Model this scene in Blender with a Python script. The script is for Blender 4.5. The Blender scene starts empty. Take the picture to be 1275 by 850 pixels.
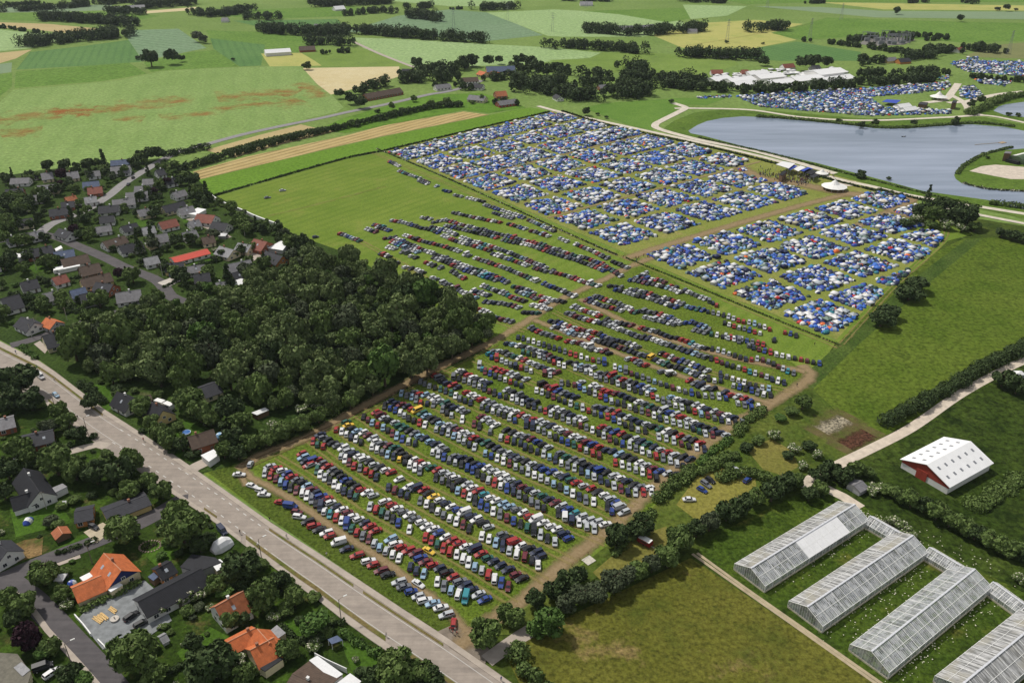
import bpy, math, random
import numpy as np
from mathutils import Vector, Matrix
random.seed(7); RNG = np.random.default_rng(7)
S = bpy.context.scene; C = S.collection
R = math.radians; PI = math.pi

# ------------------------------------------------------------------ camera
F, CX, CY, HC = 1050.0, 637.5, 425.0, 180.0
TH = math.atan(565.0 / 1050.0); CT, ST = math.cos(TH), math.sin(TH)
def at(x, y, z=0.0):
    """point of the photograph -> point of the place at height z"""
    u = (x - CX) / F; v = (CY - y) / F
    dx, dy, dz = u, CT + v * ST, -ST + v * CT
    t = (z - HC) / dz
    return Vector((dx * t, dy * t, z))
def px(p):
    d = Vector(p) - Vector((0, 0, HC))
    w = d.y * CT - d.z * ST; v = d.y * ST + d.z * CT
    return (CX + F * d.x / w, CY - F * v / w)
def mpp(x, y, z=0):   # metres per pixel across
    return (at(x + 1, y, z) - at(x, y, z)).length
cd = bpy.data.cameras.new('camera'); cam = bpy.data.objects.new('camera', cd); C.objects.link(cam)
cam.location = (0, 0, HC); cam.rotation_euler = (PI / 2 - TH, 0, 0)
cd.lens = 36.0 * F / 1275.0; cd.sensor_width = 36.0; cd.clip_start = 1.0; cd.clip_end = 20000
S.camera = cam

# ------------------------------------------------------------------ light
w = bpy.data.worlds.new('World'); S.world = w; w.use_nodes = True
nt = w.node_tree; nt.nodes.clear()
SUN_EL, SUN_AZ = R(54), R(-50)          # azimuth from +Y towards +X
sky = nt.nodes.new('ShaderNodeTexSky'); sky.sky_type = 'NISHITA'; sky.sun_disc = False
sky.sun_elevation = SUN_EL; sky.sun_rotation = SUN_AZ; sky.dust_density = 3.0; sky.air_density = 1.0
tc = nt.nodes.new('ShaderNodeTexCoord'); nz = nt.nodes.new('ShaderNodeTexNoise')
nz.inputs['Scale'].default_value = 2.2; nz.inputs['Detail'].default_value = 6
rp = nt.nodes.new('ShaderNodeValToRGB'); rp.color_ramp.elements[0].position = .30; rp.color_ramp.elements[1].position = .62
rp.color_ramp.elements[0].color = (.45, .45, .45, 1); rp.color_ramp.elements[1].color = (.95, .95, .95, 1)
mx = nt.nodes.new('ShaderNodeMix'); mx.data_type = 'RGBA'
mx.inputs[7].default_value = (7.2, 7.4, 7.8, 1)
bg = nt.nodes.new('ShaderNodeBackground'); bg.inputs['Strength'].default_value = .055
wo = nt.nodes.new('ShaderNodeOutputWorld')
nt.links.new(tc.outputs['Generated'], nz.inputs['Vector']); nt.links.new(nz.outputs[0], rp.inputs[0])
nt.links.new(rp.outputs[0], mx.inputs[0]); nt.links.new(sky.outputs[0], mx.inputs[6])
nt.links.new(mx.outputs[2], bg.inputs['Color']); nt.links.new(bg.outputs[0], wo.inputs['Surface'])
sl = bpy.data.lights.new('sun', 'SUN'); sl.energy = 3.0; sl.angle = R(4); sl.color = (1, .95, .87)
so = bpy.data.objects.new('sun', sl); C.objects.link(so)
so.rotation_euler = (PI / 2 - SUN_EL, 0, PI - SUN_AZ)
# (a sun lamp shines along its -Z; this turns it so that the light comes from azimuth SUN_AZ)
dirv = Vector((math.sin(SUN_AZ) * math.cos(SUN_EL), math.cos(SUN_AZ) * math.cos(SUN_EL), math.sin(SUN_EL)))
so.rotation_euler = dirv.to_track_quat('Z', 'Y').to_euler(); so.location = (0, 300, 400)
S.view_settings.view_transform = 'Standard'; S.view_settings.look = 'None'
S.view_settings.gamma = 1; S.view_settings.exposure = 0.2; S.view_settings.use_curve_mapping = False
try:
    S.cycles.max_bounces = 5; S.cycles.diffuse_bounces = 2; S.cycles.glossy_bounces = 2
    S.cycles.transparent_max_bounces = 10; S.cycles.volume_bounces = 0; S.cycles.transmission_bounces = 2
except Exception: pass

# ------------------------------------------------------------------ object helpers
def tag(o, label=None, cat=None, group=None, kind=None):
    if label: o['label'] = label
    if cat: o['category'] = cat
    if group: o['group'] = group
    if kind: o['kind'] = kind
    return o
def empty(name, loc=(0, 0, 0), rz=0.0, sc=1.0):
    o = bpy.data.objects.new(name, None); C.objects.link(o)
    o.location = loc; o.rotation_euler = (0, 0, rz); o.scale = (sc, sc, sc) if not isinstance(sc, tuple) else sc
    o.empty_display_size = .5
    return o
def link(name, me, parent=None, loc=None, rz=None, sc=None):
    o = bpy.data.objects.new(name, me); C.objects.link(o)
    if parent: o.parent = parent
    if loc is not None: o.location = loc
    if rz is not None: o.rotation_euler = (0, 0, rz)
    if sc is not None: o.scale = sc if isinstance(sc, tuple) else (sc, sc, sc)
    return o
class MB:
    """collects faces, builds ONE mesh"""
    def __init__(s): s.v = []; s.f = []; s.m = []; s.c = []
    def face(s, pts, m=0, col=None):
        b = len(s.v); s.v += [tuple(p) for p in pts]; s.f.append(tuple(range(b, b + len(pts)))); s.m.append(m); s.c.append(col)
    def faces(s, vs, fs, m=0, col=None):
        b = len(s.v); s.v += [tuple(p) for p in vs]
        for f in fs: s.f.append(tuple(b + i for i in f)); s.m.append(m); s.c.append(col)
    def box(s, c, d, rz=0.0, m=0, col=None):
        ca, sa = math.cos(rz), math.sin(rz); vs = []
        for i in (-.5, .5):
            for j in (-.5, .5):
                for k in (-.5, .5):
                    x, y = d[0] * i, d[1] * j
                    vs.append((c[0] + ca * x - sa * y, c[1] + sa * x + ca * y, c[2] + d[2] * k))
        s.faces(vs, [(0, 1, 3, 2), (4, 6, 7, 5), (0, 4, 5, 1), (2, 3, 7, 6), (0, 2, 6, 4), (1, 5, 7, 3)], m, col)
    def prism(s, poly, z0, z1, m=0, col=None, mtop=None):
        n = len(poly); vs = [(p[0], p[1], z0) for p in poly] + [(p[0], p[1], z1) for p in poly]
        ar = sum(poly[i][0] * poly[(i + 1) % n][1] - poly[(i + 1) % n][0] * poly[i][1] for i in range(n))
        o = list(range(n)) if ar > 0 else list(range(n))[::-1]
        s.faces(vs, [tuple(i + n for i in o)], m if mtop is None else mtop, col)
        s.faces(vs, [tuple(o[::-1])] + [(o[i], o[(i + 1) % n], o[(i + 1) % n] + n, o[i] + n) for i in range(n)], m, col)
    def tube(s, a, b, r, r2=None, n=6, m=0, col=None):
        a, b = Vector(a), Vector(b); r2 = r if r2 is None else r2; d = (b - a).normalized()
        u = d.orthogonal().normalized(); w_ = d.cross(u); vs = []
        for p, q in ((a, r), (b, r2)):
            for i in range(n):
                t = 2 * PI * i / n; vs.append(p + u * (q * math.cos(t)) + w_ * (q * math.sin(t)))
        s.faces(vs, [(i, (i + 1) % n, n + (i + 1) % n, n + i) for i in range(n)] + [tuple(range(n))[::-1], tuple(range(n, 2 * n))], m, col)
    def build(s, name, mats, parent=None, loc=None, rz=None, smooth=False, cattr=False):
        me = bpy.data.meshes.new(name); me.from_pydata(s.v, [], s.f)
        mats = mats if isinstance(mats, (list, tuple)) else [mats]
        for q in mats: me.materials.append(q)
        me.polygons.foreach_set('material_index', s.m)
        if smooth: me.polygons.foreach_set('use_smooth', [True] * len(s.f))
        if cattr:
            at_ = me.color_attributes.new('Col', 'FLOAT_COLOR', 'CORNER'); a = []
            for f, c in zip(s.f, s.c): a += list((c or (1, 1, 1)) + (1.0,)) * len(f)
            at_.data.foreach_set('color', a)
        me.update()
        return link(name, me, parent, loc, rz)
def npmesh(name, V, Q, mats, mi=None, col=None, nper=4):
    """fast mesh from numpy arrays of vertices and quads"""
    me = bpy.data.meshes.new(name); nv, nf = len(V), len(Q)
    me.vertices.add(nv); me.vertices.foreach_set('co', np.asarray(V, np.float32).ravel())
    me.loops.add(nf * nper); me.loops.foreach_set('vertex_index', np.asarray(Q, np.int32).ravel())
    me.polygons.add(nf); me.polygons.foreach_set('loop_start', np.arange(0, nf * nper, nper, dtype=np.int32))
    me.polygons.foreach_set('loop_total', np.full(nf, nper, np.int32))
    for q in mats: me.materials.append(q)
    if mi is not None: me.polygons.foreach_set('material_index', np.asarray(mi, np.int32))
    if col is not None:
        a = me.color_attributes.new('Col', 'FLOAT_COLOR', 'CORNER')
        c4 = np.ones((nf, 4), np.float32); c4[:, :3] = col
        a.data.foreach_set('color', np.repeat(c4, nper, axis=0).ravel())
    me.update(calc_edges=True); me.validate()
    return me

# ------------------------------------------------------------------ labels
LAND = [(205, 358, 'the T junction'), (235, 316, 'the long bright red roof'), (172, 218, 'the upper village street'), (100, 308, 'the village street'),
        (60, 200, 'the poppy field edge'), (302, 262, 'the white boundary fence'), (262, 548, 'the brick house by the main road'),
        (155, 490, 'the white roadside cottage'), (140, 700, 'the orange roofed house'), (215, 728, 'the long black roof'),
        (285, 748, 'the white gabled cottage'), (315, 800, 'the orange twin roofs'), (55, 755, 'the side street'), (395, 835, 'the white flat roof'),
        (45, 605, 'the white house with dark L roof'), (110, 640, 'the timber bungalow'), (45, 540, 'the black roofed bungalow'), (600, 790, 'the lot gate'),
        (330, 510, 'the white roofed shed'), (1180, 575, 'the white barn'), (960, 670, 'the first greenhouse'), (1075, 725, 'the second greenhouse'),
        (1150, 760, 'the third greenhouse'), (900, 600, 'the grass clearing with cars'), (800, 675, 'the red and white trailer'), (30, 450, 'the road corner'),
        (65, 425, 'the dark roofed corner house'), (30, 400, 'the white gabled house'), (1170, 265, 'the lakeside gravel road'), (1030, 530, 'the rubble patch'),
        (990, 215, 'the stage'), (870, 155, 'the lake head'), (1250, 215, 'the peninsula'), (620, 100, 'the far hamlet'), (470, 112, 'the long dark farm'),
        (205, 70, 'the two field trees'), (345, 62, 'the white farm greenhouse'), (950, 95, 'the white festival halls'), (700, 110, 'the hamlet woods'),
        (790, 36, 'the far grey farm'), (1110, 72, 'the yellow farmhouse'), (1230, 85, 'the far camp'), (1195, 60, 'the red roofed far house'), (150, 6, 'the far white sheds'), (1060, 615, 'the greenhouse drive')]
USED = {}
def rel(p, l):
    dx, dy = p[0] - l[0], (p[1] - l[1]) * 1.5
    if abs(dx) + abs(dy) < 14: return 'beside'
    if abs(dx) > 1.6 * abs(dy): return 'left of' if dx < 0 else 'right of'
    if abs(dy) > 1.6 * abs(dx): return 'beyond' if dy < 0 else 'in front of'
    return ('behind and ' if dy < 0 else 'in front and ') + ('left of' if dx < 0 else 'right of')
def nw(t): return len(t.split())
def lab(base, p, o=None, plain=False, skip=()):
    """the shortest description that no other thing already carries"""
    ls = sorted((l for l in LAND if l[2] not in skip), key=lambda l: (p[0] - l[0]) ** 2 + 2.2 * (p[1] - l[1]) ** 2)[:4]
    rs = ['%s %s' % (rel(p, l), l[2]) for l in ls]
    cand = ([base] if plain else []) + [base + ' ' + r for r in rs[:2]] + [base + ' ' + rs[0] + ', ' + q for q in rs[1:]] + [base + ' ' + rs[1] + ', ' + q for q in rs[2:]]
    for c in cand:
        if 4 <= nw(c) <= 16 and c not in USED: USED[c] = 1; return c
    for wd in ('smaller', 'nearer', 'farther', 'fuller', 'another'):
        c = wd + ' ' + base + ' ' + rs[0]
        if nw(c) <= 16 and c not in USED: USED[c] = 1; return c
    ok = [c for c in cand if 4 <= nw(c) <= 16]
    return ok[0] if ok else base

# ------------------------------------------------------------------ materials
def srgb(r, g, b):
    return tuple((c / 255 / 12.92) if c / 255 <= .04045 else ((c / 255 + .055) / 1.055) ** 2.4 for c in (r, g, b))
MC = {}
def newmat(name):
    m = bpy.data.materials.new(name); m.use_nodes = True; nt = m.node_tree; nt.nodes.clear()
    o = nt.nodes.new('ShaderNodeOutputMaterial'); b = nt.nodes.new('ShaderNodeBsdfPrincipled')
    nt.links.new(b.outputs[0], o.inputs[0]); return m, nt, b, o
def noise(nt, scale, det=4, rough=.6, vec=None):
    n = nt.nodes.new('ShaderNodeTexNoise'); n.inputs['Scale'].default_value = scale; n.inputs['Detail'].default_value = det
    n.inputs['Roughness'].default_value = rough
    if vec is None:
        t = nt.nodes.new('ShaderNodeTexCoord'); vec = t.outputs['Object']
    nt.links.new(vec, n.inputs['Vector']); return n.outputs[0]
def ramp(nt, src, p0, p1, c0=(0, 0, 0, 1), c1=(1, 1, 1, 1)):
    r = nt.nodes.new('ShaderNodeValToRGB'); e = r.color_ramp.elements
    e[0].position, e[1].position = p0, p1; e[0].color, e[1].color = c0, c1
    nt.links.new(src, r.inputs[0]); return r.outputs[0]
def mix(nt, f, a, b, mode='MIX'):
    n = nt.nodes.new('ShaderNodeMix'); n.data_type = 'RGBA'; n.blend_type = mode
    for s, i in ((f, 0), (a, 6), (b, 7)):
        if isinstance(s, (int, float)): n.inputs[i].default_value = s
        elif isinstance(s, tuple): n.inputs[i].default_value = s if len(s) == 4 else s + (1,)
        else: nt.links.new(s, n.inputs[i])
    return n.outputs[2]
def math_(nt, op, a, b=None):
    n = nt.nodes.new('ShaderNodeMath'); n.operation = op
    for s, i in ((a, 0), (b, 1)):
        if s is None: continue
        if isinstance(s, (int, float)): n.inputs[i].default_value = s
        else: nt.links.new(s, n.inputs[i])
    return n.outputs[0]
def mul(c, k): return tuple(min(1, v * k) for v in c)
def M(name, col, rough=.7, metal=0.0, var=.18, scale=1.5, spec=.3, coat=0):
    if name in MC: return MC[name]
    m, nt, b, o = newmat(name)
    n = ramp(nt, noise(nt, scale, 5), .3, .7)
    nt.links.new(mix(nt, n, mul(col, 1 - var), mul(col, 1 + var)), b.inputs['Base Color'])
    b.inputs['Roughness'].default_value = rough; b.inputs['Metallic'].default_value = metal
    b.inputs['Specular IOR Level'].default_value = spec
    if coat: b.inputs['Coat Weight'].default_value = coat; b.inputs['Coat Roughness'].default_value = .08
    MC[name] = m; return m
def attr_mat(name, rough=.6, spec=.3, coat=0):
    m, nt, b, o = newmat(name); a = nt.nodes.new('ShaderNodeAttribute'); a.attribute_name = 'Col'
    nt.links.new(a.outputs['Color'], b.inputs['Base Color']); b.inputs['Roughness'].default_value = rough
    b.inputs['Specular IOR Level'].default_value = spec; b.inputs['Coat Weight'].default_value = coat
    return m
def field(name, c1, c2, big=.012, fine=.7, stripe=None, patch=None, bump=.3, fstr=.35, mid=.08):
    """crop or grass: broad drifts, mid mottling, fine tufts, optional drill lines and coloured patches"""
    if name in MC: return MC[name]
    m, nt, b, o = newmat(name)
    t = nt.nodes.new('ShaderNodeTexCoord'); v = t.outputs['Object']
    A = ramp(nt, noise(nt, big, 5, .6, v), .32, .68); B = ramp(nt, noise(nt, mid, 6, .65, v), .35, .65)
    col = mix(nt, math_(nt, 'ADD', math_(nt, 'MULTIPLY', A, .6), math_(nt, 'MULTIPLY', B, .4)), c1, c2)
    if stripe:
        ang, per, st, sc = stripe
        mp = nt.nodes.new('ShaderNodeMapping'); mp.inputs['Rotation'].default_value = (0, 0, ang); nt.links.new(v, mp.inputs[0])
        sx = nt.nodes.new('ShaderNodeSeparateXYZ'); nt.links.new(mp.outputs[0], sx.inputs[0])
        wob = math_(nt, 'MULTIPLY', noise(nt, .05, 2, .5, v), per * .35)
        ph = math_(nt, 'MULTIPLY', math_(nt, 'ADD', sx.outputs[0], wob), 2 * PI / per)
        sn = math_(nt, 'ADD', math_(nt, 'MULTIPLY', math_(nt, 'SINE', ph), .5), .5)
        sn = math_(nt, 'MULTIPLY', math_(nt, 'POWER', sn, 2.5), st)
        sn = math_(nt, 'MULTIPLY', sn, ramp(nt, noise(nt, .03, 3, .5, v), .2, .6))
        col = mix(nt, sn, col, sc)
    if patch:
        for pc, ps, lo, hi, k in patch:
            f = math_(nt, 'MULTIPLY', ramp(nt, noise(nt, ps, 6, .7, v), lo, hi), k); col = mix(nt, f, col, pc)
    fn = noise(nt, fine, 6, .7, v)
    col = mix(nt, fstr, col, mix(nt, ramp(nt, fn, .3, .7), (.0, .0, .0), (1, 1, 1)), 'OVERLAY')
    nt.links.new(col, b.inputs['Base Color']); b.inputs['Roughness'].default_value = .95; b.inputs['Specular IOR Level'].default_value = .08
    bp = nt.nodes.new('ShaderNodeBump'); bp.inputs['Strength'].default_value = bump; bp.inputs['Distance'].default_value = .5
    nt.links.new(fn, bp.inputs['Height']); nt.links.new(bp.outputs[0], b.inputs['Normal'])
    MC[name] = m; return m
def wear(name, c1, c2, lo=.35, hi=.6, nscale=.25, amt=.5, ek=1.0, maxf=1.0, ruts=False):
    """a worn strip whose edges break up into the grass (attribute 'e': 1 in the middle, 0 at the rim)"""
    if name in MC: return MC[name]
    m, nt, b, o = newmat(name)
    a = nt.nodes.new('ShaderNodeAttribute'); a.attribute_name = 'e'
    t = nt.nodes.new('ShaderNodeTexCoord'); v = t.outputs['Object']
    n1 = noise(nt, nscale, 6, .7, v)
    e = a.outputs['Fac']
    if ruts: e = math_(nt, 'SUBTRACT', 1.0, math_(nt, 'MULTIPLY', math_(nt, 'ABSOLUTE', math_(nt, 'SUBTRACT', e, .5)), 2.2))
    f = math_(nt, 'ADD', math_(nt, 'MULTIPLY', e, ek), math_(nt, 'MULTIPLY', math_(nt, 'SUBTRACT', n1, .5), amt * 2))
    f = math_(nt, 'MULTIPLY', ramp(nt, f, lo, hi), maxf)
    col = mix(nt, ramp(nt, noise(nt, 1.2, 5, .7, v), .35, .65), c1, c2); nt.links.new(col, b.inputs['Base Color'])
    b.inputs['Roughness'].default_value = .95; b.inputs['Specular IOR Level'].default_value = .1
    tr = nt.nodes.new('ShaderNodeBsdfTransparent'); ms = nt.nodes.new('ShaderNodeMixShader')
    nt.links.new(f, ms.inputs[0]); nt.links.new(tr.outputs[0], ms.inputs[1]); nt.links.new(b.outputs[0], ms.inputs[2])
    nt.links.new(ms.outputs[0], o.inputs[0]); MC[name] = m; return m
def leafmat(name, c1, c2, c3):
    m, nt, b, o = newmat(name)
    oi = nt.nodes.new('ShaderNodeObjectInfo'); t = nt.nodes.new('ShaderNodeTexCoord')
    ge = nt.nodes.new('ShaderNodeNewGeometry')
    col = mix(nt, oi.outputs['Random'], c1, c2)
    col = mix(nt, math_(nt, 'MULTIPLY', ge.outputs['Random Per Island'], .55), col, c3)
    nt.links.new(col, b.inputs['Base Color']); b.inputs['Roughness'].default_value = .75; b.inputs['Specular IOR Level'].default_value = .15
    return m

# ------------------------------------------------------------------ ground sheets
ZL = [0.02]
ZSTEP = [.002]
def zup(d=None): ZL[0] += d or ZSTEP[0]; return ZL[0]
def poly(name, pts, mat, z=None, kind='structure', world=False):
    z = zup() if z is None else z
    P = [Vector((p[0], p[1], z)) if world else at(p[0], p[1], z) for p in pts]
    from mathutils.geometry import tessellate_polygon
    tris = tessellate_polygon([P]); me = bpy.data.meshes.new(name)
    fs = []
    for t in tris:
        a, b_, c = (P[i] for i in t)
        fs.append(t if (b_ - a).cross(c - a).z > 0 else (t[0], t[2], t[1]))
    me.from_pydata([tuple(p) for p in P], [], fs); me.materials.append(mat); me.update()
    o = link(name, me); o['kind'] = kind; return o
def smooth_line(P, step=4.0):
    """Catmull-Rom through ground points"""
    out = []; n = len(P)
    for i in range(n - 1):
        p0, p1, p2, p3 = P[max(i - 1, 0)], P[i], P[i + 1], P[min(i + 2, n - 1)]
        k = max(1, min(60, int((p2 - p1).length / step)))
        for j in range(k):
            t = j / k
            out.append(.5 * ((2 * p1) + (p2 - p0) * t + (2 * p0 - 5 * p1 + 4 * p2 - p3) * t * t + (3 * p1 - p0 - 3 * p2 + p3) * t ** 3))
    out.append(P[-1]); return out
def strip(name, pts, width, mat, z=None, jit=0.0, kind='structure', step=4.0, offs=0.0, world=False):
    z = zup() if z is None else z
    P = smooth_line([Vector((p[0], p[1], z)) if world else at(p[0], p[1], z) for p in pts], step)
    vs, fs, e = [], [], []; us = (-1, -.5, 0, .5, 1)
    for i, p in enumerate(P):
        d = (P[min(i + 1, len(P) - 1)] - P[max(i - 1, 0)]); d.z = 0; d.normalize(); nn = Vector((-d.y, d.x, 0))
        wd = width(i / max(1, len(P) - 1)) if callable(width) else width
        for u in us:
            q = p + nn * (u * wd / 2 + offs + (random.uniform(-jit, jit) if abs(u) == 1 else 0)); vs.append((q.x, q.y, z)); e.append(1 - abs(u))
    for i in range(len(P) - 1):
        for k in range(4):
            a = i * 5 + k; fs.append((a, a + 5, a + 6, a + 1)[::-1])
    me = bpy.data.meshes.new(name); me.from_pydata(vs, [], fs); me.materials.append(mat)
    aa = me.attributes.new('e', 'FLOAT', 'POINT'); aa.data.foreach_set('value', e); me.update()
    if me.polygons[0].normal.z < 0: me.flip_normals()
    o = link(name, me)
    if kind: o['kind'] = kind
    return o
# ================================================================== THE GROUND
def G(r, g, b, k=.68): return mul(srgb(r, g, b), k)
gm = field('far_grass', G(116, 146, 70), G(144, 168, 92), .004, .25, mid=.02)
poly('ground', [(-5000, -400), (5000, -400), (5000, 6000), (-5000, 6000)], gm, 0.0, world=True)

# ---- far fields
FA = R(38)
f_pop = field('poppy_crop', G(136, 166, 90), G(156, 182, 108), .01, .35, stripe=(R(-14), 22, .22, G(112, 146, 74)), fstr=.4, mid=.05)
f_light = field('pale_crop', G(160, 190, 124), G(174, 200, 140), .008, .22, fstr=.4)
scr = field('scrub_base', G(62, 84, 28), G(92, 106, 44), .04, .6, patch=[(G(42, 62, 20), .07, .5, .66, .7)], fstr=.6)
poly('meadow', [(470, 960), (560, 800), (610, 780), (1000, 466), (1042, 425), (1172, 296), (1200, 296), (1140, 262), (1160, 262), (1240, 276), (1400, 300), (1400, 960)], scr)
f_bright = field('young_grass', G(106, 144, 58), G(124, 158, 72), .01, .25, fstr=.45, patch=[(G(92, 130, 50), .03, .5, .7, .6)])
f_blue = field('blue_green_crop', G(128, 158, 118), G(144, 170, 134), .006, .22, stripe=(R(-62), 14, .5, G(98, 134, 92)), fstr=.35)
f_dark = field('dark_crop', G(96, 138, 76), G(116, 154, 88), .008, .5, stripe=(R(-20), 9, .45, G(78, 118, 66)), fstr=.35)
f_tan = field('ripe_field', G(196, 178, 128), G(214, 194, 142), .01, .5, fstr=.15)
f_beige = field('bare_field', G(222, 204, 152), G(236, 222, 178), .01, .4, fstr=.12)
f_yel = field('yellow_meadow', G(188, 190, 108), G(206, 202, 122), .01, .5, fstr=.15, patch=[(G(150, 172, 86), .03, .5, .7, .6)])
f_mead = field('rough_meadow', G(120, 150, 66), G(148, 172, 88), .012, .4, fstr=.25, patch=[(G(92, 120, 56), .02, .52, .7, .6)])
f_grey = field('grey_crop', G(136, 160, 124), G(150, 172, 134), .005, .5, fstr=.12)
f_brown = field('stubble', G(130, 138, 88), G(150, 152, 100), .01, .5, fstr=.15)
FIELDS = [
    ([(-120, 150), (0, 127), (17, 112), (80, 107), (150, 100), (200, 89), (270, 85), (330, 83), (372, 82), (400, 105), (428, 134), (420, 139), (395, 145), (330, 160), (250, 182), (215, 193), (180, 200), (120, 206), (50, 214), (0, 222), (-120, 260)], f_pop),
    ([(20, 89), (100, 83), (160, 78), (183, 92), (130, 101), (18, 110)], f_bright), ([(179, 78), (232, 66), (270, 62), (297, 83), (200, 88), (188, 90)], f_bright),
    ([(38, 65), (100, 58), (160, 50), (178, 77), (110, 82), (20, 87)], f_dark), ([(155, 38), (222, 36), (257, 60), (232, 65), (178, 76), (160, 50)], f_blue),
    ([(-60, 22), (0, 28), (60, 30), (135, 37), (150, 40), (100, 43), (40, 37), (0, 35), (-60, 30)], f_tan), ([(-60, 36), (0, 37), (90, 46), (40, 60), (0, 64), (-60, 68)], f_light),
    ([(-60, 72), (0, 66), (40, 62), (20, 73), (0, 79), (-60, 86)], f_tan), ([(-60, 88), (0, 80), (15, 78), (14, 90), (0, 92), (-60, 98)], f_grey), ([(-60, 104), (0, 93), (15, 91), (15, 108), (0, 120), (-60, 135)], f_bright),
    ([(257, 38), (330, 40), (410, 50), (385, 64), (340, 67), (298, 83), (266, 61)], f_bright), ([(262, 48), (330, 56), (325, 82), (298, 83), (266, 61)], f_dark),
    ([(325, 67), (375, 66), (402, 82), (336, 83)], f_yel), ([(377, 85), (497, 83), (498, 95), (480, 101), (412, 118), (395, 105)], f_beige),
    ([(376, 65), (436, 58), (455, 60), (515, 83), (402, 83)], f_mead), ([(440, 47), (500, 49), (600, 55), (680, 59), (748, 66), (735, 72), (640, 81), (540, 84), (517, 84), (452, 60)], f_light),
    ([(680, 75), (735, 73), (750, 66), (800, 66), (905, 70), (920, 80), (880, 95), (800, 96), (745, 86)], f_mead), ([(430, 40), (495, 20), (560, 12), (610, 16), (676, 44), (600, 52), (520, 44)], f_blue),
    ([(606, 16), (690, 12), (800, 18), (852, 28), (845, 38), (800, 46), (700, 46), (682, 45)], f_light), ([(725, 14), (850, 10), (870, 22), (830, 28), (770, 18)], f_bright),
    ([(812, 44), (870, 29), (940, 25), (1000, 30), (960, 41), (992, 50), (930, 62), (850, 60)], f_yel), ([(962, 42), (1030, 22), (1180, 27), (1330, 30), (1330, 50), (1200, 53), (1080, 45), (1000, 50)], f_bright),
    ([(870, 62), (930, 62), (992, 52), (1072, 65), (1070, 76), (970, 76), (920, 72)], f_dark), ([(1022, 3), (1330, 8), (1330, 14), (1100, 12)], f_yel), ([(940, 8), (1022, 9), (1100, 14), (1330, 15), (1330, 25), (1090, 22)], f_grey),
    ([(1232, 57), (1330, 48), (1330, 75), (1200, 71)], f_brown), ([(180, 14), (245, 9), (240, 13), (182, 17)], f_beige), ([(250, 14), (440, 8), (470, 12), (440, 20), (330, 24), (280, 20)], f_bright), ([(290, 26), (420, 24), (430, 36), (390, 41), (332, 36)], f_dark),
    ([(0, 8), (140, 6), (135, 13), (70, 15), (0, 16)], f_grey), ([(0, 17), (120, 14), (200, 20), (150, 30), (60, 27), (0, 25)], f_bright), ([(470, 0), (640, 0), (640, 8), (560, 8)], f_light), ([(900, 0), (1330, -4), (1330, 3), (1010, 3), (930, 6)], f_bright), ([(850, 6), (930, 8), (905, 20), (860, 24)], f_light),
]
for pts, m in FIELDS: poly('field', pts, m)
# poppies: drifts of red flowers in the crop
pop = wear('poppies', G(214, 100, 48), G(196, 124, 66), .12, .85, .07, 1.1, .42, .6)
for pts, wd in (([(-20, 152), (40, 144), (80, 139), (130, 136), (200, 128), (240, 126)], 26), ([(60, 142), (85, 138), (118, 136)], 18), ([(95, 144), (112, 143)], 12), ([(0, 168), (30, 164), (52, 162)], 22),
                ([(140, 150), (160, 148), (180, 147)], 14), ([(200, 147), (260, 140), (300, 132), (350, 128)], 12), ([(270, 122), (320, 118), (350, 115), (372, 115)], 26), ([(345, 127), (360, 126), (375, 124)], 26), ([(375, 103), (390, 112), (400, 122)], 14)):
    strip('poppy_drift', pts, wd * 2.6, pop, kind='stuff', jit=2)
ZSTEP[0] = .0015; ZFAR = ZL[0]
# ---- middle distance: strip fields and pasture west of the camp
poly('field', [(245, 225), (340, 202), (430, 181), (480, 170), (607, 144), (640, 137), (660, 134), (686, 139), (590, 160), (481, 187), (430, 197), (268, 243), (256, 238)],
     field('clover', G(106, 146, 44), G(122, 160, 58), .012, .45, fstr=.4))
poly('field', [(240, 214), (308, 195), (430, 169), (480, 156), (577, 139), (609, 143), (480, 169), (430, 180), (250, 223)],
     field('swathes', G(205, 180, 122), G(218, 194, 138), .02, .7, stripe=(R(38.5), 6.5, .75, G(128, 112, 66)), fstr=.2))
for pts in ([(256, 187), (320, 169), (375, 155), (395, 160), (330, 174), (270, 191)], [(282, 193), (340, 178), (400, 161), (420, 163), (350, 180), (292, 196)]): poly('field', pts, f_tan)
poly('pasture', [(400, 160), (425, 148), (460, 138), (540, 118), (600, 116), (640, 128), (655, 134), (610, 141), (577, 137), (430, 166)],
     field('pasture_g', G(96, 138, 44), G(124, 164, 62), .03, .5, patch=[(G(70, 104, 36), .06, .5, .68, .7)]))
poly('field', [(725, 134), (760, 128), (850, 122), (905, 122), (880, 131), (843, 130), (842, 142), (818, 152), (812, 163), (780, 155)], field('green_paddock', G(100, 140, 54), G(122, 158, 70), .02, .6, fstr=.3))
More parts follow.
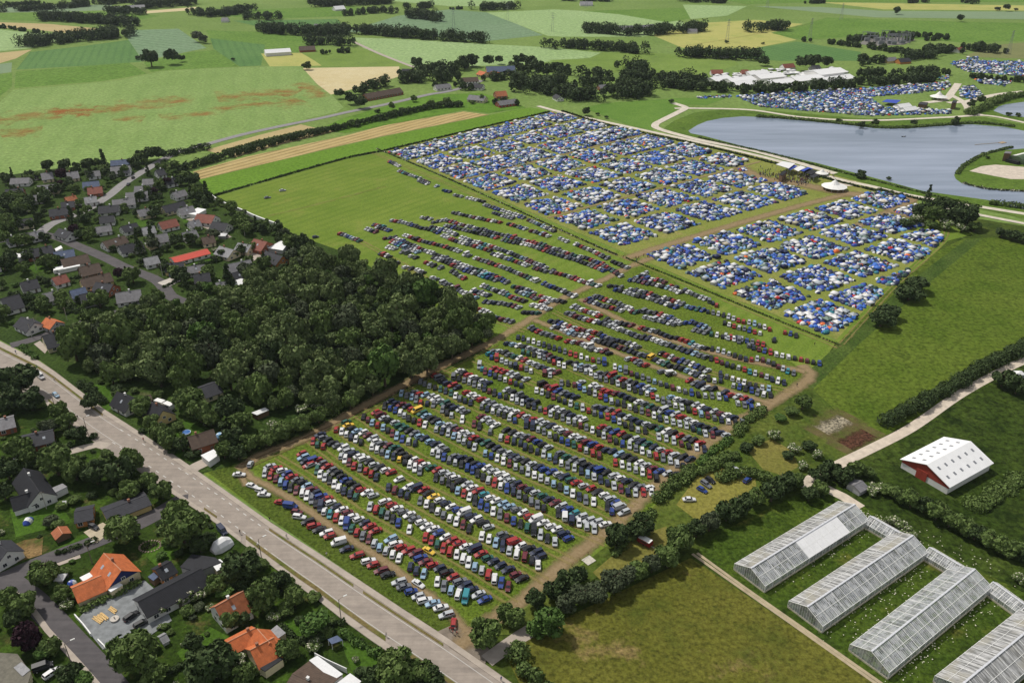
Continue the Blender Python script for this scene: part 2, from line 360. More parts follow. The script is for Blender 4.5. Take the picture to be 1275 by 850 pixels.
# ---- the car park meadow and the camp meadow
lotm = field('lot_grass', G(112, 140, 50), G(140, 160, 68), .02, 1.1, stripe=(R(40), 7, .45, G(98, 128, 40)), patch=[(G(158, 150, 86), .05, .56, .75, .5)], mid=.05)
poly('car_park_meadow', [(268, 245), (430, 198), (481, 189), (760, 308), (900, 366), (1042, 424), (1012, 470), (780, 660), (612, 790), (560, 796), (420, 702), (245, 583), (300, 575), (420, 528), (612, 432), (440, 318), (345, 284)], lotm)
lowm = field('lot_grass_low', G(90, 116, 34), G(122, 138, 54), .03, 1.1, patch=[(G(140, 128, 78), .09, .56, .74, .5)], fstr=.75)
poly('car_park_meadow', [(306, 578), (420, 530), (612, 432), (700, 374), (792, 333), (810, 330), (1008, 466), (780, 656), (606, 782), (570, 780), (440, 690)], lowm)
poly('verge', [(196, 552), (236, 540), (300, 588), (345, 612), (430, 668), (540, 745), (590, 790), (560, 795), (500, 757), (420, 702), (330, 641), (262, 590)],
     field('verge_g', G(70, 92, 28), G(104, 118, 48), .05, 1.0, fstr=.7))
campm = field('camp_ground', G(136, 150, 66), G(158, 162, 86), .03, .9, patch=[(G(186, 164, 112), .05, .54, .7, .6), (G(118, 136, 58), .04, .55, .72, .8)], mid=.09)
poly('camp_meadow', [(481, 188), (590, 160), (690, 138), (760, 154), (870, 178), (1000, 207), (1140, 246), (1150, 262), (1120, 275), (1180, 296), (1110, 358), (1045, 424), (900, 366), (760, 307)], campm)
poly('camp_meadow', [(1115, 275), (1155, 270), (1210, 292), (1180, 300), (1048, 430), (1040, 424), (1105, 355), (1174, 297)], lotm)
ZLOT = ZL[0]; print('ZLOT', ZFAR, ZLOT)
# ---- village, wood floor, gardens
vil = field('village_ground', G(46, 66, 26), G(74, 96, 40), .03, .8, patch=[(G(120, 112, 84), .07, .6, .72, .6)], mid=.1, fstr=.65)
poly('village_ground', [(-160, 262), (0, 220), (50, 212), (120, 205), (200, 197), (240, 216), (262, 240), (345, 284), (440, 318), (612, 432), (420, 528), (300, 576), (250, 590), (196, 553), (129, 508), (48, 447), (0, 423), (-160, 330)], vil)
gdn = field('garden_grass', G(40, 60, 18), G(68, 90, 32), .06, 1.0, patch=[(G(112, 98, 62), .12, .56, .68, .7), (G(84, 114, 36), .09, .52, .62, .6)], mid=.15, fstr=.65)
poly('garden_ground', [(-240, 480), (0, 476), (56, 503), (115, 549), (191, 599), (272, 654), (393, 745), (482, 811), (640, 916), (640, 1000), (-240, 1000)], gdn)
LAWN = field('lawn', G(66, 98, 30), G(88, 122, 42), .05, .9, fstr=.45)
for pts in ([(98, 498), (118, 478), (140, 483), (155, 500), (133, 512)], [(212, 540), (232, 522), (255, 535), (240, 552)], [(225, 318), (258, 312), (280, 322), (240, 333)], [(26, 328), (60, 318), (78, 330), (44, 340)], [(12, 632), (70, 620), (90, 650), (20, 668)],
            [(55, 690), (110, 662), (122, 676), (70, 694)], [(180, 690), (206, 668), (226, 690), (196, 706)], [(220, 812), (262, 780), (300, 800), (240, 838)], [(345, 775), (372, 768), (385, 795), (360, 800)], [(425, 800), (450, 800), (480, 828), (470, 850), (440, 840)],
            [(222, 268), (240, 262), (250, 274), (230, 280)], [(168, 270), (185, 268), (182, 282), (166, 282)], [(12, 250), (50, 244), (48, 256), (16, 262)], [(196, 555), (216, 549), (232, 560), (222, 572)]):
    poly('lawn', pts, LAWN)
# ---- east side
past = field('right_pasture', G(84, 108, 32), G(114, 131, 50), .015, .5, patch=[(G(62, 84, 26), .03, .56, .68, .75), (G(66, 88, 26), .6, .52, .66, .6)], fstr=.62, mid=.06, bump=.6)
poly('pasture', [(1168, 312), (1200, 297), (1240, 296), (1400, 300), (1400, 420), (1275, 448), (1180, 497), (1098, 545), (1040, 512), (1000, 480), (1042, 428), (1110, 358)], past)
rough = field('rough_strip', G(58, 84, 30), G(96, 116, 52), .05, .8, patch=[(G(150, 152, 110), .5, .58, .7, .35)], fstr=.6)
poly('rough_strip', [(1203, 298), (1224, 297), (1150, 358), (1070, 428), (1008, 488), (985, 494), (1000, 468), (1044, 428), (1120, 360)], rough)
poly('meadow', [(1010, 604), (1050, 578), (1135, 534), (1200, 492), (1275, 451), (1400, 400), (1400, 860), (1280, 745), (1190, 700), (1095, 645)], field('dark_meadow', G(44, 64, 20), G(78, 96, 36), .03, .5, patch=[(G(30, 46, 14), .09, .5, .64, .8), (G(96, 112, 50), .05, .56, .7, .5)], fstr=.8, bump=.7))
poly('meadow', [(975, 486), (1010, 482), (1042, 512), (1098, 546), (1060, 572), (1015, 592), (960, 600), (880, 660), (800, 700), (740, 720), (640, 790), (612, 790), (790, 652), (900, 552)],
     field('scrub', G(74, 98, 34), G(112, 122, 54), .04, .6, patch=[(G(46, 68, 22), .07, .5, .66, .7)], fstr=.55))
poly('clearing', [(842, 628), (868, 592), (900, 582), (940, 592), (942, 606), (900, 640), (868, 648)], field('clearing_g', G(140, 138, 62), G(158, 150, 78), .05, .8, fstr=.4))
poly('clearing', [(930, 560), (960, 546), (985, 560), (995, 580), (975, 592), (950, 584)], field('clearing_h', G(120, 124, 56), G(150, 140, 76), .05, .8, fstr=.4))
poly('clearing', [(738, 712), (790, 668), (830, 655), (832, 690), (790, 712), (752, 726)], MC['clearing_h'])
for pts, k in (([(1022, 520), (1052, 510), (1058, 530), (1040, 545), (1020, 540)], (222, 210, 180)), ([(1050, 540), (1085, 532), (1090, 545), (1062, 562), (1050, 556)], (130, 90, 70))):
    P = [Vector(at(*p, 0)) for p in pts]; c = sum(P, Vector()) / len(P)
    strip('bare_patch', [px((c.x - 9, c.y - 7, 0)), px((c.x, c.y, 0)), px((c.x + 9, c.y + 7, 0))], 20, wear('bare_soil', G(150, 130, 96), G(128, 116, 74), .1, .8, .2, .7, .7, .7))
    strip('bare_patch', [px((c.x - 6, c.y - 4, 0)), px((c.x, c.y, 0)), px((c.x + 6, c.y + 4, 0))], 12, wear('rubble%d' % k[0], G(*k), G(*mul(k, .8)), .3, .75, .35, .6))
poly('field', [(628, 812), (660, 790), (760, 742), (860, 694), (1100, 856), (1130, 960), (700, 960)],
     field('dry_meadow', G(98, 102, 38), G(122, 120, 52), .02, .8, patch=[(G(168, 140, 100), .035, .56, .68, .75), (G(66, 84, 30), .025, .52, .64, .7), (G(66, 78, 28), .3, .54, .66, .5)], fstr=.65, mid=.06))
poly('greenhouse_ground', [(866, 688), (900, 660), (1000, 612), (1036, 606), (1100, 645), (1200, 700), (1400, 800), (1400, 960), (1180, 960), (1096, 850)],
     field('gh_grass', G(58, 82, 24), G(90, 110, 38), .05, .8, patch=[(G(120, 106, 56), .05, .56, .7, .6), (G(40, 60, 18), .12, .52, .66, .6)], fstr=.7))
for a, b, c_, d in (((1000, 748), (1118, 668), (1100, 655), (975, 728)), ((1075, 800), (1195, 706), (1170, 695), (1035, 785))): pass
# ---- water
def water(name, pts):
    m, nt, b, o = (MC.get('w') or newmat('lake_water')); MC['w'] = (m, nt, b, o)
    if not b.inputs['Normal'].is_linked:
        b.inputs['IOR'].default_value = 1.333; ws = nt.nodes.new('ShaderNodeMapping'); ws.inputs['Rotation'].default_value = (0, 0, R(28)); ws.inputs['Scale'].default_value = (.006, .05, 1); tcw = nt.nodes.new('ShaderNodeTexCoord'); nt.links.new(tcw.outputs['Object'], ws.inputs[0]); wk = ramp(nt, noise(nt, 1.0, 5, .6, ws.outputs[0]), .38, .66)
        nt.links.new(mix(nt, wk, G(132, 146, 164, .8), G(164, 176, 196, .8)), b.inputs['Base Color']); nt.links.new(ramp(nt, wk, 0, 1, (.06, .06, .06, 1), (.26, .26, .26, 1)), b.inputs['Roughness']); b.inputs['IOR'].default_value = 1.333
        bp = nt.nodes.new('ShaderNodeBump'); bp.inputs['Strength'].default_value = .22; bp.inputs['Distance'].default_value = .12
        nt.links.new(noise(nt, .35, 5, .65), bp.inputs['Height']); nt.links.new(bp.outputs[0], b.inputs['Normal'])
    return poly(name, pts, m)
bank = field('bank', G(86, 118, 40), G(120, 146, 62), .03, .5, patch=[(G(56, 84, 28), .08, .5, .66, .7)], fstr=.4)
poly('lake_bank', [(822, 163), (840, 150), (866, 140), (905, 136), (960, 138), (1020, 143), (1080, 148), (1180, 145), (1225, 146), (1275, 155), (1400, 165), (1400, 300), (1275, 272), (1230, 262), (1133, 242), (1037, 217), (960, 195), (870, 175)], bank)
water('lake', [(857, 163), (868, 156), (880, 151), (900, 147), (925, 145), (950, 146), (985, 149), (1017, 152), (1050, 155), (1090, 160), (1133, 160), (1167, 157), (1210, 155), (1250, 158), (1275, 163), (1400, 172), (1400, 192), (1275, 185), (1250, 187), (1232, 191), (1217, 196), (1205, 202), (1193, 210), (1188, 218), (1190, 223), (1197, 228), (1217, 233), (1250, 236), (1275, 237), (1400, 240), (1400, 285), (1275, 261), (1230, 249), (1150, 238), (1083, 220), (1017, 203), (967, 192), (917, 180), (875, 169), (860, 166)])
poly('pond_bank', [(1205, 142), (1222, 134), (1250, 122), (1300, 118), (1340, 150), (1280, 152), (1240, 146)], bank)
water('pond', [(1237, 138), (1243, 133), (1252, 130), (1275, 127), (1320, 128), (1320, 148), (1275, 146), (1250, 143)])
poly('beach', [(1207, 213), (1222, 207), (1240, 205), (1275, 208), (1330, 212), (1330, 224), (1258, 223), (1232, 218)], M('sand', G(232, 218, 200), .95, scale=.3))
# ---- roads
yR = [(-90, 380), (-60, 395), (0, 425), (48, 449), (69, 463), (129, 509), (179, 541), (237, 580), (280, 610), (335, 649), (399, 690), (420, 704), (503, 759), (559, 795), (640, 852), (720, 908), (780, 950)]
yL = [(-90, 440), (-60, 450), (0, 476), (56, 503), (74, 517), (115, 548), (191, 598), (235, 628), (272, 653), (320, 690), (370, 728), (393, 744), (427, 771), (460, 795), (482, 810), (559, 862), (640, 918), (720, 975), (780, 1016)]
def interp(T, x):
    for (a, b), (c, d) in zip(T, T[1:]):
        if a <= x <= c: return b + (d - b) * (x - a) / (c - a)
    return T[-1][1]
def road_pt(x, v): a, b = interp(yR, x), interp(yL, x); return (x, a + (b - a) * v)
def band(name, v0, v1, mat, x0=-88, x1=775, dx=6, z=None, h=0, mtop=None):
    z = zup() if z is None else z; xs = [x0 + (x1 - x0) * i / max(1, round((x1 - x0) / dx)) for i in range(max(1, round((x1 - x0) / dx)) + 1)]
    mb = MB()
    A = [at(*road_pt(x, v0), z + h) for x in xs]; B = [at(*road_pt(x, v1), z + h) for x in xs]
    for i in range(len(xs) - 1):
        mb.face([A[i], B[i], B[i + 1], A[i + 1]])
        if h:
            for Q, s in ((A, 1), (B, -1)):
                q = [Q[i], Q[i + 1], Q[i + 1] - Vector((0, 0, h + .1)), Q[i] - Vector((0, 0, h + .1))]; mb.face(q if s > 0 else q[::-1])
    o = mb.build(name, mat); o['kind'] = 'structure'; return o
def roadmat(name, c1, c2, sc=.25):
    m, nt, b, o = newmat(name); t = nt.nodes.new('ShaderNodeTexCoord')
    mp = nt.nodes.new('ShaderNodeMapping'); mp.inputs['Rotation'].default_value = (0, 0, R(50)); mp.inputs['Scale'].default_value = (.05, 1, 1); nt.links.new(t.outputs['Object'], mp.inputs[0])
    a = ramp(nt, noise(nt, .8, 5, .6, mp.outputs[0]), .3, .7); f = ramp(nt, noise(nt, sc, 6, .7, t.outputs['Object']), .3, .7)
    nt.links.new(mix(nt, .35, mix(nt, a, c1, c2), mix(nt, f, mul(c1, .6), mul(c2, 1.25))), b.inputs['Base Color']); b.inputs['Roughness'].default_value = .85; b.inputs['Specular IOR Level'].default_value = .25
    MC[name] = m; return m
asph = roadmat('road_asphalt', G(150, 140, 131, .8), G(178, 166, 154, .8)); asph2 = roadmat('side_asphalt', G(88, 85, 88), G(112, 107, 108)); pave = roadmat('pavement_concrete', G(176, 164, 152, .8), G(196, 184, 170, .8))
vg = field('verge_dry', G(126, 112, 70), G(146, 132, 88), .1, 1.2, patch=[(G(94, 112, 44), .15, .45, .62, .8)], fstr=.4)
band('road', -.01, 1.01, asph)
band('pavement', 0, .13, pave, h=.12); band('verge', .135, .20, vg, -40, 128); band('verge', .15, .205, vg, 335, 440, h=.05); band('verge', .15, .205, vg, 452, 552, h=.05)
band('verge', .80, .86, vg, 254, 270, 3, h=.05); band('verge', .73, .83, vg, 306, 480, h=.05); band('verge', .73, .83, vg, 498, 700, h=.05); band('verge', .80, .90, vg, 60, 74, 3)
band('pavement', .85, 1.0, pave, 306, 775, h=.12); band('pavement', .86, 1.0, pave, 48, 110, h=.12); band('pavement', .88, 1.0, pave, 196, 300, h=.12)
wl = M('road_paint', (.54, .53, .50), .6, scale=4)
zz = zup(); mb = MB()
for v, rng in ((.245, (150, 700)), (.705, (140, 700)),):
    x = rng[0]
    while x < rng[1]:
        a, b_ = road_pt(x, v), road_pt(x + (3.6 if x < 330 else 20), v); P, Q = at(*a, zz), at(*b_, zz); d = (Q - P).normalized(); n = Vector((-d.y, d.x, 0)) * (.14 if x < 330 else .07)
        mb.face([P - n, Q - n, Q + n, P + n]); x += 9 if x < 330 else 20
for x in range(-40, 150, 12):
    for v in (.26, .66):
        P, Q = at(*road_pt(x, v), zz), at(*road_pt(x + 12, v), zz); d = (Q - P).normalized(); n = Vector((-d.y, d.x, 0)) * .07; mb.face([P - n, Q - n, Q + n, P + n])
mb.build('road_markings', wl)['kind'] = 'structure'
poly('pavement', [(544, 786), (566, 776), (586, 784), (610, 808), (604, 826), (584, 822), (560, 806)], M('lot_gate_slabs', G(150, 138, 124), .9, scale=.4, var=.3))
strip('path', [(606, 822), (628, 806), (648, 792), (672, 778)], 4.5, pave, kind='structure')
SIDE = [([(13, 430), (39, 423), (67, 413), (89, 408), (110, 398), (140, 390), (170, 382), (190, 371), (203, 360)], 5.5, asph2), ([(40, 290), (56, 292), (76, 297), (94, 305), (118, 315), (140, 325), (154, 332), (190, 346), (203, 356), (212, 368), (224, 374), (242, 380)], 6.5, asph2),
        ([(50, 290), (62, 280), (76, 274), (95, 267), (110, 260), (135, 244), (152, 230), (172, 217), (192, 205), (204, 198), (223, 189), (249, 182), (300, 168), (350, 157), (400, 147), (431, 140), (461, 134), (494, 127), (533, 118), (557, 114), (580, 108), (600, 100)], 7, roadmat('village_asphalt', G(150, 148, 150), G(172, 168, 166))),
        ([(-30, 306), (3, 300), (26, 293), (48, 289)], 5, asph2), ([(235, 272), (255, 281), (270, 288), (285, 296)], 4, asph), ([(-40, 740), (0, 722), (40, 704), (70, 692), (100, 681), (135, 667), (165, 655), (200, 637), (222, 624), (234, 622)], 6.5, asph2),
        ([(2, 716), (20, 730), (40, 745), (65, 770), (90, 797), (115, 824), (145, 860), (180, 905)], 6.8, asph2), ([(86, 562), (105, 557), (122, 553), (134, 556)], 4, pave),
        ([(232, 588), (245, 580), (258, 574)], 5, pave), ([(440, 52), (470, 66), (500, 78), (516, 84)], 5, pave), ([(1340, 430), (1275, 449), (1230, 471), (1190, 494), (1135, 532), (1085, 558), (1050, 575), (1010, 596), (1000, 603), (1025, 606), (1050, 618), (1072, 632)], 4.2, M('gravel', G(216, 202, 184, .8), .95, scale=.4)),
        ([(862, 689), (920, 730), (1000, 786), (1096, 854), (1160, 900)], 1.0, M('track_concrete', G(200, 184, 152), .95, scale=.4))]
for pts, wd, m in SIDE: strip('road' if wd > 1.5 else 'path', pts, wd, m)
P2 = [(868, 688), (926, 730), (1006, 786), (1103, 854), (1168, 900)]; strip('path', P2, 1.0, MC['track_concrete'])
for pts in ([(40, 716), (70, 703), (100, 692)],): strip('pavement', pts, 1.5, pave)
strip('pavement', [(34, 722), (62, 748), (80, 772), (98, 790), (122, 815), (150, 846)], 1.5, pave, offs=-4.6)
wg = M('white_gravel', G(236, 226, 208), .95, scale=.3)
LAKER = [([(670, 132), (700, 140), (764, 154), (870, 177), (960, 198), (1037, 221), (1090, 233), (1133, 243), (1200, 254), (1275, 266), (1340, 276)], 5), ([(837, 128), (850, 132), (853, 135), (842, 141), (826, 149), (816, 155), (822, 161), (870, 174), (940, 188), (1040, 216)], 6.5), ([(840, 135), (870, 135), (935, 137), (1000, 146), (1080, 150), (1180, 146), (1230, 144), (1290, 156)], 5),
         ([(1160, 255), (1223, 268), (1275, 278), (1340, 290)], 4), ([(1193, 104), (1186, 114), (1176, 124), (1150, 128)], 7), ([(1185, 119), (1198, 126), (1204, 133), (1207, 139), (1225, 144)], 6), ([(1180, 128), (1205, 126), (1240, 118), (1275, 114)], 7)]
for i, (pts, wd) in enumerate(LAKER): strip('path', pts, wd, wg)
# ---- worn tracks in the meadows
dirt = wear('dirt_track', G(188, 164, 128), G(158, 136, 100), .2, .75, .3, .55, 1.0, .88); faint = wear('wheel_track', G(196, 178, 116), G(170, 152, 96), .3, .95, .3, .6, .9, .62, True)
vfaint = wear('old_track', G(160, 156, 88), G(146, 144, 76), .3, .95, .35, .7, .8, .3, True); rut = wear('ruts', G(128, 102, 72), G(150, 124, 88), .35, .9, .3, .6, 1, .7)
TR = [([(297, 584), (312, 573), (330, 564), (380, 545), (440, 512), (500, 480), (560, 450), (615, 424), (660, 397), (700, 372), (745, 351), (790, 329), (815, 320)], 8, dirt),
      ([(570, 806), (605, 778), (650, 747), (700, 703), (760, 657), (830, 592), (900, 537), (960, 502), (1000, 477), (1010, 464), (998, 454)], 9, dirt), ([(300, 578), (312, 594), (350, 613), (420, 660), (480, 699), (530, 738), (560, 760), (580, 786)], 5, dirt), ([(318, 572), (300, 590), (306, 603), (320, 602)], 4, dirt),
      ([(345, 568), (400, 602), (442, 633), (490, 661), (540, 690), (590, 720), (642, 752)], 5, faint), ([(385, 548), (430, 582), (494, 622), (540, 648), (600, 680), (660, 712), (680, 724)], 5, faint), ([(415, 532), (470, 568), (515, 598), (593, 637), (652, 669), (716, 700)], 5, faint), ([(445, 517), (512, 562), (598, 603), (673, 641), (755, 676)], 5, faint),
      ([(475, 502), (540, 536), (620, 577), (700, 612), (778, 652)], 5, faint), ([(505, 482), (560, 517), (640, 556), (700, 584), (792, 628)], 5, faint), ([(520, 472), (600, 512), (700, 557), (825, 612)], 5, faint), ([(545, 460), (620, 492), (700, 527), (842, 590)], 5, faint), ([(590, 448), (680, 484), (760, 518), (870, 572)], 5, faint), ([(600, 434), (700, 474), (800, 516), (900, 556)], 4, faint),
      ([(625, 421), (720, 464), (820, 506), (915, 540)], 4, faint), ([(665, 398), (760, 436), (860, 472), (960, 502)], 6, dirt), ([(690, 388), (740, 412), (800, 437), (900, 468), (990, 488)], 5, faint), ([(722, 372), (800, 410), (900, 442), (1002, 462)], 7, dirt),
      ([(505, 330), (560, 366), (610, 396), (655, 412)], 5, faint), ([(440, 296), (500, 328), (520, 345)], 5, faint), ([(890, 375), (860, 420), (820, 475), (780, 535), (745, 590), (712, 632)], 2.2, vfaint),
      ([(333, 269), (380, 258), (430, 245), (480, 232)], 3, faint), ([(778, 322), (830, 305), (880, 290), (940, 272), (1000, 255), (1060, 240)], 11, dirt), ([(920, 208), (950, 222), (990, 228), (1050, 240), (1100, 245), (1140, 248)], 20, dirt), ([(1140, 246), (1120, 258), (1085, 272), (1060, 285)], 10, dirt), ([(1090, 250), (1120, 265), (1150, 272)], 16, dirt),
      ([(462, 189), (560, 230), (700, 290), (790, 326), (900, 372), (1045, 432)], 5, faint), ([(1150, 262), (1178, 292), (1110, 360), (1048, 428)], 4, faint), ([(1010, 30), (900, 50), (830, 60)], 4, faint), ([(300, 578), (420, 526), (520, 474), (612, 430)], 1.6, rut), ([(306, 584), (430, 526), (530, 474), (620, 430)], 1.4, rut)]
for pts, wd, m in TR: strip('track', pts, wd, m, jit=.8)
for k in range(1, 8):     # lanes of worn grass between the camp blocks
    A0, A1 = (482, 188), (773, 309); B0, B1 = (690, 138), (1060, 229)
    P0 = at(*A0).lerp(at(*A1), k / 8); P1 = at(*B0).lerp(at(*B1), k / 8)
    strip('track', [px(P0), px(P0.lerp(P1, .5)), px(P1)], 3.5, dirt if k in (3, 6) else faint, jit=.5)
conc = MC['pavement_concrete']
for nm, pts, m in (('yard', [(97, 770), (118, 748), (150, 730), (180, 722), (196, 736), (214, 772), (188, 790), (150, 800), (128, 808)], M('grey_gravel', G(150, 154, 156), .95, scale=.5, var=.25)),
                   ('yard', [(104, 662), (128, 650), (136, 655), (130, 668), (120, 676)], M('beige_slab', G(214, 200, 172), .9, scale=.5)), ('driveway', [(196, 352), (214, 345), (226, 349), (208, 358)], M('pale_slab', G(226, 218, 208), .9, scale=.5)),
                   ('driveway', [(305, 318), (330, 309), (334, 314), (312, 327)], pave), ('yard', [(12, 680), (30, 672), (54, 668), (52, 690), (20, 700)], field('earth_yard', G(110, 92, 52), G(170, 140, 98), .12, 1.2, patch=[(G(70, 88, 34), .15, .5, .62, .9)], fstr=.6, mid=.3)), ('yard', [(42, 428), (50, 424), (60, 434), (56, 440)], pave), ('yard', [(62, 612), (80, 606), (82, 612), (64, 622)], pave)):
    poly(nm, pts, m)

print('ZTOP', ZL[0])
ZTOP = ZL[0]
# ================================================================== PLANTS
LF = {'mid': leafmat('leaf_mid', (.052, .090, .020), (.092, .146, .034), (.19, .25, .08)), 'dark': leafmat('leaf_dark', (.026, .048, .015), (.042, .070, .022), (.09, .125, .045)),
      'light': leafmat('leaf_light', (.055, .115, .022), (.085, .16, .034), (.13, .20, .05)), 'purple': leafmat('leaf_purple', (.022, .008, .014), (.034, .012, .02), (.05, .022, .03)),
      'olive': leafmat('leaf_olive', (.045, .062, .03), (.065, .085, .04), (.10, .12, .065)), 'wood': leafmat('leaf_wood', (.052, .088, .024), (.106, .156, .044), (.27, .32, .135))}
BLOS = M('blossom', (.62, .60, .46), .8, scale=3); BARK = M('bark', (.10, .075, .05), .9, scale=3)
def leaves(rng, centers, radii, n, size, flat=.8, tilt=.55, zmin=None):
    """leaf clumps spread through the outer part of several lobes"""
    k = len(centers); idx = rng.integers(0, k, n); d = rng.normal(size=(n, 3)); d[:, 2] += .25; d /= np.linalg.norm(d, axis=1)[:, None]
    rr = radii[idx] * np.where(rng.random(n) < .75, rng.uniform(.82, 1.12, n), rng.uniform(.4, .85, n))
    P = centers[idx] + d * rr[:, None] * np.array([1, 1, flat])
    N = d + rng.normal(size=(n, 3)) * tilt; N /= np.linalg.norm(N, axis=1)[:, None]
    U = np.cross(N, rng.normal(size=(n, 3))); U /= np.linalg.norm(U, axis=1)[:, None]; W = np.cross(N, U)
    s = size * rng.uniform(.55, 1.35, n)[:, None]; a = rng.uniform(.7, 1.3, n)[:, None]
    bend = N * s * rng.uniform(-.35, .1, n)[:, None]
    V = np.stack([P - U * s * a + bend, P - W * s / a, P + U * s * a + bend, P + W * s / a], 1)
    if zmin is not None: V[:, :, 2] = np.maximum(V[:, :, 2], zmin)
    return V.reshape(-1, 3), np.arange(n * 4).reshape(-1, 4)
def crown_mesh(seed, mat, n=1500, conif=False, blos=0.0, size=.135):
    rng = np.random.default_rng(seed)
    if conif:
        cs, rs = [], []
        for z in np.linspace(.35, 2.9, 9):
            r = (1 - (z - .2) / 3.0) * .75
            for k in range(5): a = rng.uniform(0, 6.3); cs.append((math.cos(a) * r * .65, math.sin(a) * r * .65, z + rng.uniform(-.1, .1))); rs.append(max(.14, r * .6))
        V, Q = leaves(rng, np.array(cs), np.array(rs), n, size * .85, .7)
    else:
        kk = rng.integers(9, 14); cs = [(0, 0, 1.0)]; rs = [.66]; ph = rng.uniform(0, 6.3); lop = rng.uniform(.8, 1.15)
        for k in range(kk):
            a = ph + k * 2.4 + rng.uniform(-.4, .4); zz = rng.uniform(-.45, .62); r0 = math.sqrt(max(.05, 1 - zz * zz)) * rng.uniform(.42, .72)
            cs.append((math.cos(a) * r0 * lop, math.sin(a) * r0, 1.0 + zz * .85)); rs.append(rng.uniform(.26, .48))
        V, Q = leaves(rng, np.array(cs), np.array(rs), n, size)
    mi = (rng.random(len(Q)) < blos).astype(np.int32)
    return npmesh('crown', V, Q, [LF[mat], BLOS], mi)
def trunk_mesh(seed, h=1.3):
    rng = random.Random(seed); mb = MB(); mb.tube((0, 0, 0), (.02, .01, h * .6), .085, .06, 7); mb.tube((.02, .01, h * .58), (.05, .0, h * 1.15), .06, .03, 6)
    for k in range(5):
        a = k * 1.3 + rng.random(); z = h * rng.uniform(.5, .9); mb.tube((.02, 0, z), (math.cos(a) * .55, math.sin(a) * .55, z + rng.uniform(.25, .6)), .035, .012, 5)
    o = mb.build('trunk', BARK); me = o.data; bpy.data.objects.remove(o); return me
CR = {}; TK = [trunk_mesh(i) for i in range(3)]
for kd, nn, sz in (('mid', 5, .125), ('dark', 4, .13), ('light', 2, .14), ('purple', 1, .13), ('olive', 2, .12), ('wood', 7, .105)):
    CR[kd] = [crown_mesh(100 + 17 * i + len(kd), kd, 2900 if kd == 'wood' else (2200 if kd == 'mid' else 1600), size=sz) for i in range(nn)]
CR['conifer'] = [crown_mesh(300 + i, 'dark', 1300, True) for i in range(3)]
CR['blossom'] = [crown_mesh(400 + i, 'mid', 1500, blos=.22, size=.11) for i in range(2)]
NT = [0]; TREES = []
def tree(x, y, r, kind='mid', base=None, group='garden trees', name=None, cat=None, shrub=False, label=None, zf=None):
    """x, y: middle of the crown in the photograph, r: its radius there"""
    z = 0; 
    for _ in range(3):
        Rm = r * mpp(x, y, z); z = Rm * (1.0 if kind != 'conifer' else 1.3) * (.62 if shrub else 1)
    p = at(x, y, z); k = NT[0]; NT[0] += 1
    nm = name or ('shrub' if shrub else ('conifer_tree' if kind == 'conifer' else 'tree'))
    t = empty(nm, (p.x, p.y, 0), random.uniform(0, 6.28), (Rm, Rm, Rm * (random.uniform(.92, 1.08) if not shrub else .66)))
    link('crown', random.choice(CR[kind]), t); link('trunk', TK[k % 3], t)
    bases = {'mid': 'green broadleaf %s', 'dark': 'dark green dense %s', 'light': 'bright green round %s', 'purple': 'dark purple copper %s', 'olive': 'grey green loose %s', 'wood': 'broadleaf %s', 'conifer': 'dark pointed conifer %s', 'blossom': 'white flowering %s'}
    b = base or bases[kind] % ('shrub' if shrub else 'tree')
    tag(t, label or lab(b, (x, y)), cat or ('shrub' if shrub else 'tree'), group); TREES.append((t, x, y)); return t
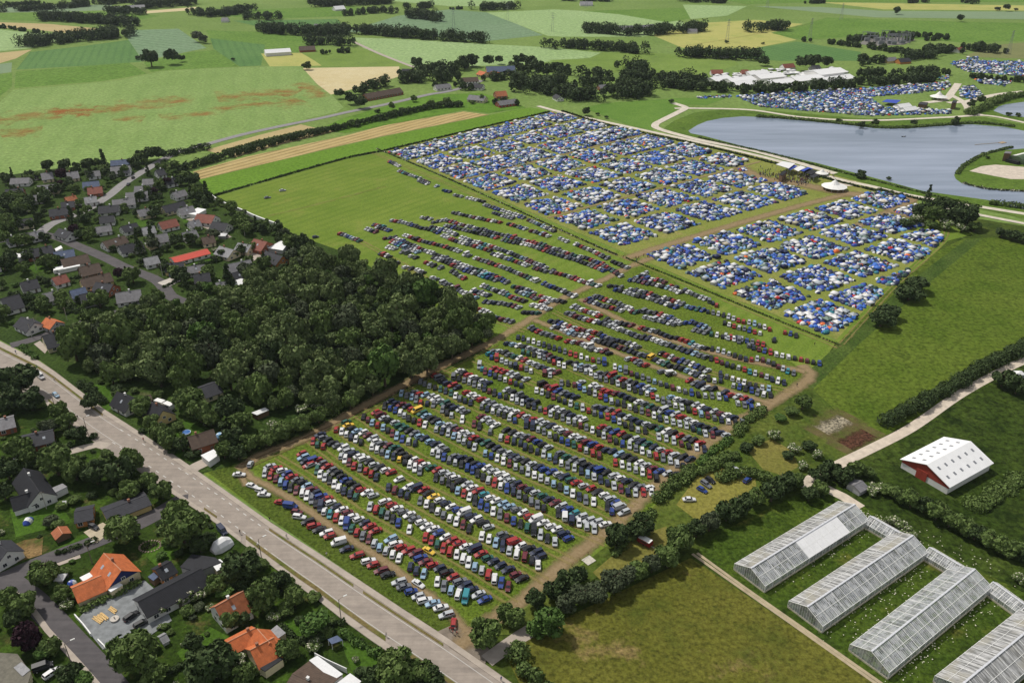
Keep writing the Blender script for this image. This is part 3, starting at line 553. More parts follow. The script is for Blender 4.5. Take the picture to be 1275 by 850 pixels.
# ---- gardens by the main road
NEAR = [(20, 470, 25, 'dark', 'large dark tree'), (36, 496, 17, 'dark'), (8, 497, 18, 'dark'), (68, 574, 22, 'mid', 'large green tree'), (92, 584, 17, 'mid'), (118, 588, 18, 'dark'), (150, 588, 20, 'dark'), (164, 572, 17, 'mid'), (20, 556, 17, 'mid'), (8, 584, 16, 'dark'), (36, 566, 12, 'mid'), (4, 612, 13, 'dark'),
        (152, 660, 22, 'mid', 'big tree overhanging the side street'), (218, 636, 17, 'mid'), (226, 660, 27, 'mid', 'very large spreading tree'), (248, 676, 14, 'dark'), (52, 713, 20, 'mid'), (76, 737, 12, 'mid'), (84, 752, 9, 'blossom'), (28, 752, 19, 'mid'), (12, 742, 14, 'mid'), (16, 770, 13, 'dark'),
        (34, 793, 19, 'purple'), (62, 803, 14, 'mid'), (52, 812, 11, 'light'), (170, 816, 30, 'mid', 'large round street corner tree'), (192, 838, 18, 'mid'), (262, 822, 30, 'dark', 'large dark garden tree'), (240, 800, 14, 'dark'), (86, 838, 16, 'dark'), (104, 846, 12, 'light'),
        (300, 702, 23, 'dark', 'tall dark garden tree'), (325, 742, 23, 'mid', 'dense rounded tree'), (288, 772, 14, 'mid'), (300, 770, 12, 'dark'), (348, 722, 13, 'dark'), (366, 744, 14, 'mid'), (390, 742, 10, 'mid'), (391, 774, 20, 'light', 'bright green round tree'), (356, 808, 15, 'mid'), (303, 838, 16, 'mid'), (272, 836, 10, 'blossom'), (296, 820, 10, 'blossom'), (396, 795, 9, 'dark'),
        (340, 768, 10, 'blossom'), (492, 832, 27, 'mid', 'large tree in the front garden'), (466, 842, 17, 'dark'), (524, 834, 18, 'mid'), (540, 842, 15, 'dark'), (448, 836, 9, 'dark'), (206, 742, 9, 'blossom'), (222, 744, 12, 'blossom'), (236, 734, 13, 'blossom'), (246, 738, 12, 'blossom'), (200, 756, 12, 'blossom'), (268, 726, 14, 'mid'), (288, 716, 12, 'mid'), (282, 728, 9, 'mid'),
        (112, 500, 11, 'dark'), (72, 512, 13, 'mid'), (84, 524, 12, 'mid'), (62, 530, 11, 'olive'), (98, 540, 11, 'dark'), (160, 608, 15, 'mid'), (200, 610, 14, 'mid'), (186, 598, 12, 'mid'), (176, 505, 15, 'mid', 'green tree between the white cottage and the yellow gable'), (188, 522, 12, 'mid'), (196, 536, 14, 'mid'), (210, 546, 14, 'mid'), (226, 552, 12, 'dark'), (240, 564, 9, 'dark'), (222, 530, 8, 'mid'),
        (232, 497, 18, 'mid'), (248, 512, 16, 'mid'), (262, 520, 12, 'mid'), (285, 508, 18, 'dark'), (300, 524, 14, 'mid'), (288, 545, 15, 'dark'), (310, 550, 14, 'mid'), (330, 544, 14, 'mid'), (352, 536, 13, 'mid'), (374, 526, 13, 'mid'), (396, 516, 13, 'mid'), (278, 560, 13, 'mid'), (296, 564, 11, 'dark'), (340, 530, 9, 'blossom'), (398, 504, 9, 'blossom'), (376, 508, 8, 'blossom'),
        (604, 788, 23, 'mid', 'big round dense tree at the car park gate'), (641, 768, 15, 'mid'), (628, 762, 13, 'mid'), (684, 774, 20, 'light', 'bright green broad tree'), (668, 782, 13, 'light'), (667, 747, 13, 'dark'), (690, 734, 14, 'dark'), (706, 722, 15, 'dark'), (720, 716, 13, 'dark'), (722, 740, 15, 'olive'), (704, 752, 14, 'olive'), (742, 738, 16, 'olive'), (764, 724, 18, 'olive'), (780, 716, 14, 'olive'), (796, 708, 14, 'mid'), (812, 702, 13, 'olive'),
        (832, 694, 16, 'mid'), (846, 672, 19, 'mid', 'green rounded tree at the head of the concrete track'), (768, 668, 16, 'dark', 'dark dense pine'), (797, 654, 17, 'dark', 'dark bushy pine'), (786, 668, 8, 'mid'), (868, 658, 13, 'dark'), (884, 650, 14, 'olive'), (906, 636, 15, 'dark'), (922, 628, 16, 'dark'), (940, 618, 13, 'mid'), (962, 612, 15, 'dark'), (976, 600, 15, 'dark'), (990, 598, 12, 'mid'),
        (1008, 614, 11, 'dark'), (1022, 606, 12, 'mid'), (1036, 582, 12, 'dark'), (1050, 590, 13, 'dark'), (1066, 582, 11, 'mid'), (1020, 590, 12, 'dark'), (1082, 588, 10, 'mid'), (982, 566, 9, 'dark'), (1008, 554, 9, 'dark'), (1000, 580, 8, 'blossom'), (1018, 566, 8, 'blossom'), (990, 558, 8, 'blossom'), (964, 542, 9, 'blossom'), (1000, 500, 11, 'mid'), (985, 512, 9, 'mid'), (972, 520, 8, 'light'), (945, 548, 9, 'mid'), (930, 556, 9, 'dark'), (915, 566, 8, 'mid'), (908, 580, 8, 'mid'),
        (1092, 606, 9, 'blossom'), (1104, 610, 10, 'mid'), (1120, 616, 11, 'mid'), (1136, 622, 13, 'mid'), (1152, 628, 12, 'dark'), (1168, 636, 14, 'mid'), (1184, 646, 13, 'mid'), (1200, 654, 14, 'mid'), (1216, 662, 13, 'dark'), (1232, 670, 14, 'mid'), (1248, 678, 13, 'mid'), (1264, 684, 14, 'mid'), (1280, 690, 14, 'dark'), (1110, 648, 10, 'blossom'), (1124, 656, 10, 'blossom'), (1134, 664, 8, 'blossom'), (1270, 720, 9, 'blossom'), (1086, 612, 8, 'blossom'),
         (1148, 262, 13, 'dark'), (1164, 268, 13, 'mid'), (1140, 274, 10, 'blossom'), (1172, 256, 12, 'dark'), (1190, 262, 15, 'dark'), (1204, 270, 14, 'dark'), (1178, 280, 10, 'blossom'), (1198, 284, 9, 'blossom'), (1214, 282, 10, 'mid'), (1128, 278, 9, 'dark'), (1072, 217, 8, 'dark'), (1250, 470, 13, 'dark'), (1268, 478, 14, 'dark'),
        (1160, 280, 9, 'mid'), (1248, 290, 9, 'dark'), (1262, 293, 10, 'dark'), (1278, 297, 10, 'dark'), (1156, 244, 8, 'conifer')]
for q in NEAR:
    x, y, r, k = q[:4]; gr = 'garden trees by the main road' if x < 560 else 'trees around the lot and greenhouses'
    tree(x, y, r, k, q[4] if len(q) > 4 else None, gr, shrub=(r < 11 or k == 'blossom') and k != 'conifer')
for x, y, r, lb in ((1106, 388, 15, 'upper part of the nearer dark bush clump on the pasture edge'), (1098, 397, 17, 'lower part of the nearer dark bush clump on the pasture edge'), (1141, 354, 15, 'upper part of the farther dark bush clump on the pasture edge'), (1133, 364, 17, 'lower part of the farther dark bush clump on the pasture edge')): USED[lb] = 1; tree(x, y, r, 'dark', None, 'dark bushes on the pasture edge', name='bush', cat='bush', shrub=True, label=lb)
# ---- the wood
WOOD = [(88, 432), (112, 418), (150, 402), (200, 388), (248, 384), (300, 362), (330, 352), (372, 330), (402, 326), (440, 335), (480, 350), (520, 362), (560, 384), (598, 402), (612, 420), (590, 436), (540, 462), (500, 480), (455, 502), (420, 516), (390, 512), (340, 518), (320, 505), (300, 495), (262, 472), (236, 488), (205, 492), (170, 480), (140, 478), (112, 466), (88, 452)]
def inside(P, x, y):
    c = False; n = len(P)
    for i in range(n):
        (x1, y1), (x2, y2) = P[i], P[i - 1]
        if (y1 > y) != (y2 > y) and x < (x2 - x1) * (y - y1) / (y2 - y1) + x1: c = not c
    return c
GW = [at(*p) for p in WOOD]; wx = [p.x for p in GW]; wy = [p.y for p in GW]; wp = [(p.x, p.y) for p in GW]; pts = []
rw = random.Random(11)
for i in range(9000):
    x, y = rw.uniform(min(wx), max(wx)), rw.uniform(min(wy), max(wy))
    if not inside(wp, x, y): continue
    r = rw.choice([2.8, 3.4, 3.8, 4.2, 4.6, 5.2, 5.8, 6.4, 7.0])
    if all((x - a) ** 2 + (y - b) ** 2 > ((r + c) * .70) ** 2 for a, b, c in pts): pts.append((x, y, r))
print('WOOD TREES', len(pts))
for x, y, r in pts:
    q = px((x, y, r * 1.1)); kd = rw.choices(['wood', 'mid', 'dark', 'olive', 'light'], [58, 18, 10, 10, 4])[0]
    t = empty('tree', (x, y, 0), rw.uniform(0, 6.28), (r, r, r * rw.uniform(1.0, 1.45))); link('crown', rw.choice(CR[kd]), t); link('trunk', TK[0], t)
    sz = 'tall wide' if r > 5.4 else ('slender' if r < 4.3 else 'rounded'); kk = {'wood': 'green', 'mid': 'fresh green', 'dark': 'very dark', 'olive': 'greyish', 'light': 'bright green'}[kd]
    edge = min((x - a) ** 2 + (y - b) ** 2 for a, b in wp) < 220
    tag(t, lab('%s %s wood tree' % (sz, kk) + (' on the edge' if edge else ''), q), 'tree', 'trees of the dense wood')
# ---- hedges
def hedge(pts, wd, h, mat='dark', label=None, name='hedge', kind=None, dens=22, size=.3, z0=0, cat='hedge', group=None, lump=.4):
    P = smooth_line([at(p[0], p[1], 0) for p in pts], 1.2); rng = np.random.default_rng(int(P[0].x * 7 + P[0].y * 3) % 99991)
    L = sum((b - a).length for a, b in zip(P, P[1:])); k = max(4, int(L / max(.8, wd * .5)))
    idx = np.linspace(0, len(P) - 1, k).astype(int); cs = np.array([(P[i].x, P[i].y, h * .5) for i in idx], float); cs[:, :2] += rng.normal(size=(k, 2)) * wd * .12
    rs = np.full(k, wd * .55) * rng.uniform(1 - lump, 1 + lump, k); n = int(min(36000, max(60, L * (wd + 2 * h) * dens / (size * size * 14))))
    V, Q = leaves(rng, cs, rs, n, size, h / wd * .95, .6, zmin=.02)
    o = link(name, npmesh(name, V, Q, [LF[mat], BLOS], (rng.random(len(Q)) < (.12 if mat == 'olive' else 0)).astype(np.int32)))
    m_ = pts[len(pts) // 2]; tag(o, lab(label or 'clipped dark garden hedge', m_), cat, group, kind); return o
HD = [([(766, 690), (792, 662), (812, 640)], 3.2, 1.6, 'mid', 'low bushy green hedge near the dark pines'), ([(822, 624), (842, 602), (862, 586)], 4.2, 2.4, 'mid', 'bushy green hedge between dirt track and clearing'), ([(872, 577), (892, 560), (906, 549)], 3.2, 1.5, 'light', 'low pale green hedge along the dirt track'), ([(918, 538), (934, 522), (948, 510)], 3.6, 1.8, 'mid', 'short bushy hedge near the dirt track corner'), ([(850, 600), (880, 585), (905, 572)], 3.5, 2.4, 'mid', 'bushy green hedge above the clearing'),
      ([(900, 598), (930, 590), (960, 600), (985, 606)], 4, 2.6, 'mid', 'dense green hedge right of the clearing'), ([(640, 815), (655, 835), (680, 862)], 5, 3.5, 'mid', 'bushy roadside hedge beside the dry meadow'),
      ([(1105, 528), (1140, 508), (1180, 486), (1230, 458), (1290, 428)], 5.5, 4.2, 'dark', 'tall dark hedge along the gravel lane'), ([(1215, 632), (1250, 610), (1300, 585)], 6, 2, 'mid', 'low green hedge right of the white barn'),
      ([(310, 556), (345, 543), (390, 524), (425, 510)], 4, 3.5, 'mid', 'bushy green hedge along the wood corner'), ([(72, 690), (95, 683), (118, 673)], 1.6, 1.3, 'dark', 'clipped dark hedge by the side street'), ([(28, 433), (38, 441), (46, 446)], 2.2, 1.6, 'light', 'bright green trimmed hedge at the road corner'),
      ([(101, 480), (115, 490), (130, 502)], 3, 2, 'dark', 'thick dark hedge in front of the white cottage'), ([(105, 760), (125, 750), (150, 738), (172, 728)], 2, 1.4, 'mid', 'narrow hedge beside the gravel yard'), ([(350, 782), (380, 800), (402, 782), (428, 776)], 1.5, 1.5, 'dark', 'dark hedge around the lawn corner'),
      ([(427, 790), (448, 802), (468, 814)], 2.2, 1.6, 'light', 'pale green clipped hedge beside the lawn'), ([(318, 838), (345, 828), (370, 816)], 2, 1.6, 'mid', 'hedge below the orange twin roofs'), ([(210, 838), (232, 826), (250, 812)], 1.8, 1.4, 'dark', 'dark low hedge across the back garden'),
      ([(88, 556), (105, 551), (118, 545)], 2, 1.8, 'dark', 'dark clipped hedge beside the lane mouth'), ([(280, 726), (335, 750)], 2, 2, 'dark', 'dark hedge behind the white gabled cottage'), ([(240, 333), (262, 328), (285, 322)], 1.6, 1.5, 'dark', 'dark hedge below the red long roof lawn'), ([(45, 322), (60, 316), (72, 312)], 1.6, 1.5, 'dark', None),
      ([(80, 352), (98, 346)], 1.6, 1.5, 'dark', None), ([(158, 386), (176, 376), (190, 368)], 2, 1.6, 'dark', 'dark corner hedge at the T junction bend'), ([(8, 257), (30, 254), (54, 250)], 1.6, 1.6, 'dark', None), ([(205, 358), (218, 352)], 1.4, 1.2, 'dark', None), ([(225, 214), (250, 206), (300, 192), (360, 176), (430, 160), (490, 146), (535, 136), (575, 133)], 5, 5, 'dark', 'long dark hedgerow above the striped field'),
      ([(215, 194), (235, 190), (255, 186)], 6, 4, 'dark', 'dark hedgerow beside the street bend'), ([(278, 190), (330, 176), (390, 163), (415, 160)], 2, 2, 'mid', 'thin green hedge between two tan strips'), ([(268, 244), (330, 226), (430, 198), (481, 187.5), (560, 169), (640, 150), (684, 140)], .8, 1.2, 'dark', 'thin dark boundary hedge along the clover field'),
      ([(345, 285), (360, 292), (380, 300)], 1.5, 1.6, 'dark', 'dark hedge past the white fence'), ([(780, 322), (840, 346), (900, 371), (960, 396), (1020, 420), (1044, 430)], .7, .7, 'mid', 'low grassy fence line between cars and tents'), ([(470, 186), (560, 224), (700, 288), (768, 318)], .7, .6, 'olive', 'pale grass fence line beside the camp'),
      ([(700, 139), (764, 158), (870, 181), (960, 203), (1037, 225), (1090, 238)], 2, 1.2, 'dark', 'low dark bank hedge beside the lakeside road'), ([(870, 172), (960, 192), (1040, 213), (1130, 236), (1220, 258)], 2.2, 1, 'mid', 'green reed fringe along the near lake shore'),
      ([(1095, 237), (1150, 250), (1200, 260)], 2, 1.3, 'dark', 'dark scrub hedge between two gravel roads'), ([(1235, 255), (1262, 258), (1300, 264)], 4, 3, 'mid', 'tall reeds on the right lake shore'), ([(945, 146), (1000, 150), (1060, 156), (1110, 160), (1165, 157), (1215, 154), (1260, 158)], 3.5, 2, 'mid', 'shrubby fringe along the far lake shore'),
      ([(1192, 217), (1200, 207), (1225, 193), (1260, 184)], 2.5, 1.4, 'mid', 'green fringe around the peninsula tip'), ([(1200, 229), (1230, 236), (1275, 239)], 2, 1, 'olive', 'low fringe on the peninsula front'), ([(1207, 143), (1225, 136), (1245, 126), (1275, 120)], 7, 5, 'mid', 'bushy hedge left of the pond')]
for i, q in enumerate(HD): hedge(*q[:4], q[4] if len(q) > 4 else None, size=.34 if q[0][0][1] > 300 else .6, dens=24 if q[0][0][1] > 300 else 18)
# ---- lone trees and bushes farther off
FARL = [(187, 72, 11, 'dark', 'left of two big dark field trees'), (212, 70, 10, 'dark', 'right of two big dark field trees'), (226, 72, 5, 'dark'), (172, 72, 4, 'dark'), (59, 206, 8, 'dark', 'dark lone tree at the field edge'), (80, 205, 9, 'dark'), (109, 204, 9, 'dark'), (128, 200, 9, 'conifer'), (176, 194, 9, 'dark'), (188, 191, 10, 'dark'), (199, 190, 9, 'dark'), (165, 200, 7, 'dark'), (36, 216, 6, 'dark'), (15, 218, 5, 'conifer'), (5, 220, 6, 'dark'),
        (519, 78, 8, 'dark', 'round dark tree beside the white farm'), (575, 78, 9, 'dark'), (588, 74, 9, 'dark'), (608, 75, 8, 'dark'), (621, 74, 6, 'dark'), (647, 74, 9, 'dark'), (660, 76, 9, 'dark'), (668, 84, 10, 'dark', 'broad dark tree above the hamlet'), (698, 80, 4, 'dark', 'small lone tree on the meadow'), (680, 88, 6, 'dark'), (437, 121, 9, 'dark', 'dark tree at the lane end'), (450, 126, 9, 'dark'), (422, 116, 7, 'dark'), (290, 74, 3, 'dark'), (381, 81, 6, 'dark', 'round bush at the bare field corner'), (245, 44, 8, 'olive', 'pale grey tree clump in the field corner'), (253, 48, 6, 'olive'),
        (951, 75, 7, 'dark'), (1000, 78, 10, 'dark', 'large dark tree behind the festival halls'), (1014, 76, 10, 'dark'), (1030, 77, 8, 'dark'), (1075, 72, 7, 'dark'), (905, 52, 3, 'dark'), (1117, 13, 5, 'dark'), (1196, 22, 5, 'dark'), (1242, 11, 4, 'olive'), (1254, 9, 5, 'olive'), (1265, 12, 3, 'olive'), (950, 54, 2.5, 'dark'), (1072, 155, 5, 'dark'), (1090, 152, 5, 'dark'), (1190, 150, 6, 'dark'), (1138, 152, 5, 'dark'), (1045, 150, 4, 'dark'), (1256, 142, 4, 'dark'), (1268, 143, 4, 'dark'), (1210, 128, 6, 'dark'), (1222, 124, 6, 'dark'), (730, 138, 6, 'dark'), (744, 142, 3, 'dark'), (755, 146, 3, 'dark'), (836, 126, 4, 'dark'), (1107, 222, 3.5, 'dark'), (1230, 196, 3, 'dark'),
        (500, 136, 4, 'mid'), (536, 128, 5, 'mid'), (556, 126, 6, 'mid'), (488, 132, 5, 'mid'), (515, 122, 5, 'mid'), (470, 138, 4, 'dark'), (600, 122, 5, 'mid'), (480, 148, 3, 'mid'), (445, 156, 4, 'dark'), (588, 127, 4, 'mid')]
for q in FARL: tree(q[0], q[1], q[2], q[3], q[4] if len(q) > 4 else None, 'scattered distant trees', shrub=q[2] <= 4 and q[3] != 'conifer')
# ---- far woods and tree belts: each reads as one mass
def belt(name, pts, wd, h, label, mat='dark', rpx=None):
    P = smooth_line([at(p[0], p[1], 0) for p in pts], 6); rng = np.random.default_rng(int(abs(P[0].x) * 3 + P[0].y) % 99991)
    L = sum((b - a).length for a, b in zip(P, P[1:])); k = max(3, int(L * max(1, wd / 7) / 4.2)); t = rng.uniform(0, len(P) - 1.01, k); i0 = t.astype(int)
    A = np.array([tuple(p) for p in P]); B = A[i0] + (A[np.minimum(i0 + 1, len(P) - 1)] - A[i0]) * (t - i0)[:, None]
    ph = rng.uniform(0, 6.3); keep = np.sin(t * .55 + ph) + .6 * np.sin(t * 1.37 + 2 * ph) > -1.05; B = B[keep]; k = len(B)
    B[:, :2] += rng.uniform(-wd / 2, wd / 2, (k, 2)); r = rng.uniform(.22, .68, k) * min(h, 11); B[:, 2] = np.maximum(h * rng.uniform(.38, .72, k), r * .8)
    n = min(36000, k * 125); V, Q = leaves(rng, B, r, n, .95, 1.15, .6, zmin=.05)
    m_ = pts[len(pts) // 2]; o = link(name, npmesh(name, V, Q, [LF[mat]])); tag(o, lab(label, m_), 'trees', kind='stuff'); return o
BELT = [([(57, 25), (110, 28), (165, 33)], 26, 15), ([(32, 58), (75, 53), (110, 50), (153, 46)], 30, 14), ([(0, 35), (55, 42), (110, 43)], 6, 5), ([(140, 17), (178, 18)], 25, 12), ([(122, 6), (162, 3)], 30, 14), ([(88, 9), (118, 7)], 25, 12), ([(-20, 11), (55, 6)], 14, 8), ([(-20, 16), (30, 14), (90, 10)], 14, 9), ([(180, 10), (238, 6)], 40, 16), ([(238, 19), (272, 21)], 26, 12), ([(278, 20), (308, 14)], 26, 12), ([(312, 24), (346, 25)], 24, 12), ([(330, 40), (370, 43), (425, 45)], 26, 15), ([(388, 55), (432, 56)], 22, 12), ([(400, 42), (450, 42), (500, 46), (548, 50), (604, 53)], 18, 14),
        ([(400, 8), (450, 6), (480, 4)], 30, 14), ([(430, 20), (470, 16), (490, 17)], 14, 10), ([(508, 22), (535, 24), (545, 28)], 22, 15), ([(594, 13), (640, 11)], 22, 12), ([(505, 12), (540, 9)], 16, 10), ([(550, 13), (574, 12)], 6, 5), ([(730, 40), (768, 43), (800, 44), (850, 40), (872, 39)], 20, 14), ([(684, 60), (720, 60), (740, 62), (797, 66)], 18, 12), ([(850, 70), (880, 72), (942, 74)], 20, 13), ([(930, 39), (972, 37)], 26, 14), ([(400, 68), (430, 66)], 10, 6), ([(388, 4), (420, 8)], 18, 10), ([(1004, 5), (1030, 4)], 12, 7), ([(1130, 4), (1152, 3)], 14, 8), ([(1194, 4), (1214, 5)], 14, 8), ([(850, 2), (905, 4)], 24, 10), ([(700, 1), (760, 2)], 20, 9),
        ([(862, 111), (900, 114), (950, 115), (1010, 112), (1080, 107), (1165, 100)], 16, 7.5), ([(800, 108), (862, 111)], 18, 8), ([(520, 98), (548, 95), (566, 92)], 16, 9), ([(440, 119), (480, 107), (530, 101), (565, 100)], 12, 9), ([(650, 112), (690, 116)], 24, 10), ([(700, 119), (740, 124), (800, 115)], 28, 10), ([(640, 103), (660, 105), (700, 104)], 18, 8), ([(700, 94), (720, 96)], 16, 9), ([(730, 97), (770, 100)], 20, 9), ([(785, 98), (850, 105)], 26, 10), ([(536, 92), (560, 87), (592, 83)], 12, 9), ([(642, 87), (672, 90), (705, 88)], 14, 8), ([(606, 101), (640, 98), (665, 97)], 12, 7), ([(668, 110), (690, 107)], 14, 9), ([(720, 108), (760, 106), (790, 108)], 16, 8), ([(500, 96), (520, 92), (535, 89)], 10, 8), ([(768, 86), (782, 87), (800, 93)], 18, 11), ([(640, 112), (652, 108)], 14, 7), ([(545, 110), (575, 109), (582, 112)], 8, 6), ([(620, 131), (655, 134)], 9, 5), ([(1000, 52), (1060, 58), (1112, 66)], 12, 6), ([(1058, 52), (1110, 46), (1180, 48)], 12, 7), ([(1080, 79), (1098, 80)], 20, 8), ([(1135, 74), (1165, 70)], 20, 8), ([(1150, 64), (1188, 66)], 24, 9), ([(1200, 62), (1236, 65)], 26, 10), ([(1170, 92), (1220, 99), (1290, 104)], 8, 5), ([(1070, 97), (1110, 95), (1165, 94)], 14, 8), ([(1085, 60), (1120, 66), (1150, 72)], 12, 7), ([(1130, 52), (1180, 50)], 10, 6), ([(1060, 84), (1085, 84)], 14, 8), ([(862, 104), (880, 102)], 10, 7)]
for i, (pts, wd, h) in enumerate(BELT):
    belt('far_wood', pts, wd, h * (.8 if pts[0][1] < 72 else 1), 'dark far woodland belt' if h >= 9 else 'low dark far hedgerow')
# ================================================================== BUILDINGS
WALL = {'white': M('white_wall', (.74, .73, .70), .8, scale=.8, var=.08), 'cream': M('cream_wall', (.66, .58, .38), .8, var=.1), 'yellow': M('yellow_wall', (.70, .54, .24), .8, var=.1), 'brick': M('brick_wall', (.30, .105, .055), .85, scale=3, var=.3), 'orange': M('timber_wall', (.48, .20, .06), .8, scale=2, var=.25), 'grey': M('grey_wall', (.42, .42, .42), .85), 'red': M('red_wall', (.32, .05, .03), .8), 'brown': M('brown_wall', (.16, .10, .06), .85)}
def roofmat(name, c, var=.3):
    if name in MC: return MC[name]
    m, nt, b, o = newmat(name); t = nt.nodes.new('ShaderNodeTexCoord'); v = t.outputs['Object']
    wv = nt.nodes.new('ShaderNodeTexWave'); wv.bands_direction = 'Z'; wv.inputs['Scale'].default_value = 1.6; wv.inputs['Distortion'].default_value = 1.5; wv.inputs['Detail'].default_value = 2; nt.links.new(v, wv.inputs[0])
    a = ramp(nt, noise(nt, .7, 6, .7, v), .3, .7); col = mix(nt, a, mul(c, 1 - var), mul(c, 1 + var)); col = mix(nt, math_(nt, 'MULTIPLY', wv.outputs['Fac'], .3), col, mul(c, .5))
    nt.links.new(col, b.inputs['Base Color']); b.inputs['Roughness'].default_value = .75; b.inputs['Specular IOR Level'].default_value = .3
    bp = nt.nodes.new('ShaderNodeBump'); bp.inputs['Strength'].default_value = .3; bp.inputs['Distance'].default_value = .08; nt.links.new(wv.outputs['Fac'], bp.inputs['Height']); nt.links.new(bp.outputs[0], b.inputs['Normal'])
    MC[name] = m; return m
ROOF = {'dark': roofmat('dark_roof', (.035, .036, .044)), 'black': roofmat('black_roof', (.018, .019, .024)), 'grey': roofmat('grey_roof', (.20, .195, .205)), 'lightgrey': roofmat('light_grey_roof', (.28, .28, .29)), 'brown': roofmat('brown_roof', (.10, .068, .05)), 'redbrown': roofmat('red_brown_roof', (.24, .08, .055)), 'orange': roofmat('orange_roof', (.54, .15, .05), .3), 'rust': roofmat('rust_tile_roof', (.36, .12, .05), .35), 'red': roofmat('bright_red_roof', (.62, .09, .06), .12), 'blue': roofmat('blue_grey_roof', (.09, .12, .20)), 'white': roofmat('white_roof', (.80, .80, .80), .06), 'olive': roofmat('olive_roof', (.14, .13, .10)), 'tan': roofmat('tan_roof', (.40, .30, .18))}
GLASS = M('window_glass', (.03, .035, .045), .15, spec=.6); FRAME = M('window_frame', (.78, .78, .76), .6); DOORM = M('door_paint', (.16, .13, .11), .6); CHIM = M('chimney_brick', (.30, .14, .09), .9); PALE = M('pale_trim', (.75, .74, .72), .7)
CN = {'dark': 'dark slate', 'black': 'black', 'grey': 'grey', 'lightgrey': 'pale grey', 'brown': 'brown', 'redbrown': 'red brown', 'orange': 'bright orange tile', 'rust': 'rust orange tile', 'red': 'bright red', 'blue': 'blue grey', 'white': 'white', 'olive': 'flat olive grey', 'tan': 'tan'}
NH = [0]
def window(root, p, rz, w_=1.2, h=1.2):
    """p: middle of the pane on the wall face; rz: direction the wall faces"""
    mb = MB(); mb.box((0.03, 0, 0), (.06, w_ + .22, h + .22)); f = mb.build('window', FRAME, root, p, rz)
    mb = MB(); mb.box((.07, -w_ * .26, 0), (.03, w_ * .46, h)); mb.box((.07, w_ * .26, 0), (.03, w_ * .46, h)); mb.build('pane', GLASS, f)
def gable(x1, y1, x2, y2, w_, roof, wall, eave=2.6, ridge=None, label=None, win=True, chim=None, sky=0, over=.45, name='house', cat='house', group=None, gcol=None, door=True, parent=None):
    """house under a ridge that runs from (x1,y1) to (x2,y2) in the photograph"""
    ridge = ridge or eave + w_ * .32
    A, B = at(x1, y1, ridge), at(x2, y2, ridge); L = (B - A).length; c = (A + B) / 2; rz = math.atan2(B.y - A.y, B.x - A.x)
    if parent: root = parent; loc = Vector((c.x, c.y, 0)) - parent.location; loc = Matrix.Rotation(-parent.rotation_euler.z, 3, 'Z') @ loc; sub = rz - parent.rotation_euler.z
    else:
        root = empty(name, (c.x, c.y, 0), rz); loc = Vector((0, 0, 0)); sub = 0
        desc = label or '%s with %s roof and %s walls' % ('long house' if L > 15 else 'house', CN[roof], {'orange': 'orange timber'}.get(wall, wall))
        tag(root, lab(desc, ((x1 + x2) / 2, (y1 + y2) / 2), plain=bool(label)), cat, group)
    Rm = Matrix.Rotation(sub, 4, 'Z')
    def W(v): return tuple((Rm @ Vector(v)) + loc)
    h2, l2 = w_ / 2, L / 2 - over * .6
    mb = MB(); P = [(-l2, -h2, 0), (l2, -h2, 0), (l2, h2, 0), (-l2, h2, 0)]; T = [(p[0], p[1], eave) for p in P]; g0, g1 = (-l2, 0, ridge - .12), (l2, 0, ridge - .12); gm_ = 1 if gcol else 0
    for f, m in (([P[0], P[1], T[1], T[0]], 0), ([P[2], P[3], T[3], T[2]], 0), ([P[1], P[2], T[2], T[1]], 0), ([P[3], P[0], T[0], T[3]], 0), ([T[1], T[2], g1], gm_), ([T[3], T[0], g0], gm_)): mb.face([W(p) for p in f], m)
    mb.build('wall', [WALL[wall], WALL[gcol or wall]], root)
    sl = (ridge - eave) / h2; mb = MB(); e2 = h2 + over; l3 = L / 2; ze = eave - over * sl; t = .16
    for s in (-1, 1):
        a = [(-l3, 0, ridge), (l3, 0, ridge), (l3, s * e2, ze), (-l3, s * e2, ze)]; b = [(p[0], p[1], p[2] - t) for p in a]; a, b = [W(p) for p in a], [W(p) for p in b]
        if s > 0: a, b = a, b
        fl = [(0, 1, 2, 3), (7, 6, 5, 4), (0, 4, 5, 1), (1, 5, 6, 2), (2, 6, 7, 3), (3, 7, 4, 0)]
        if s < 0: fl = fl
        else: fl = [f[::-1] for f in fl]
        mb.faces(a + b, [f[::-1] for f in fl] if False else fl)
    rf = mb.build('roof', ROOF[roof], root)
    me = rf.data; import bmesh as _b; bm = _b.new(); bm.from_mesh(me); _b.ops.recalc_face_normals(bm, faces=bm.faces); bm.to_mesh(me); bm.free()
    mb = MB(); mb.box(W((0, 0, ridge + .02)), (L, .2, .08), sub); mb.build('ridge_cap', M('ridge_tile', (.50, .26, .16), .8) if roof in ('orange', 'rust', 'red') else ROOF[roof], root)
    NH[0] += 1; rr = random.Random(NH[0])
    if chim or (chim is None and rr.random() < .6): mb = MB(); q = rr.uniform(-.25, .3) * L; mb.box(W((q, .25, ridge + .3)), (.7, .6, 1.2), sub); mb.box(W((q, .25, ridge + .94)), (.8, .7, .08), sub); mb.build('chimney', CHIM if wall != 'white' else PALE, root)
    for k in range(sky):
        for s in (-1,):
            q = (k - (sky - 1) / 2) * L / (sky + .5); yy = s * h2 * .5; zz = ridge - h2 * .5 * sl + .06; mb = MB(); d = .5
            mb.face([W(p) for p in ((q - .45, yy - d, zz - d * sl * 1.0), (q + .45, yy - d, zz - d * sl), (q + .45, yy + d, zz + d * sl), (q - .45, yy + d, zz + d * sl))]); mb.build('skylight', M('skylight_glass', (.35, .38, .42), .1, spec=.7), root)
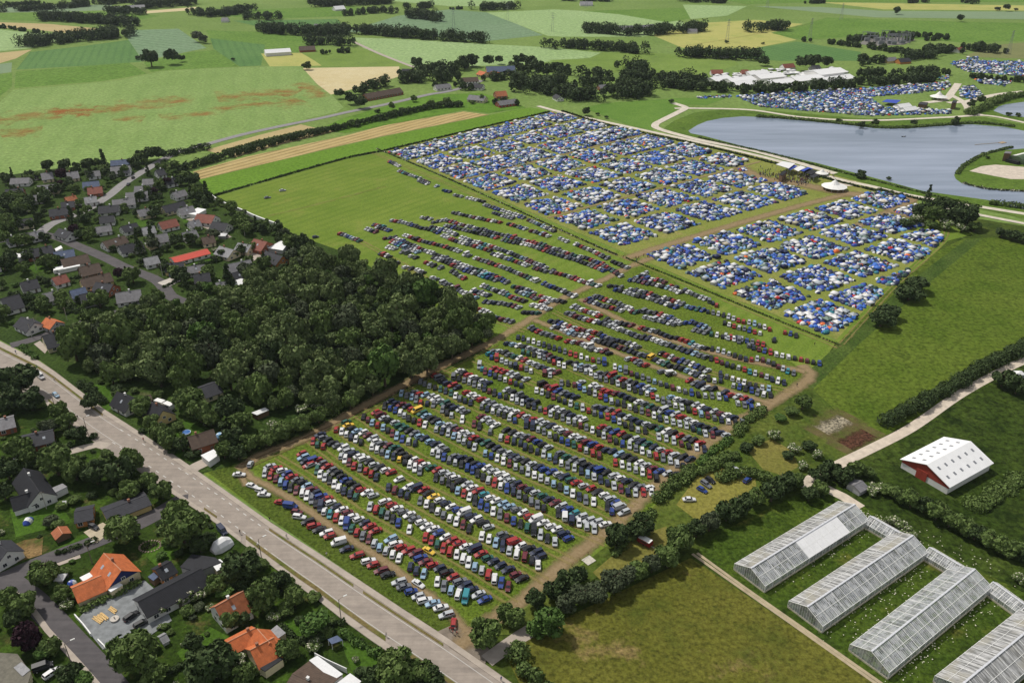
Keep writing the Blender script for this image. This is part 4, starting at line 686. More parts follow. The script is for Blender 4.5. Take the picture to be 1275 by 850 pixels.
    if win:
        n = max(2, int(L / 3.4)); zc = min(1.5, eave * .55)
        for s in (-1, 1):
            for k in range(n):
                q = (k + .5 - n / 2) * L / n * .9
                if door and s == -1 and k == n // 2:
                    mb = MB(); mb.box((0.03, 0, 1.02), (.07, .95, 2.04)); mb.build('door', DOORM, root, W((q, s * (h2 + .001), 0)), sub + s * PI / 2)
                else: window(root, W((q, s * h2, zc)), sub + s * PI / 2, 1.3, min(1.2, eave * .45))
        for s in (-1, 1):
            for q in (-w_ * .22, w_ * .22): window(root, W((s * l2, q, zc)), sub + (0 if s > 0 else PI), 1.1, min(1.1, eave * .42))
            if ridge - eave > 2.2: window(root, W((s * l2, 0, eave + .6)), sub + (0 if s > 0 else PI), 1.0, .9)
    return root
def flat(pts, h, roof, wall, label, name='garage', cat='garage', posts=False, group=None):
    P = [at(x, y, h) for x, y in pts]; c = sum(P, Vector()) / len(P); root = empty(name, (c.x, c.y, 0))
    Q = [((p.x - c.x), (p.y - c.y)) for p in P]; mb = MB()
    if posts:
        for q in Q: mb.box((q[0] * .93, q[1] * .93, h / 2), (.14, .14, h))
        mb.build('post', WALL[wall], root)
    else: mb.prism([(q[0] * .95, q[1] * .95) for q in Q], 0, h - .05); mb.build('wall', WALL[wall], root)
    mb = MB(); mb.prism(Q, h - .05 if not posts else h, h + .18); mb.build('roof', ROOF[roof], root)
    tag(root, lab(label, (sum(p[0] for p in pts) / len(pts), sum(p[1] for p in pts) / len(pts)), plain=True), cat, group); return root
V = 'village houses'
VILL = [(6, 236, 29, 234, 8.5, 'dark', 'brick'), (13, 222, 37, 221, 8, 'grey', 'white'), (50, 216, 65, 214, 10, 'grey', 'cream'), (82, 215, 97, 213, 10, 'grey', 'cream'), (46, 231, 73, 229, 9, 'grey', 'cream'), (102, 227, 123, 225, 8, 'blue', 'white'), (108, 234, 127, 232, 9, 'redbrown', 'brick'), (80, 246, 94, 243, 6, 'rust', 'orange'), (75, 252, 92, 250, 8, 'dark', 'brick'), (60, 261, 85, 258, 9, 'dark', 'brick'), (122, 257, 148, 255, 9, 'dark', 'white'), (137, 200, 161, 198, 8, 'blue', 'grey'), (137, 208, 162, 206, 11, 'grey', 'white'), (193, 212, 204, 210, 9, 'dark', 'white'), (177, 223, 197, 222, 8, 'grey', 'white'), (167, 232, 187, 231, 9, 'grey', 'white'), (156, 240, 184, 238, 9, 'grey', 'white'), (139, 249, 168, 246, 9, 'grey', 'white'), (123, 270, 142, 268, 8, 'dark', 'white'), (201, 257, 229, 250, 9, 'dark', 'cream'), (221, 260, 240, 256, 9, 'grey', 'white'), (197, 277, 219, 272, 9, 'redbrown', 'white'), (245, 266, 268, 268, 10, 'redbrown', 'white'), (264, 276, 284, 278, 9, 'dark', 'white'),
        (127, 301, 155, 293, 8.5, 'brown', 'white'), (147, 307, 176, 300, 8.5, 'dark', 'white'), (187, 294, 208, 290, 9.5, 'grey', 'white'), (205, 328, 229, 326, 9, 'dark', 'yellow'), (232, 332, 255, 329, 7, 'grey', 'white'), (240, 342, 261, 339, 9, 'dark', 'brick'), (273, 306, 291, 311, 9, 'lightgrey', 'cream'), (296, 302, 313, 305, 8, 'lightgrey', 'cream'), (316, 297, 333, 301, 11, 'redbrown', 'brick'), (331, 312, 352, 319, 10, 'dark', 'orange'), (279, 330, 312, 323, 9, 'grey', 'white'), (31, 312, 64, 305, 9, 'dark', 'brick'), (66, 314, 92, 310, 9, 'blue', 'white'), (75, 323, 109, 316, 9, 'brown', 'white'), (97, 333, 123, 327, 10, 'brown', 'brown'), (99, 348, 137, 339, 9, 'brown', 'yellow'), (119, 351, 141, 354, 9, 'dark', 'brick'), (86, 362, 106, 357, 8, 'blue', 'grey'), (98, 367, 123, 361, 10, 'dark', 'grey'), (143, 365, 175, 360, 10, 'grey', 'white'), (73, 284, 89, 289, 8, 'dark', 'white'), (0, 372, 24, 366, 13, 'dark', 'white'), (26, 394, 43, 402, 8.5, 'dark', 'white'), (57, 395, 70, 400, 7, 'orange', 'grey'), (52, 418, 82, 410, 12, 'dark', 'cream'), (268, 352, 282, 350, 7, 'grey', 'white'), (-25, 268, -5, 266, 9, 'dark', 'white'), (118, 283, 138, 280, 7, 'grey', 'white'), (-30, 330, -2, 324, 8, 'white', 'white'), (108, 214, 124, 212, 8, 'grey', 'white'), (34, 244, 52, 242, 8, 'grey', 'white'), (20, 274, 40, 271, 8.5, 'dark', 'cream'), (104, 246, 120, 244, 8, 'lightgrey', 'white'), (214, 240, 230, 236, 8, 'grey', 'white'), (204, 224, 218, 221, 8, 'dark', 'white'), (170, 262, 190, 258, 8.5, 'grey', 'cream'), (150, 282, 170, 277, 8, 'dark', 'white'), (176, 284, 192, 281, 8, 'lightgrey', 'white'), (226, 290, 244, 286, 8.5, 'grey', 'white'), (250, 296, 266, 293, 8, 'brown', 'cream'), (36, 290, 54, 286, 8, 'grey', 'white'), (24, 352, 46, 347, 9, 'dark', 'white'), (52, 366, 72, 361, 8.5, 'grey', 'white'), (178, 322, 196, 318, 8, 'lightgrey', 'white'), (288, 340, 304, 336, 8, 'dark', 'brick'), (40, 200+16, 46, 215, 6, 'dark', 'white'), (6, 296, 20, 293, 8, 'grey', 'white'), (64, 346, 82, 341, 8, 'redbrown', 'white'), (234, 276, 248, 273, 8, 'grey', 'white')]
HEAVY = []
for i, q in enumerate(VILL): gable(*q, group=V, ridge=None, sky=1 if i % 4 == 0 else 0)
gable(213, 321, 258, 309.5, 8, 'red', 'white', 2.5, 3.9, 'long low house with bright red roof and white walls', group=V)
flat([(333, 309), (352, 299), (361, 300), (352, 312)], 2.6, 'white', 'grey', 'white flat carport roof behind the village green edge'); flat([(285, 352), (300, 347), (314, 350), (296, 357)], 2.5, 'white', 'white', 'pale flat roofed outbuilding at the wood corner')
flat([(79, 320 + 11), (68, 333), (72, 337), (100, 331), (98, 327)], 2.2, 'white', 'white', 'long white garage below the brown roofed house'); flat([(20, 315), (30, 311), (32, 318), (22, 322)], 2.4, 'white', 'white', 'white shed left of the red brick house'); flat([(232, 266), (246, 259), (257, 261), (244, 268)], 2.4, 'white', 'white', 'white flat roofed garage beside the red brown roof'); flat([(180, 303), (190, 300), (196, 304), (186, 308)], 2.3, 'white', 'cream', 'white flat annex beside the grey roofed house'); flat([(68, 310), (76, 306), (78, 309), (70, 313)], 2.4, 'white', 'white', 'small white garage beside the solar roofed house')
# ---- houses along the main road
gable(145.5, 487, 165.5, 497, 8, 'black', 'white', 2.6, 6.2, 'white roadside cottage with steep black roof', sky=1)
gable(187, 499, 203, 511, 8.5, 'black', 'yellow', 2.7, 6.4, 'house with pale yellow gable and black roof', chim=1)
gable(180, 493, 188, 491, 4, 'brown', 'brick', 2, 3, 'small brown shed behind the yellow gabled house', win=False, name='shed', cat='shed', door=False)
gable(248, 483, 270, 475, 10, 'dark', 'cream', 2.6, 4.8, 'dark roofed house hidden among trees below the wood')
gable(233, 544, 266, 534, 8.5, 'brown', 'brick', 3.4, 6.0, 'red brick house with brown roof by the main road', sky=0, chim=1)
flat([(250, 567), (266, 559.5), (273, 566), (260, 575)], 2.6, 'white', 'white', 'white carport below the red brick house'); flat([(313, 514), (330, 507.5), (335, 510.5), (320, 517)], 2.3, 'white', 'brown', 'open shed with white roof beside the wood', name='shed', cat='shed'); flat([(118, 458), (128, 454), (132, 456), (122, 461)], 2.2, 'tan', 'brown', 'small tan roofed shelter in the dark wood edge', posts=True, name='shelter', cat='shelter')
gable(-6, 524, 17, 518, 9, 'grey', 'brick', 2.8, 4.6, 'grey roofed brick house at the left edge'); gable(24, 545, 66, 535, 9.5, 'dark', 'brick', 2.7, 4.6, 'low bungalow with wide black roof and brick walls', sky=2)
r_ = gable(29, 582, 49, 612, 8.5, 'black', 'white', 3.0, 6.6, 'white house with dark L shaped roof and tall white gable', chim=1); gable(12, 620, 42, 611, 7, 'black', 'white', 2.7, 5.2, parent=r_, win=False); flat([(54, 612), (78, 602), (84, 606), (60, 618)], 2.5, 'lightgrey', 'white', 'pale flat annex beside the white L roofed house', name='annex', cat='annex')
gable(92, 637, 116, 632, 7.5, 'dark', 'orange', 2.6, 4.0, 'timber bungalow with dark blue grey roof'); gable(128, 637, 183, 616, 8, 'dark', 'yellow', 2.5, 3.6, 'long low dark roofed building with yellow end', win=False); gable(72, 655, 78, 664, 4, 'rust', 'brown', 2, 3, 'small half tiled garden shed', win=False, name='shed', cat='shed', door=False)
gable(-8, 672, 9, 686, 8, 'dark', 'white', 3, 5.8, 'white gabled house cut by the left edge')
WALL['blue'] = M('blue_gable', (.02, .03, .12), .7)
r_ = gable(129, 688, 151, 710, 9.5, 'orange', 'cream', 2.9, 6.6, 'house with bright orange L shaped roof and blue gable', sky=2, chim=1, gcol='blue'); gable(89, 732, 126, 716, 7.5, 'orange', 'cream', 2.6, 4.9, parent=r_, win=False, chim=False)
mb = MB(); 
flat([(131, 731), (146, 724), (153, 728), (138, 737)], 2.6, 'white', 'cream', 'white flat porch below the orange roofed house', name='annex', cat='annex'); flat([(99, 719), (113, 712), (118, 716), (104, 724)], 2.4, 'white', 'grey', 'white skylit lean-to left of the orange roofed house', name='annex', cat='annex')
gable(171, 749, 251, 707, 9, 'black', 'white', 3, 5.4, 'very long black roofed building with white gable end', chim=False); flat([(224, 706), (239, 690), (268, 694), (276, 700), (246, 712)], 3.2, 'black', 'grey', 'wide flat black roofed hall behind the long black roof', name='hall', cat='building')
gable(193, 709, 213, 698, 6.5, 'black', 'orange', 2.8, 4.6, 'small timber house with black roof and orange gable', sky=1); flat([(184, 718), (194, 711), (201, 715), (191, 723)], 2.3, 'blue', 'brown', 'small shed under a green sheet roof', name='shed', cat='shed'); ROOF['green'] = roofmat('green_sheet', (.05, .24, .12))
flat([(262, 700), (274, 696), (283, 704), (270, 711)], 3, 'white', 'cream', 'white flat terrace roof at the end of the long black roof', name='annex', cat='annex')
gable(267, 755, 303, 735, 8.5, 'rust', 'white', 3.6, 7.2, 'white gabled cottage with rust orange tile roof', sky=1, chim=1)
r_ = gable(283, 799, 318, 781, 5.5, 'orange', 'cream', 2.7, 4.4, 'cream house with twin bright orange tile roofs', chim=1); gable(311, 809, 341, 793, 8, 'orange', 'cream', 3, 6.0, parent=r_, win=False); gable(320, 782, 336, 800, 7, 'orange', 'cream', 2.8, 5.8, parent=r_, win=False, chim=False)
flat([(318, 828), (340, 812), (353, 820), (330, 836)], 2.7, 'black', 'cream', 'flat black roofed garage below the orange twin roofs'); flat([(335, 786), (345, 778), (356, 788), (346, 795)], 2.6, 'lightgrey', 'cream', 'grey flat conservatory roof beside the orange twin roofs', name='annex', cat='annex')
gable(364, 838, 406, 857, 12, 'brown', 'white', 2.7, 4.6, 'wide bungalow with grey brown ribbed roof at the bottom edge', chim=1); flat([(385, 822), (395, 816), (427, 839), (415, 847)], 2.9, 'white', 'white', 'white flat roofed wing of the brown bungalow', name='annex', cat='annex'); flat([(420, 850), (436, 838), (450, 848), (436, 862)], 2.7, 'white', 'white', 'white flat garage roof at the bottom edge')
flat([(-10, 812), (22, 814), (39, 838), (30, 868), (-10, 880)], 2.8, 'olive', 'cream', 'flat olive grey roofed house in the bottom left corner', name='house', cat='house'); flat([(17, 831), (27, 824), (38, 834), (28, 842)], 2.95, 'lightgrey', 'cream', 'grey glazed terrace roof at the bottom left house', name='annex', cat='annex')
flat([(408, 796), (420, 791), (427, 797), (413, 802)], 2.2, 'blue', 'white', 'small teal roofed garden shelter on the lawn', posts=True, name='shelter', cat='shelter')
gable(198, 793, 207, 788, 3, 'lightgrey', 'white', 1.7, 2.6, 'small white glass garden house', win=False, door=False, name='garden_greenhouse', cat='greenhouse', chim=False)
gable(1063, 604, 1074, 598, 5, 'grey', 'grey', 2.2, 3.2, 'small grey shed beside the greenhouse drive', win=False, name='shed', cat='shed', door=False, chim=False)
# ---- hamlet and farms beyond
FARH = [(453, 117, 498, 109, 11, 'brown', 'brick', 'long dark brown farm building'), (500, 86, 511, 86, 9, 'dark', 'white', 'white farmhouse left gable'), (511, 86, 520, 89, 9, 'dark', 'white', 'white farmhouse right gable'), (605, 83, 641, 82, 14, 'blue', 'orange', 'long blue grey farm roof on orange walls'), (597, 88, 605, 90, 9, 'orange', 'cream', 'small orange roofed hamlet house'), (611, 89, 621, 90, 9, 'orange', 'cream', 'orange roofed hamlet cottage'), (574, 97, 595, 96, 10, 'brown', 'white', 'brown roofed white hamlet house'), (588, 104, 602, 105, 9, 'dark', 'white', 'dark roofed white hamlet house'), (584, 118, 605, 120, 10, 'grey', 'cream', 'grey roofed tan farm barn'), (616, 114, 630, 113, 11, 'rust', 'brick', 'red orange roofed brick house'), (619, 126, 642, 123, 9, 'grey', 'red', 'red barn with grey roof'), (692, 117, 698, 120, 7, 'dark', 'white', 'white gable among hamlet trees'), (710, 104, 716, 106, 7, 'dark', 'white', 'small white gable in the trees'), (541, 106, 560, 104, 9, 'grey', 'white', 'grey roofed white house'), (372, 58, 392, 57, 12, 'brown', 'brick', 'brown farmhouse'), (764, 32, 792, 32, 14, 'grey', 'white', 'far grey farm shed'), (797, 32, 814, 30, 12, 'grey', 'grey', 'second far grey farm shed'), (1102, 72, 1115, 71, 10, 'grey', 'yellow', 'yellow farmhouse with grey roof'), (1118, 73, 1132, 72, 10, 'dark', 'orange', 'dark roofed orange farm wing'), (1191, 60, 1199, 58, 9, 'redbrown', 'white', 'red roofed white far house'), (885, 87, 900, 87, 10, 'redbrown', 'white', 'red roofed house left of the halls'), (923, 87, 932, 87, 9, 'redbrown', 'brick', 'small red roofed house'), (974, 80, 988, 79, 10, 'redbrown', 'white', 'white gabled house behind the halls'), (142, 8, 152, 8, 18, 'white', 'white', 'far white shed'), (158, 7, 180, 6, 18, 'lightgrey', 'white', 'far pale grey shed'), (391, 30, 396, 30, 10, 'grey', 'white', 'tiny far grey barn'), (410, 32, 418, 31, 12, 'grey', 'white', 'far grey barn in trees'), (745, 106, 755, 105, 8, 'grey', 'brick', 'brown house in hamlet trees'), (415, 8, 428, 7, 14, 'white', 'white', 'white far farm building'), (856, 36, 868, 36, 10, 'grey', 'white', 'pale far house in trees'), (895, 66, 910, 65, 10, 'lightgrey', 'white', 'pale house in a tree belt'), (276, 22, 284, 22, 12, 'grey', 'white', 'far grey house between woods'), (1010, 82, 1020, 81, 8, 'grey', 'white', 'grey house behind festival halls'), (722, 2, 738, 2, 14, 'lightgrey', 'white', 'far pale farm at the top')]
for q in FARH: gable(*q[:7], label=None if False else q[7], group='hamlet and farm buildings', win=q[1] > 80, chim=False, door=False)
gable(329, 62, 361, 60, 16, 'white', 'white', 4, 7, 'long white farm greenhouse in the fields', win=False, chim=False, door=False, name='farm_greenhouse', cat='greenhouse')
for i, (x1, y1, x2, y2, wd, rh) in enumerate([(884, 97, 905, 93, 18, 6), (905, 98, 935, 94, 20, 6), (912, 102, 940, 99, 16, 5), (940, 93, 972, 90, 20, 7), (955, 100, 985, 97, 18, 6), (985, 96, 1020, 92, 22, 7), (1012, 88, 1046, 84, 24, 9), (1020, 97, 1058, 92, 18, 6), (930, 89, 955, 87, 14, 5), (978, 103, 996, 101, 14, 5)]):
    gable(x1, y1, x2, y2, wd, 'white', 'white', rh - 2.5, rh, ['low white festival tent hall', 'long white festival tent hall', 'white festival tent roof', 'wide white festival hall', 'pale festival hall', 'big white festival hall', 'tall white festival hall with rounded roof', 'white festival hall at the right end', 'small white festival tent', 'small white hall above the belt'][i], win=False, chim=False, door=False, name='tent_hall', cat='tent hall', group='white festival halls')
# ---- the barn
def barn():
    A, B = at(1154, 578, 7.2), at(1209, 549, 7.2); L = (B - A).length; c = (A + B) / 2; rz = math.atan2(B.y - A.y, B.x - A.x); root = empty('barn', (c.x, c.y, 0), rz); l2, h2, ev, rd = L / 2, 9.2, 3.7, 7.2; sl = (rd - ev) / h2
    mb = MB(); mb.prism([(-l2 + .5, -h2 + .4), (l2 - .5, -h2 + .4), (l2 - .5, h2 - .4), (-l2 + .5, h2 - .4)], 0, 2.5); mb.build('lower_wall', WALL['white'], root)
    mb = MB()
    for s in (-1, 1):
        x = s * (l2 - .45); mb.faces([(x, -h2 + .35, 2.5), (x, h2 - .35, 2.5), (x, h2 - .35, ev), (x, 0, rd - .12), (x, -h2 + .35, ev)], [(0, 1, 2, 3, 4) if s > 0 else (4, 3, 2, 1, 0)])
        y = s * (h2 - .35); mb.faces([(-l2 + .45, y, 2.5), (l2 - .45, y, 2.5), (l2 - .45, y, ev), (-l2 + .45, y, ev)], [(0, 1, 2, 3) if s < 0 else (3, 2, 1, 0)])
    mb.build('gable_cladding', WALL['red'], root)
    mb = MB(); mb.box((-l2 + .35, 1, 1.9), (.12, 4, 3.8)); mb.build('barn_door', WALL['red'], root)
    mb = MB(); 
    for s in (-1, 1):
        a = [(-l2, 0, rd), (l2, 0, rd), (l2, s * (h2 + .3), ev - .3 * sl), (-l2, s * (h2 + .3), ev - .3 * sl)]; b = [(p[0], p[1], p[2] - .2) for p in a]; fl = [(0, 1, 2, 3), (7, 6, 5, 4), (0, 4, 5, 1), (1, 5, 6, 2), (2, 6, 7, 3), (3, 7, 4, 0)]; mb.faces(a + b, [f[::-1] for f in fl] if s > 0 else fl)
    rf = mb.build('roof', M('white_metal_roof', (.82, .82, .82), .5, var=.05, scale=.3), root)
    for s in (-1, 1):
        for row in (.3, .7):
            for k in range(6):
                x = (k - 2.5) * L / 6.6; y = s * h2 * row; z = rd - h2 * row * sl + .06; mb = MB(); d = .8; mb.box((0, 0, 0), (.85, 1.2, .08)); o = mb.build('skylight', M('barn_skylight', (.22, .23, .25), .3), root, (x, y, z)); o.rotation_euler = (math.atan(-s * sl), 0, 0)
    tag(root, 'white roofed barn with dark red gable and rows of small skylights', 'barn')
barn()
# ---- greenhouses
gg, nt, b, o = newmat('greenhouse_glass')
t = nt.nodes.new('ShaderNodeTexCoord'); n1 = ramp(nt, noise(nt, .35, 6, .75, t.outputs['Object']), .35, .68); n2 = noise(nt, 2.5, 4, .6, t.outputs['Object'])
nt.links.new(mix(nt, n1, (.42, .45, .50), (.68, .69, .70)), b.inputs['Base Color']); b.inputs['Roughness'].default_value = .25
tr = nt.nodes.new('ShaderNodeBsdfTransparent'); ms = nt.nodes.new('ShaderNodeMixShader')
vm = nt.nodes.new('ShaderNodeVectorMath'); vm.operation = 'MULTIPLY'; vm.inputs[1].default_value = (1.61, .55, 0); nt.links.new(t.outputs['Object'], vm.inputs[0]); vf = nt.nodes.new('ShaderNodeVectorMath'); vf.operation = 'FLOOR'; nt.links.new(vm.outputs[0], vf.inputs[0]); wn = nt.nodes.new('ShaderNodeTexWhiteNoise'); wn.noise_dimensions = '2D'; nt.links.new(vf.outputs[0], wn.inputs['Vector'])
nt.links.new(math_(nt, 'ADD', math_(nt, 'MULTIPLY', n1, .28), math_(nt, 'ADD', math_(nt, 'MULTIPLY', n2, .26), math_(nt, 'MULTIPLY', wn.outputs['Value'], .40))), ms.inputs[0]); nt.links.new(tr.outputs[0], ms.inputs[1]); nt.links.new(b.outputs[0], ms.inputs[2]); nt.links.new(ms.outputs[0], o.inputs[0])
dg, nt, b, o = newmat('dirty_glass')
t = nt.nodes.new('ShaderNodeTexCoord'); mp = nt.nodes.new('ShaderNodeMapping'); mp.inputs['Scale'].default_value = (2.2, .25, .25); nt.links.new(t.outputs['Object'], mp.inputs[0]); n1 = ramp(nt, noise(nt, .8, 6, .7, mp.outputs[0]), .42, .62); n3 = ramp(nt, noise(nt, .12, 3, .6, t.outputs['Object']), .5, .7)
nt.links.new(mix(nt, n3, mix(nt, n1, (.17, .17, .165), (.60, .60, .60)), (.36, .34, .28)), b.inputs['Base Color']); b.inputs['Roughness'].default_value = .5
tr = nt.nodes.new('ShaderNodeBsdfTransparent'); ms = nt.nodes.new('ShaderNodeMixShader'); ms.inputs[0].default_value = .88; nt.links.new(tr.outputs[0], ms.inputs[1]); nt.links.new(b.outputs[0], ms.inputs[2]); nt.links.new(ms.outputs[0], o.inputs[0])
SH = M('shade_paint', (.80, .80, .80), .6, var=.06, scale=.6); BAR = M('white_bars', (.76, .76, .74), .5, scale=2); BASEW = M('greenhouse_plinth', (.48, .44, .34), .9, scale=.7, var=.25); FLOORG = M('greenhouse_floor', (.05, .06, .035), .95, scale=.5, var=.5)
def greenhouse(x1, y1, x2, y2, w_, label, eave=2.6, ridge=5.2, shade=None, dirty=(True, False), bay=3.4, small=False):
    A, B = at(x1, y1, ridge), at(x2, y2, ridge); L = (B - A).length; c = (A + B) / 2; rz = math.atan2(B.y - A.y, B.x - A.x); root = empty('greenhouse', (c.x, c.y, 0), rz); l2, h2 = L / 2, w_ / 2; sl = (ridge - eave) / h2; cs = math.cos(math.atan(sl))
    mb = MB(); mb.face([(-l2, -h2, .06), (l2, -h2, .06), (l2, h2, .06), (-l2, h2, .06)])
    rr = random.Random(int(x1))
    if not small:
        for k in range(int(L / 2.2)):
            for j in range(4): mb.box((-l2 + 1.2 + k * 2.2, -h2 + (j + .5) * w_ / 4, .25 + rr.random() * .2), (1.6, w_ / 4 * .6, .5 + rr.random() * .5), 0, 1)
    mb.build('floor', [FLOORG, LF['mid']], root)
    mb = MB()
    for s in (-1, 1): mb.box((0, s * h2, .35), (L, .16, .7)); mb.box((s * l2, 0, .35), (.16, w_ - .2, .7))
    mb.build('plinth', BASEW, root)
    for s in (-1, 1):     # +y is the side away to the left in the photograph
        mb = MB(); f = [(-l2, s * h2, eave), (l2, s * h2, eave), (l2, 0, ridge), (-l2, 0, ridge)]; mb.face(f if s < 0 else f[::-1]); mb.build('roof_glazing', dg if dirty[0 if s > 0 else 1] else gg, root)
        mb = MB(); f = [(-l2, s * h2, .7), (l2, s * h2, .7), (l2, s * h2, eave), (-l2, s * h2, eave)]; mb.face(f if s < 0 else f[::-1]); mb.build('side_glazing', gg, root)
        mb = MB(); x = s * l2; f = [(x, -h2, .7), (x, h2, .7), (x, h2, eave), (x, 0, ridge), (x, -h2, eave)]; mb.face(f if s > 0 else f[::-1]); mb.build('gable_glazing', gg, root)
    if shade:
        a, b_ = -l2 + shade[0] * L, -l2 + shade[1] * L; mb = MB(); q = .08; mb.face([(a, -h2, eave + q), (b_, -h2, eave + q), (b_, -.15, ridge - .15 * sl + q), (a, -.15, ridge - .15 * sl + q)]); mb.build('shade_sheet', SH, root)
    mb = MB(); n = round(L / bay)
    for k in range(n + 1):
        x = -l2 + k * L / n
        for s in (-1, 1): mb.tube((x, s * h2, .7), (x, s * h2, eave), .07, n=4); mb.tube((x, s * h2, eave + .05), (x, 0, ridge + .05), .09, n=4)
    for s in (-1, 1):
        for f in (.02, .5): mb.tube((-l2, s * h2 * (1 - f), eave + (ridge - eave) * f + .06), (l2, s * h2 * (1 - f), eave + (ridge - eave) * f + .06), .07, n=4)
    mb.build('frame', BAR, root)
    mb = MB(); n2 = round(L / .62)
    for k in range(n2 + 1):
        x = -l2 + k * L / n2
        for s in (-1, 1):
            if not dirty[0 if s > 0 else 1] : mb.tube((x, s * h2, eave + .04), (x, 0, ridge + .04), .036, n=3)
            mb.tube((x, s * h2, .7), (x, s * h2, eave), .03, n=3)
    for s in (-1, 1):
        m = round(w_ / .75)
        for k in range(m + 1):
            y = -h2 + k * w_ / m; mb.tube((s * l2, y, .3), (s * l2, y, ridge - abs(y) * sl), .05, n=3)
        mb.tube((s * l2, -h2, eave), (s * l2, 0, ridge), .08, n=4); mb.tube((s * l2, h2, eave), (s * l2, 0, ridge), .08, n=4)
    mb.build('glazing_bars', BAR, root)
    mb = MB(); mb.box((0, 0, ridge + .1), (L, .5, .12)); mb.build('ridge_cap', M('galvanised', (.66, .67, .70), .4, metal=.2), root)
    tag(root, label, 'greenhouse', 'greenhouses by the concrete track'); return root
greenhouse(935, 707, 1064.5, 627.5, 11.6, 'first greenhouse with a solid white shaded half roof, nearest the white barn hedge', shade=(.40, .80)); greenhouse(1005, 755, 1137, 666, 11.6, 'second greenhouse with a pale dirty left roof, between the first and third'); greenhouse(1085, 810.5, 1214, 708, 11.6, 'third greenhouse with yellowed panes in its left roof', dirty=(False, False)); greenhouse(1196, 853, 1300, 768, 12.5, 'dirty grey streaked greenhouse cut by the bottom right corner', dirty=(True, True))
def annex_gh(xa, ya, xb, yb, label): greenhouse(xa, ya, xb, yb, 5.5, label, 2.0, 3.6, bay=2.2, small=True, dirty=(True, False))
annex_gh(1083, 642, 1120, 663, 'small lean greenhouse link between the first two greenhouses'); annex_gh(1157, 681, 1196, 704, 'small greenhouse link between the second and third greenhouse'); annex_gh(1236, 724, 1278, 754, 'small greenhouse link right of the third greenhouse')
# ================================================================== CARS
PAINT = {'white': (.66, .66, .66), 'silver': (.42, .44, .46), 'grey': (.14, .15, .17), 'black': (.014, .015, .019), 'navy': (.018, .026, .06), 'blue': (.02, .05, .22), 'red': (.32, .028, .028), 'maroon': (.13, .022, .032), 'green': (.02, .10, .075), 'teal': (.03, .22, .26), 'yellow': (.72, .47, .06), 'pale blue': (.24, .36, .48)}
CODE = dict(w='white', s='silver', g='grey', k='black', n='navy', b='blue', r='red', m='maroon', t='green', c='teal', y='yellow', p='pale blue')
def paintmat(c):
    k = 'paint_' + c
    if k not in MC:
        m, nt, b, o = newmat(k); b.inputs['Base Color'].default_value = PAINT[c] + (1,); b.inputs['Roughness'].default_value = .4; b.inputs['Specular IOR Level'].default_value = .35; b.inputs['Coat Weight'].default_value = .25; b.inputs['Coat Roughness'].default_value = .1; MC[k] = m
    return MC[k]
CGL = M('car_glass', (.012, .014, .018), .06, spec=.8, var=.05); TYRE = M('tyre', (.018, .018, .018), .9); HEAD = M('headlamp', (.60, .62, .62), .1, spec=.8); TAIL = M('tail_lamp', (.35, .02, .02), .25)
# type: length, half width, hood height, roof height, cabin base x0 x1, roof x0 x1
CT_ = {'hatchback': (3.95, .83, .92, 1.45, -1.85, 1.05, -1.45, .35), 'saloon': (4.5, .86, .92, 1.42, -1.55, 1.05, -.95, .35), 'estate': (4.6, .86, .93, 1.46, -2.2, 1.05, -1.95, .35), 'van': (4.9, .95, 1.15, 2.05, -2.4, 1.75, -2.35, .95)}
def hull(tp):
    L, hw, hz, rz, c0, c1, r0, r1 = CT_[tp]; h = L / 2; mb = MB()
    st = [(-h, .80, .42, hz - .20), (-h + .12, .93, .26, hz - .04), (-h * .55, 1, .22, hz), (h * .3, 1, .22, hz - .01), (h * .62, .98, .24, hz - .08), (h - .18, .90, .26, hz - .22), (h, .74, .40, hz - .36)]
    rings = []
    for x, k, z0, z1 in st:
        y = hw * k; rings.append([(x, -y * .9, z0), (x, -y, z0 + .12), (x, -y, z1 - .16), (x, -y * .86, z1), (x, y * .86, z1), (x, y, z1 - .16), (x, y, z0 + .12), (x, y * .9, z0)])
    vs = [p for r in rings for p in r]; fs = []
    for i in range(len(rings) - 1):
        for j in range(8): a, b = i * 8 + j, i * 8 + (j + 1) % 8; fs.append((a, a + 8, b + 8, b)[::-1])
    fs += [tuple(range(8))[::-1][::-1], tuple(range(len(vs) - 8, len(vs)))[::-1]]
    mb.faces(vs, fs); return mb
def cabin(tp):
    L, hw, hz, rz, c0, c1, r0, r1 = CT_[tp]; yb, yr = hw * .88, hw * .70 if tp != 'van' else hw * .86; zb = hz - .05
    B = [(c0, -yb, zb), (c1, -yb, zb), (c1, yb, zb), (c0, yb, zb)]; T = [(r0, -yr, rz), (r1, -yr, rz), (r1, yr, rz), (r0, yr, rz)]; return B, T
def inset(q, a, b, off):
    """panel on a 4 cornered face (bottom0, bottom1, top1, top0)"""
    P = [Vector(p) for p in q]; n = (P[1] - P[0]).cross(P[3] - P[0]).normalized() * off
    def bl(u, v): return P[0].lerp(P[1], u).lerp(P[3].lerp(P[2], u), v) + n
    return [bl(a, b), bl(1 - a, b), bl(1 - a, 1 - b * .7), bl(a, 1 - b * .7)]
CMESH = {}
